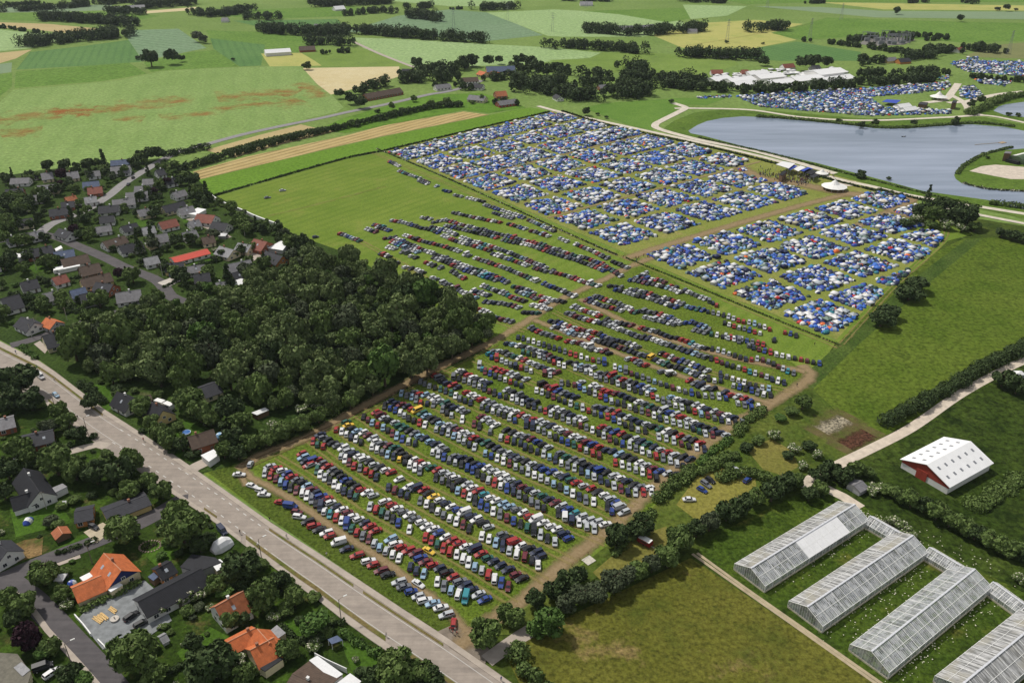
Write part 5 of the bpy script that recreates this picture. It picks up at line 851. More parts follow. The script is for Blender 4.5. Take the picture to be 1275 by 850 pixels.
def car_parts(tp, col):
    k = (tp, col)
    if k in CMESH: return CMESH[k]
    mb = hull(tp); B, T = cabin(tp); mb.faces(B + T, [(4, 5, 6, 7), (0, 1, 5, 4), (1, 2, 6, 5), (2, 3, 7, 6), (3, 0, 4, 7)])
    L, hw, hz, rz, c0, c1, r0, r1 = CT_[tp]; o = mb.build('body', paintmat(col)); body = o.data; bpy.data.objects.remove(o)
    if ('sh', tp) not in CMESH:
        F4 = {'windscreen': (B[1], B[2], T[2], T[1]), 'rear_window': (B[3], B[0], T[0], T[3]), 'sa': (B[0], B[1], T[1], T[0]), 'sb': (B[2], B[3], T[3], T[2])}; sh = []
        for nm, q in F4.items():
            if tp == 'van' and nm == 'sa': q = tuple(Vector(p) for p in q); q = (q[0].lerp(q[1], .62), q[1], q[2], q[3].lerp(q[2], .62))
            if tp == 'van' and nm == 'sb': q = tuple(Vector(p) for p in q); q = (q[0], q[0].lerp(q[1], .38), q[3].lerp(q[2], .38), q[3])
            m = MB(); P = inset(q, .07, .10 if tp != 'van' else .3, .012)
            if nm in ('sa', 'sb') and tp != 'van':
                P4 = [Vector(p) for p in P]; m.face([P4[0], P4[0].lerp(P4[1], .47), P4[3].lerp(P4[2], .47), P4[3]]); m.face([P4[0].lerp(P4[1], .53), P4[1], P4[2], P4[3].lerp(P4[2], .53)])
            else: m.face(P)
            o = m.build('side_window' if nm in ('sa', 'sb') else nm, CGL); sh.append((o.name.split('.')[0], o.data)); bpy.data.objects.remove(o)
        for s in (-1, 1):
            for x in (-L * .30, L * .31):
                m = MB(); m.tube((x, s * (hw - .16), .31), (x, s * (hw + .015), .31), .31, n=12); m.tube((x, s * (hw + .012), .31), (x, s * (hw + .022), .31), .17, n=8, m=1); o = m.build('wheel', [TYRE, HEAD]); sh.append(('wheel', o.data)); bpy.data.objects.remove(o)
            m = MB(); m.box((L / 2 - .14, s * hw * .62, hz - .36), (.2, .32, .14)); o = m.build('headlight', HEAD); sh.append(('headlight', o.data)); bpy.data.objects.remove(o)
            m = MB(); m.box((-L / 2 + .04, s * hw * .62, hz - .28), (.14, .26, .18)); o = m.build('tail_light', TAIL); sh.append(('tail_light', o.data)); bpy.data.objects.remove(o)
        CMESH[('sh', tp)] = sh
    CMESH[k] = [('body', body)] + CMESH[('sh', tp)]; return CMESH[k]
def put_car(p, rz, tp, col, label, group=None):
    t = empty('van' if tp == 'van' else 'car', (p[0], p[1], p[2]), rz)
    for nm, me in car_parts(tp, col): link(nm, me, t)
    tag(t, label, 'van' if tp == 'van' else 'car', group); return t
def heading(x, y, d): a, b = at(x, y), at(x + d[0] * 4, y + d[1] * 4); return math.atan2(b.y - a.y, b.x - a.x)
# rows: (row words, side, image direction of the cars, pieces)
def S_(t): return [[tuple(float(v) for v in p.split(',')) for p in seg.split()] for seg in t.split('|')]
ROWS = [('first row', 'u', S_('337,582 352,588 365,595 382,606|392,614 404,621|416,631 448,649 468,662|487,673 501,684 516,689 531,702|545,708 569,723 589,736 603,748')), ('first row', 'l', S_('330,591 346,598 359,607 366,611|376,614 398,631 405,639 423,648 444,664 463,675|471,682 499,697 516,711 532,718 559,735 580,746')),
    ('second row', 'u', S_('376,566 379,575 386,583|393,572 405,581 425,594 440,606 460,616 484,628 497,636 527,653 553,670 588,685 610,698 631,710 650,722')), ('second row', 'l', S_('395,587 399,592|410,599 425,611 436,616 443,620|461,632 477,640 493,650 510,661|530,670 540,676 556,686 575,695 587,705 605,714 614,721 633,732')),
    ('third row', 'u', S_('398,543 403,547 415,553|424,557 429,560 450,571 470,583 487,589 507,607 526,611 553,628 590,646 620,664 645,679 669,689 673,695')), ('third row', 'l', S_('390,551 396,555 403,557|425,569 438,580 455,587 469,595|484,608 504,617 530,628 553,643|563,648 581,657 596,667 612,674 638,689|648,693 658,696|670,705')),
    ('fourth row', 'u', S_('431,527 437,535 455,541 472,552 492,559 508,571 528,580 565,595 596,613 621,627 643,636 669,649 692,660 708,671 709,679')), ('fourth row', 'l', S_('419,536 427,539 446,550 465,558 484,568 501,574 523,588|543,596 559,603|566,610 581,618 596,628 612,637|627,644 642,651 660,660 679,671 691,676')),
    ('fifth row', 'u', S_('468,515 485,525 491,527|503,535 524,545 540,553 559,566 582,574 595,580 618,589 641,604 674,618 705,635 732,649 753,654')), ('fifth row', 'l', S_('453,520 465,528|479,534 485,538|496,546 510,551 517,553|539,564 558,573 582,583 599,594 608,599 629,609 639,613|649,619 677,634|695,640 714,650 740,660')),
    ('a far row', 'u', S_('486,501 503,506 528,517 549,529 570,536 603,552 633,567 666,581 704,596 742,613 763,624 777,639')), ('a far row', 'l', S_('479,507 496,513 509,522 536,533 564,543 589,557|599,563 628,576 657,589 686,602 704,611 731,625 752,628 762,638')),
    ('a far row', 'u', S_('516,490 523,492|535,494 548,501|563,507 579,514|599,520 616,530 634,539 655,545 682,558 708,571 732,581 752,589 774,597 793,607 808,609')), ('a far row', 'l', S_('500,491 513,496|523,502 541,505 554,513|567,521 590,529 615,541|624,546 648,553|656,559 674,565 692,574|701,579 725,588 744,597 764,606 784,615 811,614')),
    ('a far row', 'u', S_('542,469 552,476 563,481 582,490 595,496 610,503 623,509 638,514 665,524|677,528 693,534 710,542 734,553 751,560 778,569 797,578 817,587 840,593')), ('a far row', 'l', S_('524,476 525,477|533,481 548,486 562,491|574,498 596,506 619,515 634,521 648,528|664,533 690,545 714,555|725,560 746,568|766,577 786,584 807,592 817,596')),
    ('a far row', 'u', S_('568,460 572,463 588,471 608,478|631,487 648,494 666,503|686,508 700,514 726,524|749,533 771,541 797,551 820,561 838,567 858,573')), ('a far row', 'l', S_('565,470 577,474 596,482|603,485 616,491|624,494 638,497|647,502 672,510 688,518|696,520 713,527 728,533 745,540|753,545 770,552 787,557|797,562 814,568 833,574 851,582')),
    ('a far row', 'u', S_('615,460 624,463 633,465 648,472 665,475 683,483 702,491 716,496|743,508 760,512 781,521 797,527 813,532 828,538 850,545 872,553')), ('a far row', 'l', S_('597,457 604,464 619,470 632,475 649,481|668,487 688,495 706,502 725,509 742,516 760,521 778,530|793,536 803,538|820,545 838,550 855,556 877,561')),
    ('a far row', 'u', S_('610,442 615,438|628,440 640,445 661,453 685,462 693,465|724,477 742,482 755,489 772,492 786,498 800,503 816,510 835,515 852,522 871,530 888,537 904,543')), ('a far row', 'l', S_('612,446 626,450 638,456 655,460 661,463|678,466 685,468|699,478 715,480|722,483 729,487|744,493 760,500 777,505 792,511 808,516 824,523 840,527 859,533 877,541 887,543')),
    ('a far row', 'u', S_('632,429 647,432 657,434|669,438 672,439|685,445 697,449 709,452 722,457 735,458|745,465 765,470 781,476 798,482 811,487|835,496 853,501 870,507 890,514 913,521')), ('a far row', 'l', S_('651,439 658,441|671,444 685,450 700,456 713,460|719,459 736,466|749,473 765,477 778,482 794,488 809,492|819,498 837,505 855,510 872,516 891,522 907,526 924,526')),
    ('a far row', 'l', S_('645,421 672,429|687,434 722,445 750,452 775,462 803,472 836,483 855,489 872,493 893,495|902,496 918,503 936,508 944,508')), ('a far row', 'u', S_('824,464 834,467|851,472 858,475|871,481 882,486 896,486|909,493 925,497 935,503 941,504')), ('a far row', 'u', S_('661,409 671,414 683,418 693,421 699,424|712,427 724,428 738,436 751,438 758,441|783,448 789,448|798,455 805,456')),
    ('a far row', 'v', S_('686,401 694,403|702,407 725,412 744,416 758,423|773,426 791,432 800,436|824,441 842,449 859,454|868,458 880,463|897,468 905,470|920,475 937,482 957,485')), ('a far row', 'v', S_('689,409 697,409|711,416 718,418|731,420 742,425 748,427|761,430 778,436 795,442 809,445|817,449 834,457 847,459|857,463 873,470 889,475 897,475|913,481 931,486 945,491 959,493')),
    ('a far row', 'v', S_('714,383 728,388 742,392 752,398|759,402 780,405 795,408|804,411 820,415 834,421|843,422 858,427 868,433 892,437 916,444|931,449 946,448 961,453 968,457|981,464 988,466')), ('a far row', 'v', S_('702,389 720,396 735,400 755,405 780,414 797,421 815,424 830,430 843,434 857,439 870,443 890,449 908,456 917,458|927,461 938,466 950,468 958,472 969,476 976,478')),
    ('a far row', 'v', S_('730,375 742,370 754,375 766,378 784,385|789,391 798,388 810,390 836,397|846,404 862,402 883,411|903,420 924,424 950,430')), ('a far row', 'v', S_('736,377 748,381 760,384 774,388|804,396 821,400 840,405|865,412 890,418 916,424 941,435 970,443|979,445 1000,449 1020,454')), ('a far row', 'v', S_('767,358 782,361 798,364 810,368|819,371 834,374 849,380')), ('a far row', 'v', S_('767,362 780,365 792,369 808,372|819,376 834,381 847,386')), ('a far row', 'v', S_('856,383 872,387 889,391 905,395 923,401|938,404 958,411|977,415 991,419')), ('a far row', 'v', S_('902,403 913,407 928,411|938,414 946,416|963,425 964,425')),
    ('a far row', 'v', S_('785,350 795,346 804,341|800,349 823,350 835,357 853,363 872,371 885,377 892,381')), ('a far row', 'v', S_('791,350 805,354 818,356 840,362|846,366 853,363')),
    # upper lot
    ('the upper lot', 'w', S_('485,202 497,208|497,214 520,222 533,228|522,226 532,230|543,233 544,233|553,238 560,240|567,244 602,252|604,256 618,261 640,268 659,275|612,265 624,269 638,273|659,275 690,289|698,298 706,302|717,305 741,315 762,326 775,332 786,336')), ('the upper lot', 'w', S_('565,266 601,274 623,278|634,280 660,288 683,295')), ('the upper lot', 'w', S_('540,278 555,275 575,281 600,287 647,299 675,306 694,312 713,319 732,323 750,330 766,340 773,345')), ('the upper lot', 'w', S_('556,282 576,287 595,291 618,297 633,302 659,306 690,317 715,324 735,331 752,338')),
    ('the upper lot', 'w', S_('484,275 503,278 525,285 540,288 552,294 570,302 590,307 610,313|614,317 638,325 660,333 680,339|688,340 705,344 724,351 745,357')), ('the upper lot', 'w', S_('537,284 559,289 576,298 610,307 638,317 666,329 688,338')), ('the upper lot', 'w', S_('505,294 525,301 550,307 572,314|580,318 600,325 627,334 647,342 656,346 679,355 698,362 715,370')), ('the upper lot', 'w', S_('480,298 491,297 508,304 521,310 540,317 559,324 578,332 595,337 616,345 631,353|640,358 655,361 666,367 683,374 702,377')), ('the upper lot', 'w', S_('488,302 504,309 520,315|540,322 560,329 580,338 600,344 618,350|645,364 660,369 680,379')),
    ('the upper lot', 'w', S_('483,309 492,311|501,315 507,316|512,320 518,322|531,328 540,332|548,334 549,335|563,339 578,348|601,357 627,366 638,371 653,376|664,381 683,386')), ('the upper lot', 'w', S_('475,317 485,321|494,329 495,329|505,334 512,336|520,337 527,341|539,347 543,349|552,353 567,360 580,367 593,372|589,363 608,369|604,377 627,379 646,384|653,390 670,391')), ('the upper lot', 'w', S_('523,351 524,352|535,358 540,360|554,365 560,367|572,376 591,385 604,389 615,396 637,402')), ('the upper lot', 'w', S_('424,292 430,294 448,301|457,286 468,290|466,281 478,283|470,284 485,288|526,272 536,274'))]
# colours read off the photograph, nearest car takes them
OVR = '352,588,w 358,591,b 365,595,r 382,606,p 392,614,n 399,617,b 404,621,r 416,631,n 424,633,w 436,641,m 440,646,w 448,649,w 462,658,r 468,663,r 487,673,p 496,680,w 501,684,r 516,689,m 524,696,b 531,702,m 545,708,n 553,713,k 560,718,r 569,723,g 581,729,n 589,736,n 603,748,b 330,591,s 337,594,r 346,597,m 353,603,b 359,606,b 366,611,m 376,614,w 382,623,w 391,628,k 398,631,n 405,639,w 417,643,r 423,648,w 430,655,b 437,660,t 444,664,r 453,671,g 463,675,m 471,682,p 480,686,s 490,695,w 499,697,w 508,703,n 516,711,n 532,718,p 540,726,w 550,729,g 559,735,p 569,742,w 580,746,c ' \
      '376,566,r 375,571,k 378,574,p 381,578,n 393,572,b 402,577,g 405,581,r 395,587,t 398,591,w 413,586,g 420,591,k 425,594,k 430,598,b 435,602,k 440,606,k 452,611,r 460,616,w 477,624,w 484,628,n 490,633,r 410,599,k 417,605,w 425,611,w 436,616,n 443,620,t 461,632,s 469,635,r 478,639,t 485,645,g 493,650,r 501,655,b 510,661,w 530,670,r 540,676,r 547,680,t 556,686,r 564,691,r 575,695,w 582,700,r 587,705,w 596,710,s 605,714,r 614,721,w 625,726,b 633,732,m 497,636,w 507,640,w 515,647,g 526,653,w 537,658,w 546,663,b 553,670,w 560,675,r 572,681,r 588,685,n 594,690,g 601,694,r 609,700,t 620,704,n 631,710,n 640,717,m 650,722,k ' \
      '398,543,n 403,547,g 411,551,k 415,553,k 424,557,g 429,560,w 438,564,n 445,567,r 450,571,w 459,575,s 462,579,k 470,583,k 479,587,w 499,598,k 503,602,w 390,551,r 396,555,t 403,557,r 425,569,s 433,572,w 438,580,r 446,582,g 455,587,r 462,591,r 469,595,n 478,595,g 485,608,n 494,611,m 504,617,r 514,620,n 521,623,g 530,628,w 537,632,k 544,638,w 553,643,g 563,648,w 572,653,w 581,657,p 588,662,k 596,667,w 605,672,k 612,674,w 622,679,p 631,683,n 638,689,s 526,611,r 533,616,k 542,619,y 547,624,w 553,628,n 563,633,w 572,637,b 581,642,w 590,646,k 595,651,w 603,655,k 617,660,c 620,664,g 632,668,k 639,673,r 645,679,w 669,689,n 673,695,n 648,693,w 658,696,m 670,705,w ' \
      '431,527,t 433,532,y 437,535,k 450,538,w 455,541,w 461,544,m 472,552,w 479,555,g 492,559,t 500,563,k 516,571,w 522,575,r 527,579,w 419,536,r 427,539,w 435,541,w 440,547,n 446,550,w 453,552,k 459,554,w 465,558,w 470,562,w 477,564,g 484,568,p 493,572,n 501,574,y 508,577,k 515,585,w 523,588,g 546,587,r 565,592,w 588,607,w 596,613,r 605,617,c 611,622,w 621,627,w 631,630,p 643,636,g 650,641,w 657,645,r 679,654,w 685,657,w 692,660,w 699,664,n 707,671,n 709,679,b 669,648,w 517,512,y 704,646,w 503,506,m 510,509,r 719,636,c 709,631,b 523,492,r 562,481,r 583,491,r 583,467,r 770,541,r 850,545,r 846,521,r 755,489,r 620,461,r 626,465,r 711,562,t 748,581,b 810,444,y 765,470,r 693,421,r 818,516,w'
VANS = [(362, 632), (517, 512), (704, 646), (669, 648), (580, 746), (748, 581), (422, 677), (810, 444)]
ALL = []
def joined(segs):
    out = [list(segs[0])]
    for s in segs[1:]:
        if math.dist(out[-1][-1], s[0]) < 17: out[-1] += s
        else: out.append(list(s))
    return out
for rn, side, segs in ROWS:
    if side != 'w': segs = joined(segs)
    for sg in segs:
        P = [at(*p) for p in sg]; L = [0]
        for a, b in zip(P, P[1:]): L.append(L[-1] + (b - a).length)
        n = max(1, round(L[-1] / (2.7 if side in 'ul' else 2.6)))
        for i in range(n + 1):
            if n > 3 and random.random() < .03: continue
            s = L[-1] * i / n; k = 0
            while k < len(P) - 2 and L[k + 1] < s: k += 1
            p = P[k].lerp(P[k + 1], min(1, (s - L[k]) / max(.01, L[k + 1] - L[k]))) if len(P) > 1 else P[0]
            q = px(p); x, y = q
            if side == 'u': d = (1, -.36 + random.uniform(-.07, .07)); p = p + Vector((random.uniform(-.2, .2), random.uniform(-.2, .2), 0))
            elif side == 'l': d = (.22 - .42 * max(0, min(1, (x - 560) / 330)) + random.uniform(-.08, .08), -1)
            elif side == 'v': d = (1, -.5 + random.uniform(-.1, .1)) if x < 880 else (.1 + random.uniform(-.2, .2), -1)
            else: d = (1, -.42 + random.uniform(-.08, .08))
            if random.random() < .45: d = (-d[0], -d[1])
            ALL.append([p, heading(x, y, d), rn, side, None, None, (x, y)])
cw = [('white', 13), ('silver', 20), ('grey', 14), ('black', 18), ('navy', 15), ('blue', 6), ('red', 9), ('maroon', 6), ('green', 3), ('teal', 1), ('pale blue', 4)]
for c in ALL:
    c[4] = random.choices([a for a, b in cw], [b for a, b in cw])[0]; c[5] = random.choices(['hatchback', 'saloon', 'estate', 'van'], [46, 28, 22, 2])[0]
for t in OVR.split():
    x, y, k = t.split(','); x, y = float(x), float(y); c = min(ALL, key=lambda c: (c[6][0] - x) ** 2 + (c[6][1] - y) ** 2)
    if (c[6][0] - x) ** 2 + (c[6][1] - y) ** 2 < 60: c[4] = CODE[k]
ROAD = '350,627,r 362,632,b 370,639,m 373,645,w 384,651,k 391,656,r 398,661,k 407,665,w 411,669,r 422,677,w 432,685,n 445,693,r 459,700,w 465,705,r 475,712,m 483,717,k 497,726,s 503,732,g 512,738,b 521,744,s 529,749,w 539,753,p 549,758,w 556,767,s'
for t in ROAD.split():
    x, y, k = t.split(','); x, y = float(x), float(y); ALL.append([at(x, y), heading(x, y, random.choice([1, -1]) * Vector((1, -.27 if x > 380 else .12))), 'roadside row', 'r', CODE[k], random.choice(['hatchback', 'saloon', 'estate']), (x, y)])
for x, y in VANS: min(ALL, key=lambda c: (c[6][0] - x) ** 2 + (c[6][1] - y) ** 2)[5] = 'van'
ALL.sort(key=lambda c: (c[0] - Vector((0, 0, HC))).length)
LOOSE = [(298, 592, (1, 0), 'white', 'saloon', 'white saloon alone at the dirt track bend'), (312, 579, (.5, -1), 'silver', 'hatchback', 'silver hatchback alone inside the track bend'), (314, 606, (1, .35), 'white', 'saloon', 'first of three white cars at the roadside row start'), (325, 612, (1, .2), 'white', 'hatchback', 'middle of three white cars at the roadside row start'), (329, 617, (1, .05), 'white', 'saloon', 'last of three white cars at the roadside row start'),
         (521, 728, (1, .65), 'white', 'saloon', 'white saloon driving in the lane behind the roadside row'), (534, 687, (1, .55), 'yellow', 'saloon', 'yellow car standing in the lane between first and second rows'), (565, 777, (.1, -1), 'red', 'hatchback', 'red and dark car nearest the car park gate'), (858, 623, (1, -.02), 'white', 'saloon', 'white saloon at the left edge of the grass clearing'), (874, 611, (1, .55), 'blue', 'hatchback', 'blue hatchback beside a dark estate in the clearing'), (879, 604, (1, .7), 'grey', 'estate', 'dark grey estate between two cars in the clearing'), (884, 599, (1, .6), 'black', 'hatchback', 'dark hatchback behind the grey estate in the clearing'), (917, 587, (1, .8), 'silver', 'saloon', 'silver saloon at the top of the clearing'), (930, 599, (1, -.8), 'blue', 'hatchback', 'blue hatchback at the right end of the clearing'),
         (117, 657, (1, .5), 'black', 'hatchback', 'black hatchback on the pale forecourt of the timber bungalow'), (164, 768, (1, -.7), 'black', 'estate', 'upper of two black estates on the gravel yard'), (177, 777, (1, -.55), 'black', 'estate', 'lower of two black estates on the gravel yard'), (54, 832, (1, -.35), 'black', 'van', 'black van parked by the bottom left house'), (65, 839, (1, -.7), 'white', 'estate', 'white car half hidden under a bottom left tree'), (277, 662, (.9, 1), 'navy', 'van', 'dark blue van on the verge of the main road'), (51, 470, (.95, .75), 'white', 'van', 'white van driving up the main road'), (70, 493, (.95, .75), 'pale blue', 'hatchback', 'pale blue hatchback driving on the main road'),
         (26, 571, (1, -.05), 'white', 'saloon', 'white car in a shaded drive behind the dark L roof'), (333, 247, (1, -.12), 'grey', 'saloon', 'lower of two cars alone on the empty meadow'), (352, 238, (1, -.12), 'silver', 'saloon', 'upper of two cars alone on the empty meadow'), (393, 296, (1, -.2), 'navy', 'hatchback', 'dark car behind the village hedge on the meadow'), (166, 222, (1, -.9), 'black', 'hatchback', 'upper of two dark cars on the village street'), (160, 230, (1, -.9), 'grey', 'saloon', 'lower of two dark cars on the village street'), (250, 182, (1, -.2), 'black', 'van', 'dark van on the curving field road'), (217, 344, (1, -.3), 'blue', 'van', 'blue van on the pale corner driveway'), (286, 320, (1, -.2), 'red', 'hatchback', 'small red car between two village hedges'),
         (835, 466, (1, -.1), 'white', 'van', 'white van standing among the sparse far cars'), (760, 357, (1, -.35), 'black', 'estate', 'dark estate on the crossing track')]
NIND = 286; BIG = ALL[:NIND]; REST = ALL[NIND:]
for x, y, d, col, tp, lb in LOOSE:
    USED[lb] = 1; put_car(at(x, y, ZTOP if x < 300 else ZLOT + (.02 if x > 840 and y > 570 else 0)), heading(x, y, d), tp, col, lb, 'cars away from the rows')
order = {}
for c in BIG: order.setdefault((c[2], c[3]), []).append(c)
ORD = ['', 'second ', 'third ', 'fourth ', 'fifth ', 'sixth ', 'seventh ', 'eighth ', 'ninth ', 'tenth ']
for (rn, sd), L in order.items():
    L.sort(key=lambda c: c[6][0])
    line = {'u': ' back line', 'l': ' front line', 'r': '', 'v': '', 'w': ''}[sd]
    for i, c in enumerate(L):
        a = L[i - 1] if i else None; b = L[i + 1] if i < len(L) - 1 else None; me = '%s %s' % (c[4], c[5])
        r_ = rn + line
        if a and b: c1 = '%s between %s %s and %s %s, %s' % (me, a[4], a[5], b[4], b[5], r_)
        elif b: c1 = '%s at the left end beside a %s %s, %s' % (me, b[4], b[5], r_)
        elif a: c1 = '%s at the right end beside a %s %s, %s' % (me, a[4], a[5], r_)
        else: c1 = '%s standing in %s' % (me, r_)
        if nw(c1) > 16 or c1 in USED:
            if a and b: c1 = '%s between %s and %s cars, %s' % (me, a[4], b[4], r_)
        if c1 in USED or nw(c1) > 16:
            for k in (2, -2, 3, -3, 4, -4, 5, -5, 6, -6):
                if not 0 <= i + k < len(L): continue
                wd_ = {2: 'two', 3: 'three', 4: 'four', 5: 'five', 6: 'six'}[abs(k)]; c2 = '%s, %s places %s of a %s %s, %s' % (me, wd_, 'left' if k > 0 else 'right', L[i + k][4], L[i + k][5], r_)
                if c2 not in USED and nw(c2) <= 16: c1 = c2; break
        USED[c1] = 1; put_car((c[0].x, c[0].y, ZLOT + .01), c[1], c[5], c[4], c1, 'cars parked in the meadow rows')
# the rest of the car park, one mass
def stuff_cars():
    TV, TF, TM, TC = {}, {}, {}, {}
    for tp in CT_:
        L, hw, hz, rz, c0, c1, r0, r1 = CT_[tp]; mb = MB(); h = L / 2
        bot = [(-h, -hw, .25), (h, -hw * .9, .25), (h, hw * .9, .25), (-h, hw, .25)]; top = [(-h + .05, -hw * .9, hz - .06), (h - .12, -hw * .8, hz - .26), (h - .12, hw * .8, hz - .26), (-h + .05, hw * .9, hz - .06)]
        mid = [(h * .35, -hw * .92, hz - .02), (h * .35, hw * .92, hz - .02)]
        mb.face([bot[0], bot[1], top[1], mid[0], top[0]], 0); mb.face([bot[2], bot[3], top[3], mid[1], top[2]], 0); mb.face([bot[1], bot[2], top[2], top[1]], 0); mb.face([bot[3], bot[0], top[0], top[3]], 0); mb.face([top[1], top[2], mid[1], mid[0]], 0); mb.face([mid[0], mid[1], top[3], top[0]], 0)
        B, T = cabin(tp); mb.face(T, 0)
        for q in ((B[1], B[2], T[2], T[1]), (B[3], B[0], T[0], T[3]), (B[0], B[1], T[1], T[0]), (B[2], B[3], T[3], T[2])): mb.face(q, 0); mb.face(inset(q, .08, .12, .02), 1)
        mb.box((0, 0, .2), (L * .8, hw * 1.96, .3), 0, 2); TV[tp] = mb
    out = MB()
    for p, rz, rn, sd, col, tp, q in REST:
        m = TV[tp]; ca, sa = math.cos(rz), math.sin(rz); b = len(out.v); out.v += [(p.x + ca * x - sa * y, p.y + sa * x + ca * y, z + ZLOT) for x, y, z in m.v]
        out.f += [tuple(b + i for i in f) for f in m.f]; out.m += m.m; cc = PAINT[col]; out.c += [cc] * len(m.f)
    o = out.build('parked_cars', [attr_mat('car_paint_mix', .4, .35, .25), CGL, TYRE], cattr=True); tag(o, 'hundreds of small parked cars in slanting rows across the farther meadow', 'cars', kind='stuff')
stuff_cars(); print('CARS', len(ALL), len(REST))
# ================================================================== TENTS
TCOL = [('royal blue', (.035, .075, .36), 18), ('bright blue', (.05, .16, .55), 10), ('navy', (.016, .024, .075), 22), ('white', (.72, .72, .72), 7), ('pale grey', (.36, .40, .43), 5), ('dark green', (.02, .055, .035), 10), ('grey green', (.16, .23, .19), 9), ('teal', (.03, .20, .24), 5), ('black', (.015, .016, .02), 4), ('red', (.48, .03, .025), 2.0), ('orange', (.70, .16, .04), 1.6), ('sky blue', (.22, .42, .66), 5), ('beige', (.50, .45, .34), 2), ('purple', (.10, .03, .10), .8)]
TW = [c[2] for c in TCOL]
def tent_geo(kind, seg=8):
    """unit geometry: vertices and faces with panel number"""
    V, F, Pn = [], [], []
    if kind == 'dome':
        for r, z in ((1, 0), (.86, .5), (.5, .88)):
            for k in range(seg): a = 2 * PI * k / seg; rr = r * (1 if k % 2 == 0 else .93); V.append((rr * math.cos(a), rr * math.sin(a), z))
        V.append((0, 0, 1.0))
        for i in range(2):
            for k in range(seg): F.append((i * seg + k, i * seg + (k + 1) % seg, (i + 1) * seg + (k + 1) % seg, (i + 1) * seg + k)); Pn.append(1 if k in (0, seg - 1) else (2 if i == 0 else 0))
        for k in range(seg): F.append((2 * seg + k, 2 * seg + (k + 1) % seg, 3 * seg)); Pn.append(0 if k % 4 else 1)
    elif kind == 'tunnel':
        n = 6; xs = (-1.25, -.6, .5, 1.25); hs = (.35, .95, 1.0, .55); ws = (.55, .95, 1, .75)
        for x, h, w_ in zip(xs, hs, ws):
            for k in range(n + 1): a = PI * k / n; V.append((x, w_ * math.cos(a), h * math.sin(a)))
        for i in range(3):
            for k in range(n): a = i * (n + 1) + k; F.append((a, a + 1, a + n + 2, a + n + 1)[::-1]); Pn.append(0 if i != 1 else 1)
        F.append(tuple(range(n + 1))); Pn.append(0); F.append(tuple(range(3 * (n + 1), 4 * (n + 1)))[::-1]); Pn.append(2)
    else:
        V = [(-1, -1, .72), (1, -1, .72), (1, 1, .72), (-1, 1, .72), (0, 0, 1.12), (-1, -1, .6), (1, -1, .6), (1, 1, .6), (-1, 1, .6), (-1, -1, 0), (1, -1, 0), (1, 1, 0), (-1, 1, 0)]
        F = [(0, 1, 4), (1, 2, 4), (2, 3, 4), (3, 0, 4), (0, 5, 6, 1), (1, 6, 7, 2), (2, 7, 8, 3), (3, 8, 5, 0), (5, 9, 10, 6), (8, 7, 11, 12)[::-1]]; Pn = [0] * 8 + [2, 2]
    return V, F, Pn
TG = {k: tent_geo(k) for k in ('dome', 'tunnel', 'gazebo')}; TGL = {'dome': tent_geo('dome', 6), 'tunnel': tent_geo('tunnel'), 'gazebo': tent_geo('gazebo')}
def quadcells(A0, A1, B0, B1, na, nb, gap):
    """ground cells between streets; A runs along the cars, B away from them"""
    P = [at(*p) for p in (A0, A1, B0, B1)]
    def bl(u, v): return P[0].lerp(P[1], u).lerp(P[2].lerp(P[3], u), v)
    for i in range(na):
        for j in range(nb): yield i, j, bl, (i + gap) / na, (i + 1 - gap) / na, (j + gap) / nb, (j + 1 - gap) / nb
TENTS = []; TREF = {}
STAGE = [(925, 203), (945, 196), (1060, 222), (1150, 246), (1090, 250), (1040, 246), (1022, 246), (985, 232), (960, 224), (930, 214)]
def fill(u0, u1, v0, v1, bl, sp, excl=(), incl=None, bname='', dens=.95):
    a = (bl(u1, v0) - bl(u0, v0)).length; b = (bl(u0, v1) - bl(u0, v0)).length; n, m = max(1, int(a / sp)), max(1, int(b / sp))
    rag = random.uniform(.0, .25)
    for i in range(n):
        for j in range(m):
            if random.random() > dens: continue
            if (i in (0, n - 1) or j in (0, m - 1)) and random.random() < rag + .1: continue
            p = bl(u0 + (u1 - u0) * (i + .5 + random.uniform(-.36, .36)) / n, v0 + (v1 - v0) * (j + .5 + random.uniform(-.36, .36)) / m); q = px(p)
            if any(inside(e, *q) for e in excl) or (incl and not inside(incl, *q)): continue
            kd = random.choices(['dome', 'tunnel', 'gazebo'], [66, 28, 6])[0]; col = random.choices(TCOL, TW)[0]
            if kd == 'gazebo': col = random.choices([TCOL[3], TCOL[4], TCOL[1], TCOL[2], TCOL[6], TCOL[12]], [60, 12, 8, 8, 6, 6])[0]
            s = {'dome': random.uniform(1.0, 1.85), 'tunnel': random.uniform(1.0, 1.6), 'gazebo': random.uniform(1.35, 1.8)}[kd]; h = {'dome': s * random.uniform(.68, .9), 'tunnel': s * random.uniform(.8, 1.05), 'gazebo': 2.3}[kd]
            TENTS.append((p, kd, col, s, h, random.uniform(0, 6.28) if kd != 'gazebo' else math.atan2((bl(u1, v0) - bl(u0, v0)).y, (bl(u1, v0) - bl(u0, v0)).x) + random.uniform(-.2, .2), bname, q))
for i, j, bl, u0, u1, v0, v1 in quadcells((482, 189), (773, 310), (690, 139), (1062, 229), 8, 6, .082):
    if i < 3 and random.random() < .5: v0 -= .012; v1 += .012
    fill(u0, u1, v0, v1, bl, 1.92, (STAGE,))
QA = at(795, 317); QB = at(1027, 421); QC = at(1092, 236); QD = QB + QC - QA; RB = [(780, 310), (1092, 228), (1136, 250), (1158, 262), (1140, 275), (1176, 296), (1118, 352), (1030, 424), (1000, 424)]
for i, j, bl, u0, u1, v0, v1 in quadcells((795, 317), (1027, 421), (1092, 236), px(QD), 4, 6, .082): fill(u0, u1, v0, v1, bl, 1.92, (), RB, 'b%d_%d' % (i, j))
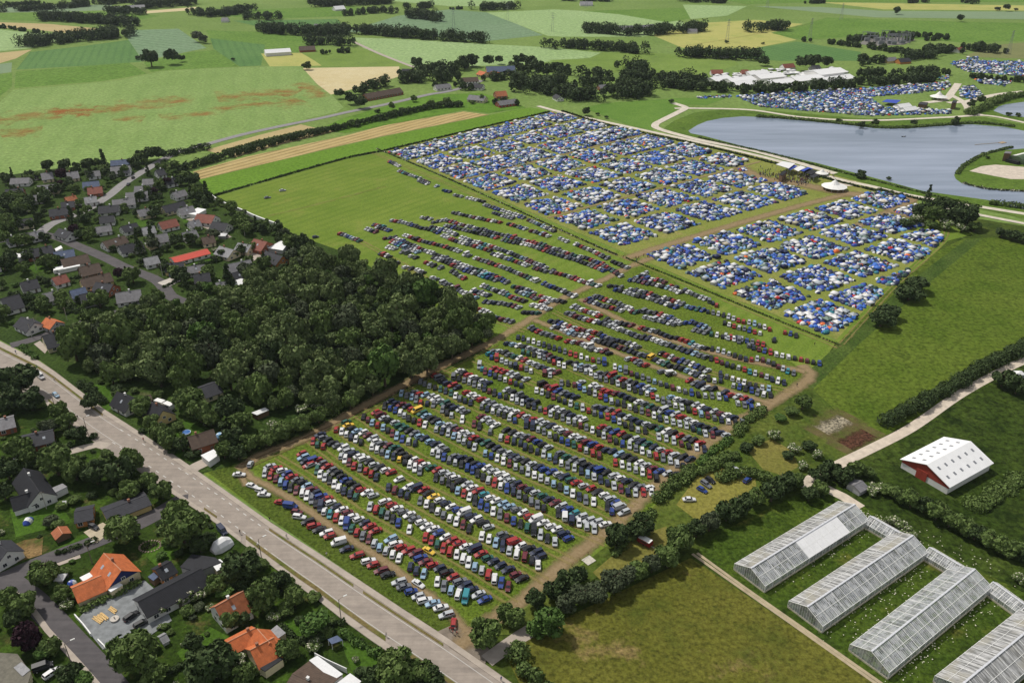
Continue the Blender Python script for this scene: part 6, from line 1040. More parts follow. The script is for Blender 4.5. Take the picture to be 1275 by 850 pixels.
def area(poly_, sp, dens):
    P = [at(*p) for p in poly_]; xs = [p.x for p in P]; ys = [p.y for p in P]; x0, x1, y0, y1 = min(xs), max(xs), min(ys), max(ys)
    def bl(u, v): return Vector((x0 + (x1 - x0) * u, y0 + (y1 - y0) * v, 0))
    fill(0, 1, 0, 1, bl, sp, ([(1080, 121), (1150, 116), (1152, 136), (1100, 134)],), poly_, '', dens)
area([(866, 121), (910, 119), (912, 122), (870, 123)], 2.7, .9); area([(916, 120), (1000, 114), (1080, 110), (1180, 103), (1186, 107), (1172, 113), (1150, 115), (1132, 122), (1112, 128), (1118, 134), (1150, 136), (1184, 137), (1184, 142), (1080, 145), (1000, 138), (945, 133), (925, 124)], 2.8, .95); area([(1195, 111), (1210, 106), (1224, 118), (1212, 124), (1196, 122)], 2.7, .95); area([(1181, 80), (1200, 75), (1290, 78), (1290, 97), (1205, 90)], 2.9, .93); area([(1211, 97), (1262, 101), (1250, 108), (1220, 104)], 2.8, .9); area([(1205, 72), (1218, 71), (1218, 75), (1204, 76)], 2.8, .9); area([(1168, 96), (1180, 95), (1182, 99), (1170, 100)], 2.8, .9)
TENTS.sort(key=lambda t: (t[0] - Vector((0, 0, HC))).length); print('TENTS', len(TENTS))
def tmat(c):
    k = 'tent_' + c[0].replace(' ', '_')
    if k not in MC: M(k, c[1], .55, var=.12, scale=.9)
    return MC[k]
TM = {}
def tent_mesh(kd, col, p2):
    k = (kd, col[0], p2[0])
    if k not in TM:
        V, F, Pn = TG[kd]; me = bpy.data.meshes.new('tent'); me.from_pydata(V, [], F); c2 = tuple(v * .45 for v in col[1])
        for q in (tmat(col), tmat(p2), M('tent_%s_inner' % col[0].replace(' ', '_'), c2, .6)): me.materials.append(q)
        me.polygons.foreach_set('material_index', Pn); me.update(); TM[k] = me
    return TM[k]
KN = {'dome': 'dome tent', 'tunnel': 'tunnel tent', 'gazebo': 'party gazebo'}; BN = {}
NT_ = 280; near = TENTS[:NT_]; GP = {}
for t in near: GP.setdefault(t[6], []).append(t)
bc = {}
for b, L in GP.items():
    cx_, cy_ = sum(t[7][0] for t in L) / len(L), sum(t[7][1] for t in L) / len(L); bc[b] = (cx_, cy_)
rank = sorted(bc, key=lambda b: -bc[b][1]); BW = ['corner camp block nearest the cars', 'block left of corner block', 'block beyond the corner block', 'fourth nearest camp block', 'fifth nearest camp block', 'sixth nearest camp block', 'seventh nearest camp block', 'eighth nearest block']
BN = {b: BW[min(i, 7)] for i, b in enumerate(rank)}
POST = M('gazebo_post', (.6, .6, .6), .5)
for t in near:
    p, kd, col, s, h, rz, b, q = t; p2 = random.choice([col, col, col, TCOL[3], TCOL[4], TCOL[2], TCOL[1]]) if kd != 'gazebo' else col
    nb = sorted((u for u in near if u is not t), key=lambda u: (u[0] - p).length)[:4]
    c = None
    for a, e in ((0, 1), (0, 2), (1, 2), (0, 3), (1, 3), (2, 3)):
        c = '%s %s between %s and %s tents, %s' % (col[0], KN[kd], nb[a][2][0], nb[e][2][0], BN[b])
        if nw(c) > 16: c = '%s %s by %s and %s ones, %s' % (col[0], KN[kd], nb[a][2][0], nb[e][2][0], BN[b])
        if nw(c) <= 16 and c not in USED: break
    sz = 'large' if s > 1.5 else 'small'
    if c in USED or nw(c) > 16: c = '%s %s %s by %s one, %s' % (sz, col[0], KN[kd], nb[0][2][0], BN[b])
    k = 2
    while c in USED: c = '%s %s %s with %s neighbours, %s' % (sz, col[0], KN[kd], ['', '', 'mixed', 'crowded', 'close', 'many', 'several', 'two', 'three'][min(k, 8)], BN[b]); k += 1
    USED[c] = 1
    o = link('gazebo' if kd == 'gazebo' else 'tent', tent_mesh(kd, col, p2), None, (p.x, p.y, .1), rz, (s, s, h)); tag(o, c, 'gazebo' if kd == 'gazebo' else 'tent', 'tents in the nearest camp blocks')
def stuff_tents(L, name, label):
    V, F3, C3, F4, C4 = [], [], [], [], []
    for p, kd, col, s, h, rz, b, q in L:
        v, f, pn = TGL[kd]; ca, sa = math.cos(rz), math.sin(rz); b0 = len(V); V += [(p.x + s * (ca * x - sa * y), p.y + s * (sa * x + ca * y), .1 + h * z) for x, y, z in v]
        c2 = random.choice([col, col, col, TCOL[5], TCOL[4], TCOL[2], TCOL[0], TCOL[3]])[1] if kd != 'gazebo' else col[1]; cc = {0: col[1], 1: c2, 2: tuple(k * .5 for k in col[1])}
        for ff, n in zip(f, pn):
            ff = tuple(b0 + i for i in ff)
            if len(ff) == 3: F4.append((ff[0], ff[1], ff[2])); C4.append(cc[n])
            else:
                for k in range(1, len(ff) - 1): F4.append((ff[0], ff[k], ff[k + 1])); C4.append(cc[n])
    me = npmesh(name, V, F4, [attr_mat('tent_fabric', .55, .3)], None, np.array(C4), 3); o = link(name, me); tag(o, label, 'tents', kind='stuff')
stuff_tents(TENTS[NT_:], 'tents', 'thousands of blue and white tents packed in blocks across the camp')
V2 = TENTS; TENTS = []
area([(886, 96), (905, 92), (960, 86), (1000, 90), (1040, 85), (1056, 90), (1040, 97), (1000, 101), (960, 104), (905, 102)], 5.5, .6)
stuff_tents([(p, 'gazebo', TCOL[3], s * 1.9, h * 1.5, rz, b, q) for p, kd, col, s, h, rz, b, q in TENTS], 'white_tents', 'cluster of small white festival tents among the white halls'); TENTS = V2
# ================================================================== PEOPLE
def person_mesh(stride, shirt):
    sk = [(0, 0, .92), (0, 0, 1.15), (0, 0, 1.38), (0, 0, 1.52), (0, .01, 1.64), (0, .02, 1.72), (-.2, 0, 1.40), (-.25, .03 * stride, 1.14), (-.24, .14 * stride, .90), (.2, 0, 1.40), (.25, -.03 * stride, 1.14), (.24, -.10 * stride, .90), (-.1, 0, .86), (-.11, .16 * stride, .48), (-.11, .12 * stride, .09), (-.11, .26 * stride, .04), (.1, 0, .86), (.11, -.12 * stride, .48), (.11, -.26 * stride, .10), (.11, -.14 * stride, .04)]
    ed = [(0, 1), (1, 2), (2, 3), (3, 4), (4, 5), (2, 6), (6, 7), (7, 8), (2, 9), (9, 10), (10, 11), (0, 12), (12, 13), (13, 14), (14, 15), (0, 16), (16, 17), (17, 18), (18, 19)]
    rd = [.15, .14, .17, .06, .105, .085, .075, .055, .045, .075, .055, .045, .1, .075, .055, .05, .1, .075, .055, .05]
    me = bpy.data.meshes.new('person'); me.from_pydata(sk, ed, []); o = bpy.data.objects.new('person', me); C.objects.link(o); m = o.modifiers.new('s', 'SKIN')
    for i, v in enumerate(me.skin_vertices[0].data): v.radius = (rd[i], rd[i] * .8); v.use_root = (i == 0)
    o.modifiers.new('d', 'SUBSURF').levels = 1
    e = bpy.context.evaluated_depsgraph_get(); r = bpy.data.meshes.new_from_object(o.evaluated_get(e)); bpy.data.objects.remove(o)
    for k in (shirt, (.03, .035, .06), (.50, .32, .24), (.05, .03, .02)): r.materials.append(M('cloth_%d_%d_%d' % tuple(int(255 * v) for v in k), k, .8))
    for p in r.polygons:
        z = p.center.z; x = abs(p.center.x); p.material_index = 3 if z > 1.70 else (2 if z > 1.5 or (x > .2 and z < 1.2) else (0 if z > .9 else 1))
    r.name = 'person'; return r
PM = [person_mesh(1, (.02, .02, .025)), person_mesh(1, (.62, .60, .58)), person_mesh(.3, (.45, .03, .04)), person_mesh(.6, (.04, .10, .30))]
for x, y, k, d, lb in [(299, 664, 0, 40, 'person in dark clothes walking along the main road'), (336, 648, 0, 220, 'person in black on the pavement beside the roadside row'), (357, 669, 1, 40, 'person in a pale shirt on the grass verge'), (321, 681, 1, 40, 'person in white on the left road path'), (407, 692, 1, 220, 'person in white on the pavement below the roadside row'), (481, 792, 1, 40, 'person in a pale shirt on the left path near the bottom'), (560, 785, 2, 0, 'person in red at the left of the gate group'), (564, 789, 2, 90, 'person in red standing in the middle of the gate group'), (567, 786, 1, 180, 'person in white in the gate group'), (569, 790, 2, 270, 'person in red at the right of the gate group'), (624, 847, 3, 40, 'person in blue walking at the road bottom'), (20, 440, 3, 40, 'person in dark blue at the road corner'), (47, 490, 0, 40, 'dark clothed person on the path by the big dark tree'), (97, 521, 0, 220, 'person in black on the left verge of the main road'), (68, 474, 1, 40, 'person in white on the right pavement'), (179, 549, 2, 40, 'person in red on the right path below the yellow house'), (423, 598, 0, 0, 'left of two people standing between car rows'), (421, 597, 3, 60, 'right of two people standing between car rows'), (1014, 430, 0, 0, 'dark clothed person at the camp corner fence'), (992, 481, 0, 0, 'dark clothed person by the dirt track hedge'), (776, 321, 0, 0, 'person in dark clothes at the camp crossing'), (778, 319, 2, 50, 'person in red at the camp crossing')]:
    o = link('person', PM[k], None, at(x, y, ZTOP - .05), R(d)); USED[lb] = 1; tag(o, lb, 'person', 'people on foot')
mb = MB()
for i in range(330):
    if i < 170: x, y = random.uniform(944, 1010), 0; y = 216 + (x - 944) * .16 + random.gauss(0, 3.0)
    elif i < 230: x, y = random.gauss(1000, 4), random.gauss(226, 2.5)
    elif i < 270: x, y = random.uniform(1010, 1040), random.uniform(216, 222)
    else: x, y = random.uniform(790, 1130), random.uniform(235, 300); y = 324 - (x - 790) * .235 + random.gauss(0, 2)
    p = at(x, y, .1); c = random.choice([(.02, .02, .03), (.03, .03, .06), (.3, .05, .05), (.5, .5, .5), (.04, .08, .25), (.02, .02, .02)])
    mb.tube((p.x, p.y, .1), (p.x, p.y, .95), .12, .2, 6, 0, (.03, .03, .05)); mb.tube((p.x, p.y, .95), (p.x, p.y, 1.5), .22, .2, 6, 0, c); mb.tube((p.x, p.y, 1.5), (p.x, p.y, 1.78), .11, .09, 6, 0, (.30, .2, .15))
o = mb.build('crowd', [attr_mat('crowd_clothes', .8)], cattr=True); tag(o, 'dense crowd of tiny people in front of the stage and along camp streets', 'people', kind='stuff')
# ================================================================== STAGE, MARQUEES, SMALL THINGS
def marquee(x, y, r, h, label, star=0):
    p = at(x, y, 0); root = empty('marquee', (p.x, p.y, 0)); mb = MB(); n = 12; V = []
    for k in range(n): a = 2 * PI * k / n; V.append((r * (1.12 if star and k % 2 == 0 else (1 if not star else .9)) * math.cos(a), r * (1.12 if star and k % 2 == 0 else (1 if not star else .9)) * math.sin(a), h * .34))
    for k in range(n): a = 2 * PI * k / n; V.append((r * .4 * math.cos(a), r * .4 * math.sin(a), h * .56))
    V.append((0, 0, h)); mb.faces(V, [(k, (k + 1) % n, n + (k + 1) % n, n + k) for k in range(n)] + [(n + k, n + (k + 1) % n, 2 * n) for k in range(n)]); mb.build('canopy', M('marquee_canvas', (.80, .79, .76), .6, var=.04), root)
    mb = MB()
    for k in range(n): a = 2 * PI * k / n; mb.tube((r * .93 * math.cos(a), r * .93 * math.sin(a), 0), (r * .93 * math.cos(a), r * .93 * math.sin(a), h * .36), .08, n=5)
    mb.tube((0, 0, 0), (0, 0, h), .12, n=6); mb.build('pole', POST, root); tag(root, label, 'marquee')
marquee(1038, 236, 8.5, 7, 'large white peaked marquee on the worn grass by the stage', 0); marquee(1023, 218, 4.5, 4.5, 'small white peaked marquee behind the crowd'); marquee(1168, 124, 8, 8, 'white pointed marquee in the camp across the lake')
flat([(966, 205), (975, 201), (990, 204), (982, 210)], 5, 'white', 'grey', 'white stage roof beside the lakeside road', name='stage', cat='stage', posts=True)
ROOF['royal'] = roofmat('royal_blue_sheet', (.04, .08, .42), .1)
for i, x in enumerate((978, 988, 997)): flat([(x, 209 + i * 1.6), (x + 9, 205 + i * 1.6), (x + 15, 207 + i * 1.6), (x + 6, 212 + i * 1.6)], 4, ['royal', 'white', 'royal'][i], 'black' if 'black' in WALL else 'grey', ['left blue canopy stripe of the stage bar', 'white canopy stripe of the stage bar', 'right blue canopy stripe of the stage bar'][i], name='canopy', cat='canopy', posts=True)
flat([(1000, 214), (1008, 210), (1018, 213), (1010, 218)], 4, 'black', 'grey', 'long black canopy right of the blue stage bar', name='canopy', cat='canopy', posts=True); flat([(1008, 219), (1014, 216), (1020, 218), (1013, 222)], 3.5, 'dark', 'grey', 'dark low canopy behind the small marquee', name='canopy', cat='canopy', posts=True)
flat([(970, 217), (976, 213), (980, 214), (974, 219)], 5, 'black', 'brown', 'black sound tower in the crowd', name='sound_tower', cat='tower')
poly('sand_patch', [(1040, 228), (1052, 224), (1066, 226), (1066, 231), (1052, 232)], MC['sand'])
flat([(1098, 127), (1104, 124), (1122, 125), (1116, 129)], 3, 'royal', 'white', 'long bright blue canopy in the camp across the lake', name='canopy', cat='canopy', posts=True)
for i, q in enumerate([(1117, 130, 1132, 128), (1124, 134, 1140, 132)]): gable(*q, 8, 'white', 'white', 2.5, 4.5, ['white tent hall right of the blue canopy', 'lower white tent hall right of the blue canopy'][i], win=False, chim=False, door=False, name='tent_hall', cat='tent hall')
flat([(1143, 130), (1146, 127), (1156, 128), (1153, 131)], 3, 'dark', 'brown', 'black stage box beside the white camp halls', name='stage', cat='stage'); flat([(1185, 128), (1187, 125), (1192, 125.5), (1190, 128.5)], 6, 'dark', 'brown', 'dark camp watch tower at the road fork', name='watch_tower', cat='tower')
flat([(1250, 191), (1252, 188.5), (1260, 189), (1258, 191.5)], 6, 'grey', 'brown', 'dark timber tower with grey roof on the peninsula', name='watch_tower', cat='tower')
def half_round():
    A, B = at(1258, 204, 0), at(1290, 196, 0); c = (A + B) / 2; L = 24; root = empty('festival_stage', (c.x, c.y, 0), math.atan2(B.y - A.y, B.x - A.x)); mb = MB(); n = 8
    for k in range(n): a, b = PI * k / n, PI * (k + 1) / n; mb.face([(-L / 2, 7 * math.cos(a), 5.5 * math.sin(a)), (-L / 2, 7 * math.cos(b), 5.5 * math.sin(b)), (L / 2, 7 * math.cos(b), 5.5 * math.sin(b)), (L / 2, 7 * math.cos(a), 5.5 * math.sin(a))][::-1], 0 if k >= 4 else 1)
    mb.face([(-L / 2, 7 * math.cos(PI * k / n), 5.5 * math.sin(PI * k / n)) for k in range(n + 1)]); mb.face([(L / 2, 7 * math.cos(PI * k / n), 5.5 * math.sin(PI * k / n)) for k in range(n + 1)][::-1]); mb.build('arched_roof', [M('arched_green', (.08, .12, .06), .6), M('arched_white', (.75, .75, .72), .6)], root); mb = MB(); mb.box((-L / 2 - 2, 0, 1.2), (3.6, 9, 2.4)); mb.build('stage_front', M('stage_black', (.015, .015, .015), .8), root); tag(root, 'half round green and white stage on the sandy peninsula', 'stage')
half_round()
def boat(x, y):
    p = at(x, y, .05); mb = MB(); V = [(-1.8, -.6, .5), (1.2, -.7, .5), (2.4, 0, .6), (1.2, .7, .5), (-1.8, .6, .5), (-1.6, -.4, 0), (1.1, -.4, 0), (1.9, 0, .1), (1.1, .4, 0), (-1.6, .4, 0)]
    root = empty('rowing_boat', p, .2); mb.faces(V, [(0, 5, 6, 1), (1, 6, 7, 2), (2, 7, 8, 3), (3, 8, 9, 4), (4, 9, 5, 0), (5, 9, 8, 7, 6)]); mb.build('hull', M('boat_hull', (.03, .035, .05), .6), root); mb = MB(); mb.box((-.4, 0, .45), (.3, 1.1, .06)); mb.box((.8, 0, .45), (.3, 1.1, .06)); mb.build('seat', PALE, root); tag(root, 'small dark rowing boat alone on the lake', 'boat')
boat(1125, 170.5)
def pontoon():
    p = at(1248, 178, .1); root = empty('pontoon', p, .5); mb = MB(); mb.box((0, 0, .2), (6, 3.5, .4)); mb.build('deck', M('pontoon_wood', (.36, .27, .18), .9), root); mb = MB(); mb.box((-14, 4, .15), (22, 1.0, .2), -.25); mb.build('walkway', M('walkway_wood', (.25, .22, .18), .9), root); tag(root, 'small wooden pontoon in the lake with a long walkway', 'pontoon')
pontoon()
def pole(x, y, h, name, label, arm=0, lamp=False, col=(.20, .17, .14), cat=None):
    p = at(x, y, .1); root = empty(name, p); mb = MB(); mb.tube((0, 0, 0), (0, 0, h), .14, .09, 8); mb.build('mast', M('mast_%d' % int(col[0] * 100), col, .8), root)
    if arm: d = Vector((.8, .6, 0)); mb = MB(); mb.tube((0, 0, h - .1), d * arm + Vector((0, 0, h + .2)), .06, .05, 6); mb.build('arm', MC['mast_%d' % int(col[0] * 100)], root); mb = MB(); mb.box(d * (arm + .4) + Vector((0, 0, h + .2)), (1.1, .35, .16), .64); mb.build('lamp_head', M('lamp_head', (.62, .62, .60), .4), root)
    elif not lamp: mb = MB(); mb.box((0, 0, h - .5), (1.6, .1, .1), .6); mb.build('crossarm', BARK, root)
    tag(root, label, cat or ('street lamp' if arm else 'pole'), 'street lamps' if arm else 'wooden service poles')
pole(425, 772, 8, 'street_lamp', 'street lamp on the left verge near the garden shelter', 1.6); pole(326, 696, 8, 'street_lamp', 'street lamp on the verge behind the tall garden tree', 1.6); pole(110, 542, 8, 'street_lamp', 'street lamp at the lane mouth by the main road', 1.2); pole(70, 512, 7, 'street_lamp', 'street lamp on the left verge above the black bungalow', 1.2); pole(89, 826, 7.5, 'street_lamp', 'street lamp on the side street near the purple tree', 1.6); pole(115, 701, 7.5, 'street_lamp', 'street lamp on the side street above the orange roof', 1.4)
for x, y, lb in [(108, 408, 'tall pale pole beside the village street near the wood'), (84, 399, 'pale pole behind the orange roofed outbuilding'), (46, 337, 'white pole on a back lawn with hedges'), (58, 633, 'wooden pole on the lawn below the dark L roof'), (46, 412, 'pale pole beside the white gabled house'), (68, 245, 'pale pole among the upper village gardens'), (108, 223, 'pole left of the blue grey village roof'), (40, 420, 'thin pole at the corner hedge drive'), (203, 345, 'thin pole at the T junction corner'), (305, 294, 'pale pole behind the red brown roof')]: pole(x, y, 7, 'service_pole', lb, col=(.45, .42, .38))
# pylons of the power line
for i, (x, y, hh) in enumerate([(565, 36, 28), (632, 27, 26), (688, 40, 26), (730, 10, 26), (905, 52, 28), (955, 10, 26), (1008, 48, 26), (1047, 25, 24), (1255, 68, 28)]):
    p = at(x, y, 0); root = empty('pylon', p); mb = MB()
    for sx in (-1, 1):
        for sy in (-1, 1): mb.tube((sx * 2, sy * 2, 0), (sx * .35, sy * .35, hh), .12, .08, 4)
        for k in range(6): z0, z1 = hh * k / 6, hh * (k + 1) / 6; a, b = 2 - 1.65 * k / 6, 2 - 1.65 * (k + 1) / 6; mb.tube((-a, sx * a, z0), (b, sx * b, z1), .06, n=3); mb.tube((sx * a, -a, z0), (sx * b, b, z1), .06, n=3)
    mb.build('lattice', M('pylon_steel', (.22, .23, .24), .6), root); mb = MB()
    for z in (.72, .84, .95): mb.box((0, 0, hh * z), (7, .25, .25), .5)
    mb.build('crossarm', MC['pylon_steel'], root); tag(root, lab('thin grey lattice pylon standing in far fields', (x, y)), 'pylon', 'pylons of the far power line')
# white boundary fence
def fence(pts, h, mat, label, step=3, th=.12, name='fence', board=True):
    P = smooth_line([at(p[0], p[1], .05) for p in pts], step); c = P[0]; root = empty(name, c); mb = MB()
    for a, b in zip(P, P[1:]): m = (a + b) / 2 - c; mb.box((m.x, m.y, h * .55), ((b - a).length + .05, th, h * .9), math.atan2(b.y - a.y, b.x - a.x)) if board else mb.tube(a - c + Vector((0, 0, h)), b - c + Vector((0, 0, h)), .05, n=4)
    mb.build('panel' if board else 'rail', mat, root)
    for p in P: mb = MB(); q = p - c; mb.box((q.x, q.y, h * .5), (.2, .2, h + .1)); mb.build('post', mat, root)
    tag(root, label, 'fence')
fence([(262, 244), (266, 248), (280, 256), (300, 264), (320, 273), (345, 282)], 2.2, M('white_fence', (.80, .80, .78), .6, var=.04), 'long white boundary fence between village gardens and the meadow', 5, .9)
fence([(53, 771), (60, 778), (70, 788)], .1, PALE, 'low pale kerb edging by the side street', 3) if False else None
fence([(94, 768), (104, 779), (114, 792)], 1.2, MC['white_fence'], 'low white garden wall at the gravel yard entrance', 2.5, .3, 'garden_wall'); fence([(123, 799), (130, 806), (138, 816)], 1.2, MC['white_fence'], 'lower white garden wall beside the gravel yard', 2.5, .3, 'garden_wall')
fence([(393, 819), (406, 826), (432, 838)], 2.0, MC['white_fence'], 'white screen wall along the white flat roof', 3, .2, 'garden_wall')
fence([(712, 705), (722, 698), (732, 690)], 1.3, M('gate_timber', (.30, .18, .10), .9), 'brown timber rail at the side of the dirt track', 2.2, .08, board=False)
strip('bare_patch', [(728, 700), (738, 694)], 3, M('slab_pale', (.5, .47, .4), .9))
# festival fence along the lot front
# caravans, trailer, skips
def trailer(x, y, rz, L, wd, h, body, roof, label, name='trailer', cat='trailer'):
    p = at(x, y, .1); root = empty(name, p, rz); mb = MB(); pr = [(-L / 2, .5), (L / 2, .5), (L / 2 + .1, 1.2), (L / 2 - .3, h), (-L / 2 + .2, h), (-L / 2 - .05, 1.1)]; n = len(pr)
    V = [(a, -wd / 2, z) for a, z in pr] + [(a, wd / 2, z) for a, z in pr]; mb.faces(V, [tuple(range(n)), tuple(range(n, 2 * n))[::-1]] + [(i, i + n, (i + 1) % n + n, (i + 1) % n) for i in range(n)]); mb.build('body', body, root)
    mb = MB(); mb.box((0, 0, h + .04), (L * .9, wd * 1.02, .1)); mb.build('roof', roof, root); mb = MB(); mb.box((0, -wd / 2 - .01, h * .68), (L * .5, .03, h * .25)); mb.build('window', GLASS, root)
    for s in (-1, 1): mb = MB(); mb.tube((0, s * (wd / 2 - .15), .33), (0, s * wd / 2, .33), .33, n=10); mb.build('wheel', TYRE, root)
    mb = MB(); mb.tube((L / 2, 0, .5), (L / 2 + 1.1, 0, .5), .06); mb.build('drawbar', POST, root); tag(root, label, cat)
RB_ = M('trailer_red', (.28, .03, .03), .6); WR = MC['white_fence']
trailer(803, 677, heading(803, 677, (1, .55)), 4.6, 2.0, 2.1, RB_, WR, 'red trailer with white roof on grass among pines'); trailer(200, 505, heading(200, 505, (1, .3)), 4.5, 2.1, 2.5, WR, WR, 'left of two white caravans behind the yellow gable', 'caravan', 'caravan'); trailer(211, 509, heading(211, 509, (1, .4)), 4.5, 2.1, 2.5, WR, WR, 'right of two white caravans behind the yellow gable', 'caravan', 'caravan'); trailer(27, 305, heading(27, 305, (.3, 1)), 5, 2.2, 2.5, WR, WR, 'white caravan among upper left village trees', 'caravan', 'caravan'); trailer(74, 340, heading(74, 340, (1, -.2)), 5, 2.2, 2.4, WR, WR, 'white caravan below the brown roofed house', 'caravan', 'caravan'); trailer(98, 256, heading(98, 256, (1, .2)), 4.5, 2.1, 2.4, WR, WR, 'white caravan beside the village street hedge', 'caravan', 'caravan')
def lump(x, y, kd, col, s, h, label, name, cat, rz=0):
    o = link(name, tent_mesh(kd, col, TCOL[3]), None, at(x, y, .1), rz, (s, s, h)); USED[label] = 1; tag(o, label, cat)
lump(35, 650, 'tunnel', TCOL[0], 1.4, 1.6, 'small blue and white tent on the lawn by the pole', 'tent', 'tent', 1.6); lump(274, 545, 'dome', TCOL[11], 2.0, 2.2, 'pale blue tarpaulin tent behind the red brick house', 'tent', 'tent'); lump(90, 727, 'dome', TCOL[0], 1.5, 1.4, 'round royal blue tent left of the orange roofed house', 'tent', 'tent'); lump(76, 723, 'gazebo', TCOL[3], 1.6, 2.2, 'white garden gazebo left of the orange roofed house', 'gazebo', 'gazebo'); lump(276, 681, 'tunnel', TCOL[3], 2.6, 3.2, 'white and dark green tunnel tent beside the verge', 'tent', 'tent', .9); lump(80, 630, 'gazebo', TCOL[3], 1.2, 2.0, 'white folded sunshade on the lawn beside the timber bungalow', 'gazebo', 'gazebo'); lump(278, 296, 'gazebo', TCOL[3], 2.2, 2.6, 'white garden gazebo in the village above the pale roofs', 'gazebo', 'gazebo')
lump(1268, 468, 'gazebo', TCOL[3], 1.8, 2.2, 'white gazebo in the bushes at the right edge', 'gazebo', 'gazebo')
def pool(x, y):
    p = at(x, y, .1); root = empty('paddling_pool', p); mb = MB(); mb.tube((0, 0, 0), (0, 0, .5), 1.6, 1.7, 16); mb.build('wall', M('pool_wall', (.55, .62, .72), .5), root); mb = MB(); mb.tube((0, 0, .49), (0, 0, .53), 1.5, 1.5, 16); mb.build('water', M('pool_water', (.06, .16, .42), .1, spec=.6), root); tag(root, 'round blue paddling pool on the lawn by the red brick house', 'pool')
pool(232, 539)
def planks(x, y, rz, n, L, label):
    p = at(x, y, ZTOP - .02); root = empty('timber_stack', p, rz)
    for k in range(n): mb = MB(); mb.box((random.uniform(-.3, .3), (k - n / 2) * .32, .15 + .1 * (k % 2)), (L + random.uniform(-.5, .5), .26, .2), random.uniform(-.04, .04)); mb.build('plank', M('fresh_timber', (.62, .42, .18), .8, scale=2), root)
    tag(root, label, 'timber')
planks(126, 769, heading(126, 769, (.7, .5)), 9, 3.6, 'large stack of fresh yellow planks on the gravel yard'); planks(141, 759, heading(141, 759, (.7, .5)), 4, 2.8, 'small stack of fresh planks beside the larger stack')
def fountain(x, y):
    p = at(x, y, ZTOP - .02); root = empty('fountain', p); mb = MB(); mb.tube((0, 0, 0), (0, 0, .5), 1.1, 1.2, 14); mb.build('basin', MC['pale_slab'], root); mb = MB(); mb.tube((0, 0, .4), (0, 0, 1.3), .18, .12, 8); mb.build('column', MC['pale_slab'], root); tag(root, 'small round pale fountain on the gravel yard', 'fountain')
fountain(143, 771)
def bed(x, y):
    p = at(x, y, .1); root = empty('flower_bed', p); mb = MB()
    for k in range(22): a = k * .2856; mb.box((3.2 * math.cos(a), 2.6 * math.sin(a), .12), (.6, .4, .25), a)
    mb.build('stone_ring', M('bed_stones', (.26, .20, .16), .9, scale=3), root); rng = np.random.default_rng(5); V, Q = leaves(rng, np.array([(0, 0, .2), (1.2, .6, .2), (-1.2, -.5, .2)]), np.array([1.2, .9, .9]), 260, .18, .35, zmin=.03); link('flowers', npmesh('flowers', V, Q, [LF['purple'], LF['mid']], (rng.random(260) < .4).astype(np.int32)), root); tag(root, 'round stone edged flower bed on the lawn by the side street', 'flower bed')
bed(187, 680)
# ================================================================== VILLAGE GREENERY (after the houses, so that it keeps clear of them)
from mathutils.geometry import intersect_point_line
VP = [(2, 226), (52, 216), (120, 208), (200, 200), (238, 222), (262, 246), (300, 268), (345, 290), (398, 316), (330, 340), (300, 352), (262, 372), (250, 380), (180, 388), (145, 398), (105, 412), (70, 408), (2, 410)]
HS = []
for q in VILL + [(213, 321, 258, 309.5, 8)]:
    A, B = at(q[0], q[1], 0), at(q[2], q[3], 0); HS.append((A, B, q[4] / 2))
RS = []
for pts, wd, m in SIDE[:5]:
    P = [at(*p) for p in pts]; RS += [(a, b, wd / 2 + 1) for a, b in zip(P, P[1:])]
gv = [(at(*p).x, at(*p).y) for p in VP]; rv = random.Random(3); got = []
def clear(p, r):
    for a, b, w_ in HS + RS:
        q, t = intersect_point_line(p, a, b); t = max(0, min(1, t)); q = a.lerp(b, t)
        if (p - q).length < w_ + r * .72: return False
    return True
def blocks_view(p, r):
    """leave the sight of the roofs: no tall tree just in front of a house"""
    for a, b, w_ in HS:
        c = (a + b) / 2
        if abs(p.x - c.x) < (a - b).length / 2 and 0 < c.y - p.y < w_ + r * 2.3: return True
    return False
n = 0; xs = [g[0] for g in gv]; ys = [g[1] for g in gv]
for i in range(30000):
    if n >= 240: break
    x, y = rv.uniform(min(xs), max(xs)), rv.uniform(min(ys), max(ys))
    if not inside(gv, x, y): continue
    r = rv.uniform(2.2, 5.0); p = Vector((x, y, 0)); q = px(p)
    if q[0] < -5 or not clear(p, r) or blocks_view(p, r) or any((x - a) ** 2 + (y - b) ** 2 < (.7 * (r + c)) ** 2 for a, b, c in got): continue
    got.append((x, y, r)); n += 1; qq = px((x, y, r * 1.0)); tree(qq[0], qq[1], r / mpp(qq[0], qq[1], r * 1.0), rv.choices(['mid', 'dark', 'conifer', 'olive', 'light', 'purple'], [40, 40, 8, 6, 4, 2])[0], None, 'village garden trees')
m = 0
for i in range(30000):
    if m >= 190: break
    x, y = rv.uniform(min(xs), max(xs)), rv.uniform(min(ys), max(ys))
    if not inside(gv, x, y): continue
    r = rv.uniform(1.0, 1.9); p = Vector((x, y, 0))
    if px(p)[0] < -5 or not clear(p, r) or any((x - a) ** 2 + (y - b) ** 2 < (.6 * (r + c)) ** 2 for a, b, c in got): continue
    got.append((x, y, r)); m += 1; qq = px((x, y, r)); tree(qq[0], qq[1], r / mpp(qq[0], qq[1], r), rv.choices(['mid', 'dark', 'light', 'blossom'], [50, 25, 12, 13])[0], None, 'village garden shrubs', shrub=True)
print('VILLAGE', n, m, 'objects', len(bpy.data.objects))

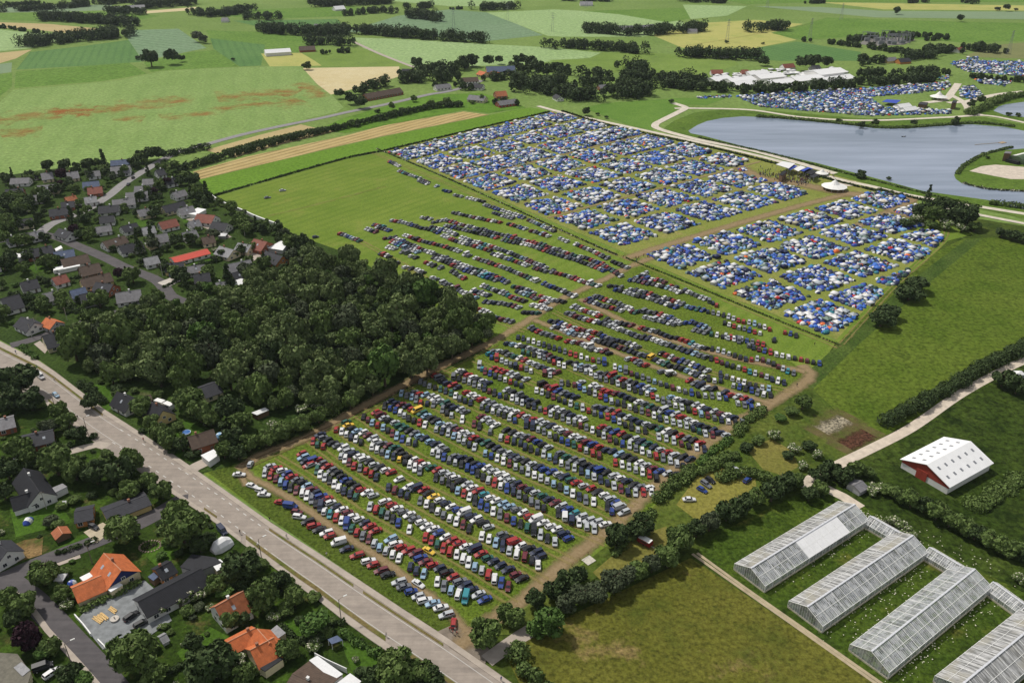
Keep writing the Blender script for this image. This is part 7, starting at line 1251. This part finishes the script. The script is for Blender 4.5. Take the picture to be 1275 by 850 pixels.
# ---- shrubs, borders and small trees in the near gardens
def near_clear(p, r, L):
    for a, b, w_ in L:
        q, t = intersect_point_line(p, a, b); t = max(0, min(1, t)); q = a.lerp(b, t)
        if (p - q).length < w_ + r: return False
    return True
NB = []
for o in [o for o in bpy.data.objects if not o.parent and o.type == 'EMPTY' and o.get('category') in ('house', 'garage', 'annex', 'building', 'shed', 'car', 'van', 'shelter', 'greenhouse', 'timber', 'caravan', 'fountain', 'flower bed')]:
    q = px(o.location)
    if q[0] < 560 and q[1] > 430:
        rr = max([max(abs(v.co.x) for v in c.data.vertices) for c in o.children if c.name.startswith(('wall', 'body'))] or [1.5]); ry = max([max(abs(v.co.y) for v in c.data.vertices) for c in o.children if c.name.startswith(('wall', 'body'))] or [1.5]); a = o.rotation_euler.z; k = max(0, rr - min(rr, ry)); d = Vector((math.cos(a), math.sin(a), 0)) * k
        NB.append((o.location - d, o.location + d, min(rr, ry) + 1.2 + (1.5 if o['category'] == 'house' else 0)))
for pts, wd, m_ in SIDE[5:9]:
    P = [at(*p) for p in pts]; NB += [(a, b, wd / 2 + .6) for a, b in zip(P, P[1:])]
YARD = [(97, 770), (118, 748), (150, 730), (180, 722), (196, 736), (214, 772), (188, 790), (150, 800), (128, 808)]
for pl in ([(-10, 500), (50, 505), (112, 552), (190, 602), (270, 656), (390, 748), (480, 815), (540, 860), (-10, 860)], [(75, 470), (130, 512), (215, 566), (290, 560), (300, 530), (240, 495), (150, 480)]):
    G2 = [(at(*p).x, at(*p).y) for p in pl]; xs = [g[0] for g in G2]; ys = [g[1] for g in G2]; cnt = 0
    for i in range(20000):
        if cnt >= (150 if pl[0][0] < 0 else 30): break
        x, y = rv.uniform(min(xs), max(xs)), rv.uniform(min(ys), max(ys))
        if not inside(G2, x, y): continue
        r = rv.choice([.8, 1.0, 1.2, 1.5, 1.8, 2.2, 2.6]); p = Vector((x, y, 0)); q = px(p)
        if q[0] < -4 or q[1] > 858 or inside(YARD, *q) or not near_clear(p, r * .6, NB) or any((x - a) ** 2 + (y - b) ** 2 < (.6 * (r + c)) ** 2 for a, b, c in got): continue
        got.append((x, y, r)); cnt += 1; qq = px((x, y, r * .6)); tree(qq[0], qq[1], r / mpp(qq[0], qq[1], r * .6), rv.choices(['mid', 'dark', 'light', 'blossom', 'olive'], [44, 30, 12, 8, 6])[0], None, 'shrubs in the roadside gardens', shrub=True)
# past 300 of a kind: the trees that show smallest become one mass
def fold(cat, keep, name, label):
    L = [o for o in bpy.data.objects if not o.parent and o.get('category') == cat and o.get('kind') is None]
    def size(o): p = o.location; return o.scale.x / mpp(*px(p))
    L.sort(key=size, reverse=True); V, Q, MI, mats = [], [], [], []; nv = 0
    for o in L[keep:]:
        me = next(c for c in o.children if c.name.startswith('crown')).data; n = len(me.vertices); a = np.empty(n * 3, np.float32); me.vertices.foreach_get('co', a); a = a.reshape(-1, 3) * np.array(o.scale[:])
        th = o.rotation_euler.z; ca, sa = math.cos(th), math.sin(th); b = np.stack([ca * a[:, 0] - sa * a[:, 1] + o.location.x, sa * a[:, 0] + ca * a[:, 1] + o.location.y, a[:, 2]], 1)
        q = np.arange(n).reshape(-1, 4); pick = np.arange(0, len(q), 2) if len(q) > 1000 else np.arange(len(q)); m = me.materials[0]
        if m not in mats: mats.append(m)
        V.append(b.reshape(-1, 4, 3)[pick].reshape(-1, 3)); MI.append(np.full(len(pick), mats.index(m))); nv += len(pick)
        for c in list(o.children): bpy.data.objects.remove(c)
        USED.pop(o['label'], None); bpy.data.objects.remove(o)
    V = np.concatenate(V); o = link(name, npmesh(name, V, np.arange(len(V)).reshape(-1, 4), mats, np.concatenate(MI))); tag(o, label, 'trees', kind='stuff')
bpy.context.view_layer.update()
fold('shrub', 296, 'small_shrubs', 'many small garden shrubs dotted between the village houses')
fold('tree', 296, 'small_trees', 'many small dark garden and wayside trees scattered through the village and hamlet')
# white flowers in the grass between the greenhouses
rng = np.random.default_rng(9); FP = []
for (xa, ya, xb, yb, wd, n) in ((1028, 790, 1158, 692, 3, 110), (1112, 846, 1240, 738, 4, 190), (1060, 800, 1150, 715, 5, 90), (958, 736, 1085, 656, 3, 90), (1125, 655, 1240, 720, 8, 60), (1060, 640, 1110, 650, 3, 60)):
    A, B = at(xa, ya), at(xb, yb); t = rng.random(n); P = np.array(A)[None] + (np.array(B) - np.array(A))[None] * t[:, None]; P[:, :2] += rng.normal(size=(n, 2)) * wd * .5; P[:, 2] = .45; FP.append(P)
P = np.concatenate(FP); n = len(P); s = rng.uniform(.06, .17, n)[:, None]; U = np.array([[1, 0, 0]]) * s; W_ = np.array([[0, 1, 0]]) * s
o = link('wildflowers', npmesh('wildflowers', np.stack([P - U - W_, P + U - W_, P + U + W_, P - U + W_], 1).reshape(-1, 3), np.arange(n * 4).reshape(-1, 4), [BLOS])); tag(o, 'white wildflowers scattered in the grass beside the greenhouses', 'flowers', kind='stuff')

# ---- the electricity substation far off
def substation():
    c = at(1095, 53); root = empty('substation', c); rr = random.Random(4); stl = MC['pylon_steel']
    P = [at(*p) - c for p in ((1068, 55), (1080, 49), (1120, 47), (1140, 50), (1125, 56), (1090, 58))]; mb = MB(); mb.prism([(p.x, p.y) for p in P], .05, .35); mb.build('gravel_pad', M('substation_gravel', (.20, .19, .17), .95, scale=.1), root)
    for i in range(26):
        p = at(rr.uniform(1074, 1132), rr.uniform(49, 56)) - c; mb = MB(); h = rr.uniform(7, 12)
        for s in (-5, 5): mb.tube((p.x + s, p.y, .3), (p.x + s, p.y, h), .45, .35, 4)
        mb.box((p.x, p.y, h), (11, .6, .6)); mb.build('gantry', stl, root)
    for i in range(8):
        p = at(rr.uniform(1078, 1125), rr.uniform(50, 56)) - c; mb = MB(); mb.box((p.x, p.y, 2.3), (6, 4, 4)); mb.tube((p.x - 2, p.y, 4.2), (p.x - 2, p.y, 6), .3, .2); mb.tube((p.x + 2, p.y, 4.2), (p.x + 2, p.y, 6), .3, .2); mb.build('transformer', stl, root)
    tag(root, 'grey electricity substation with many steel gantries among far hedges', 'substation')
substation()
# ---- the air
mb = MB(); mb.box((0, 2800, 94), (10200, 6600, 190)); hz = mb.build('haze', []); hz['kind'] = 'stuff'
m = bpy.data.materials.new('haze_air'); m.use_nodes = True; nt = m.node_tree; nt.nodes.clear(); o_ = nt.nodes.new('ShaderNodeOutputMaterial'); pv = nt.nodes.new('ShaderNodeVolumePrincipled')
pv.inputs['Color'].default_value = (.82, .90, 1.0, 1); pv.inputs['Density'].default_value = .000035; pv.inputs['Anisotropy'].default_value = .2
nt.links.new(pv.outputs[0], o_.inputs['Volume']); hz.data.materials.append(m)
for o in bpy.data.objects:
    if not o.parent and 'label' in o and not 4 <= nw(o['label']) <= 16: print('BADLABEL', o.name, o['label'])
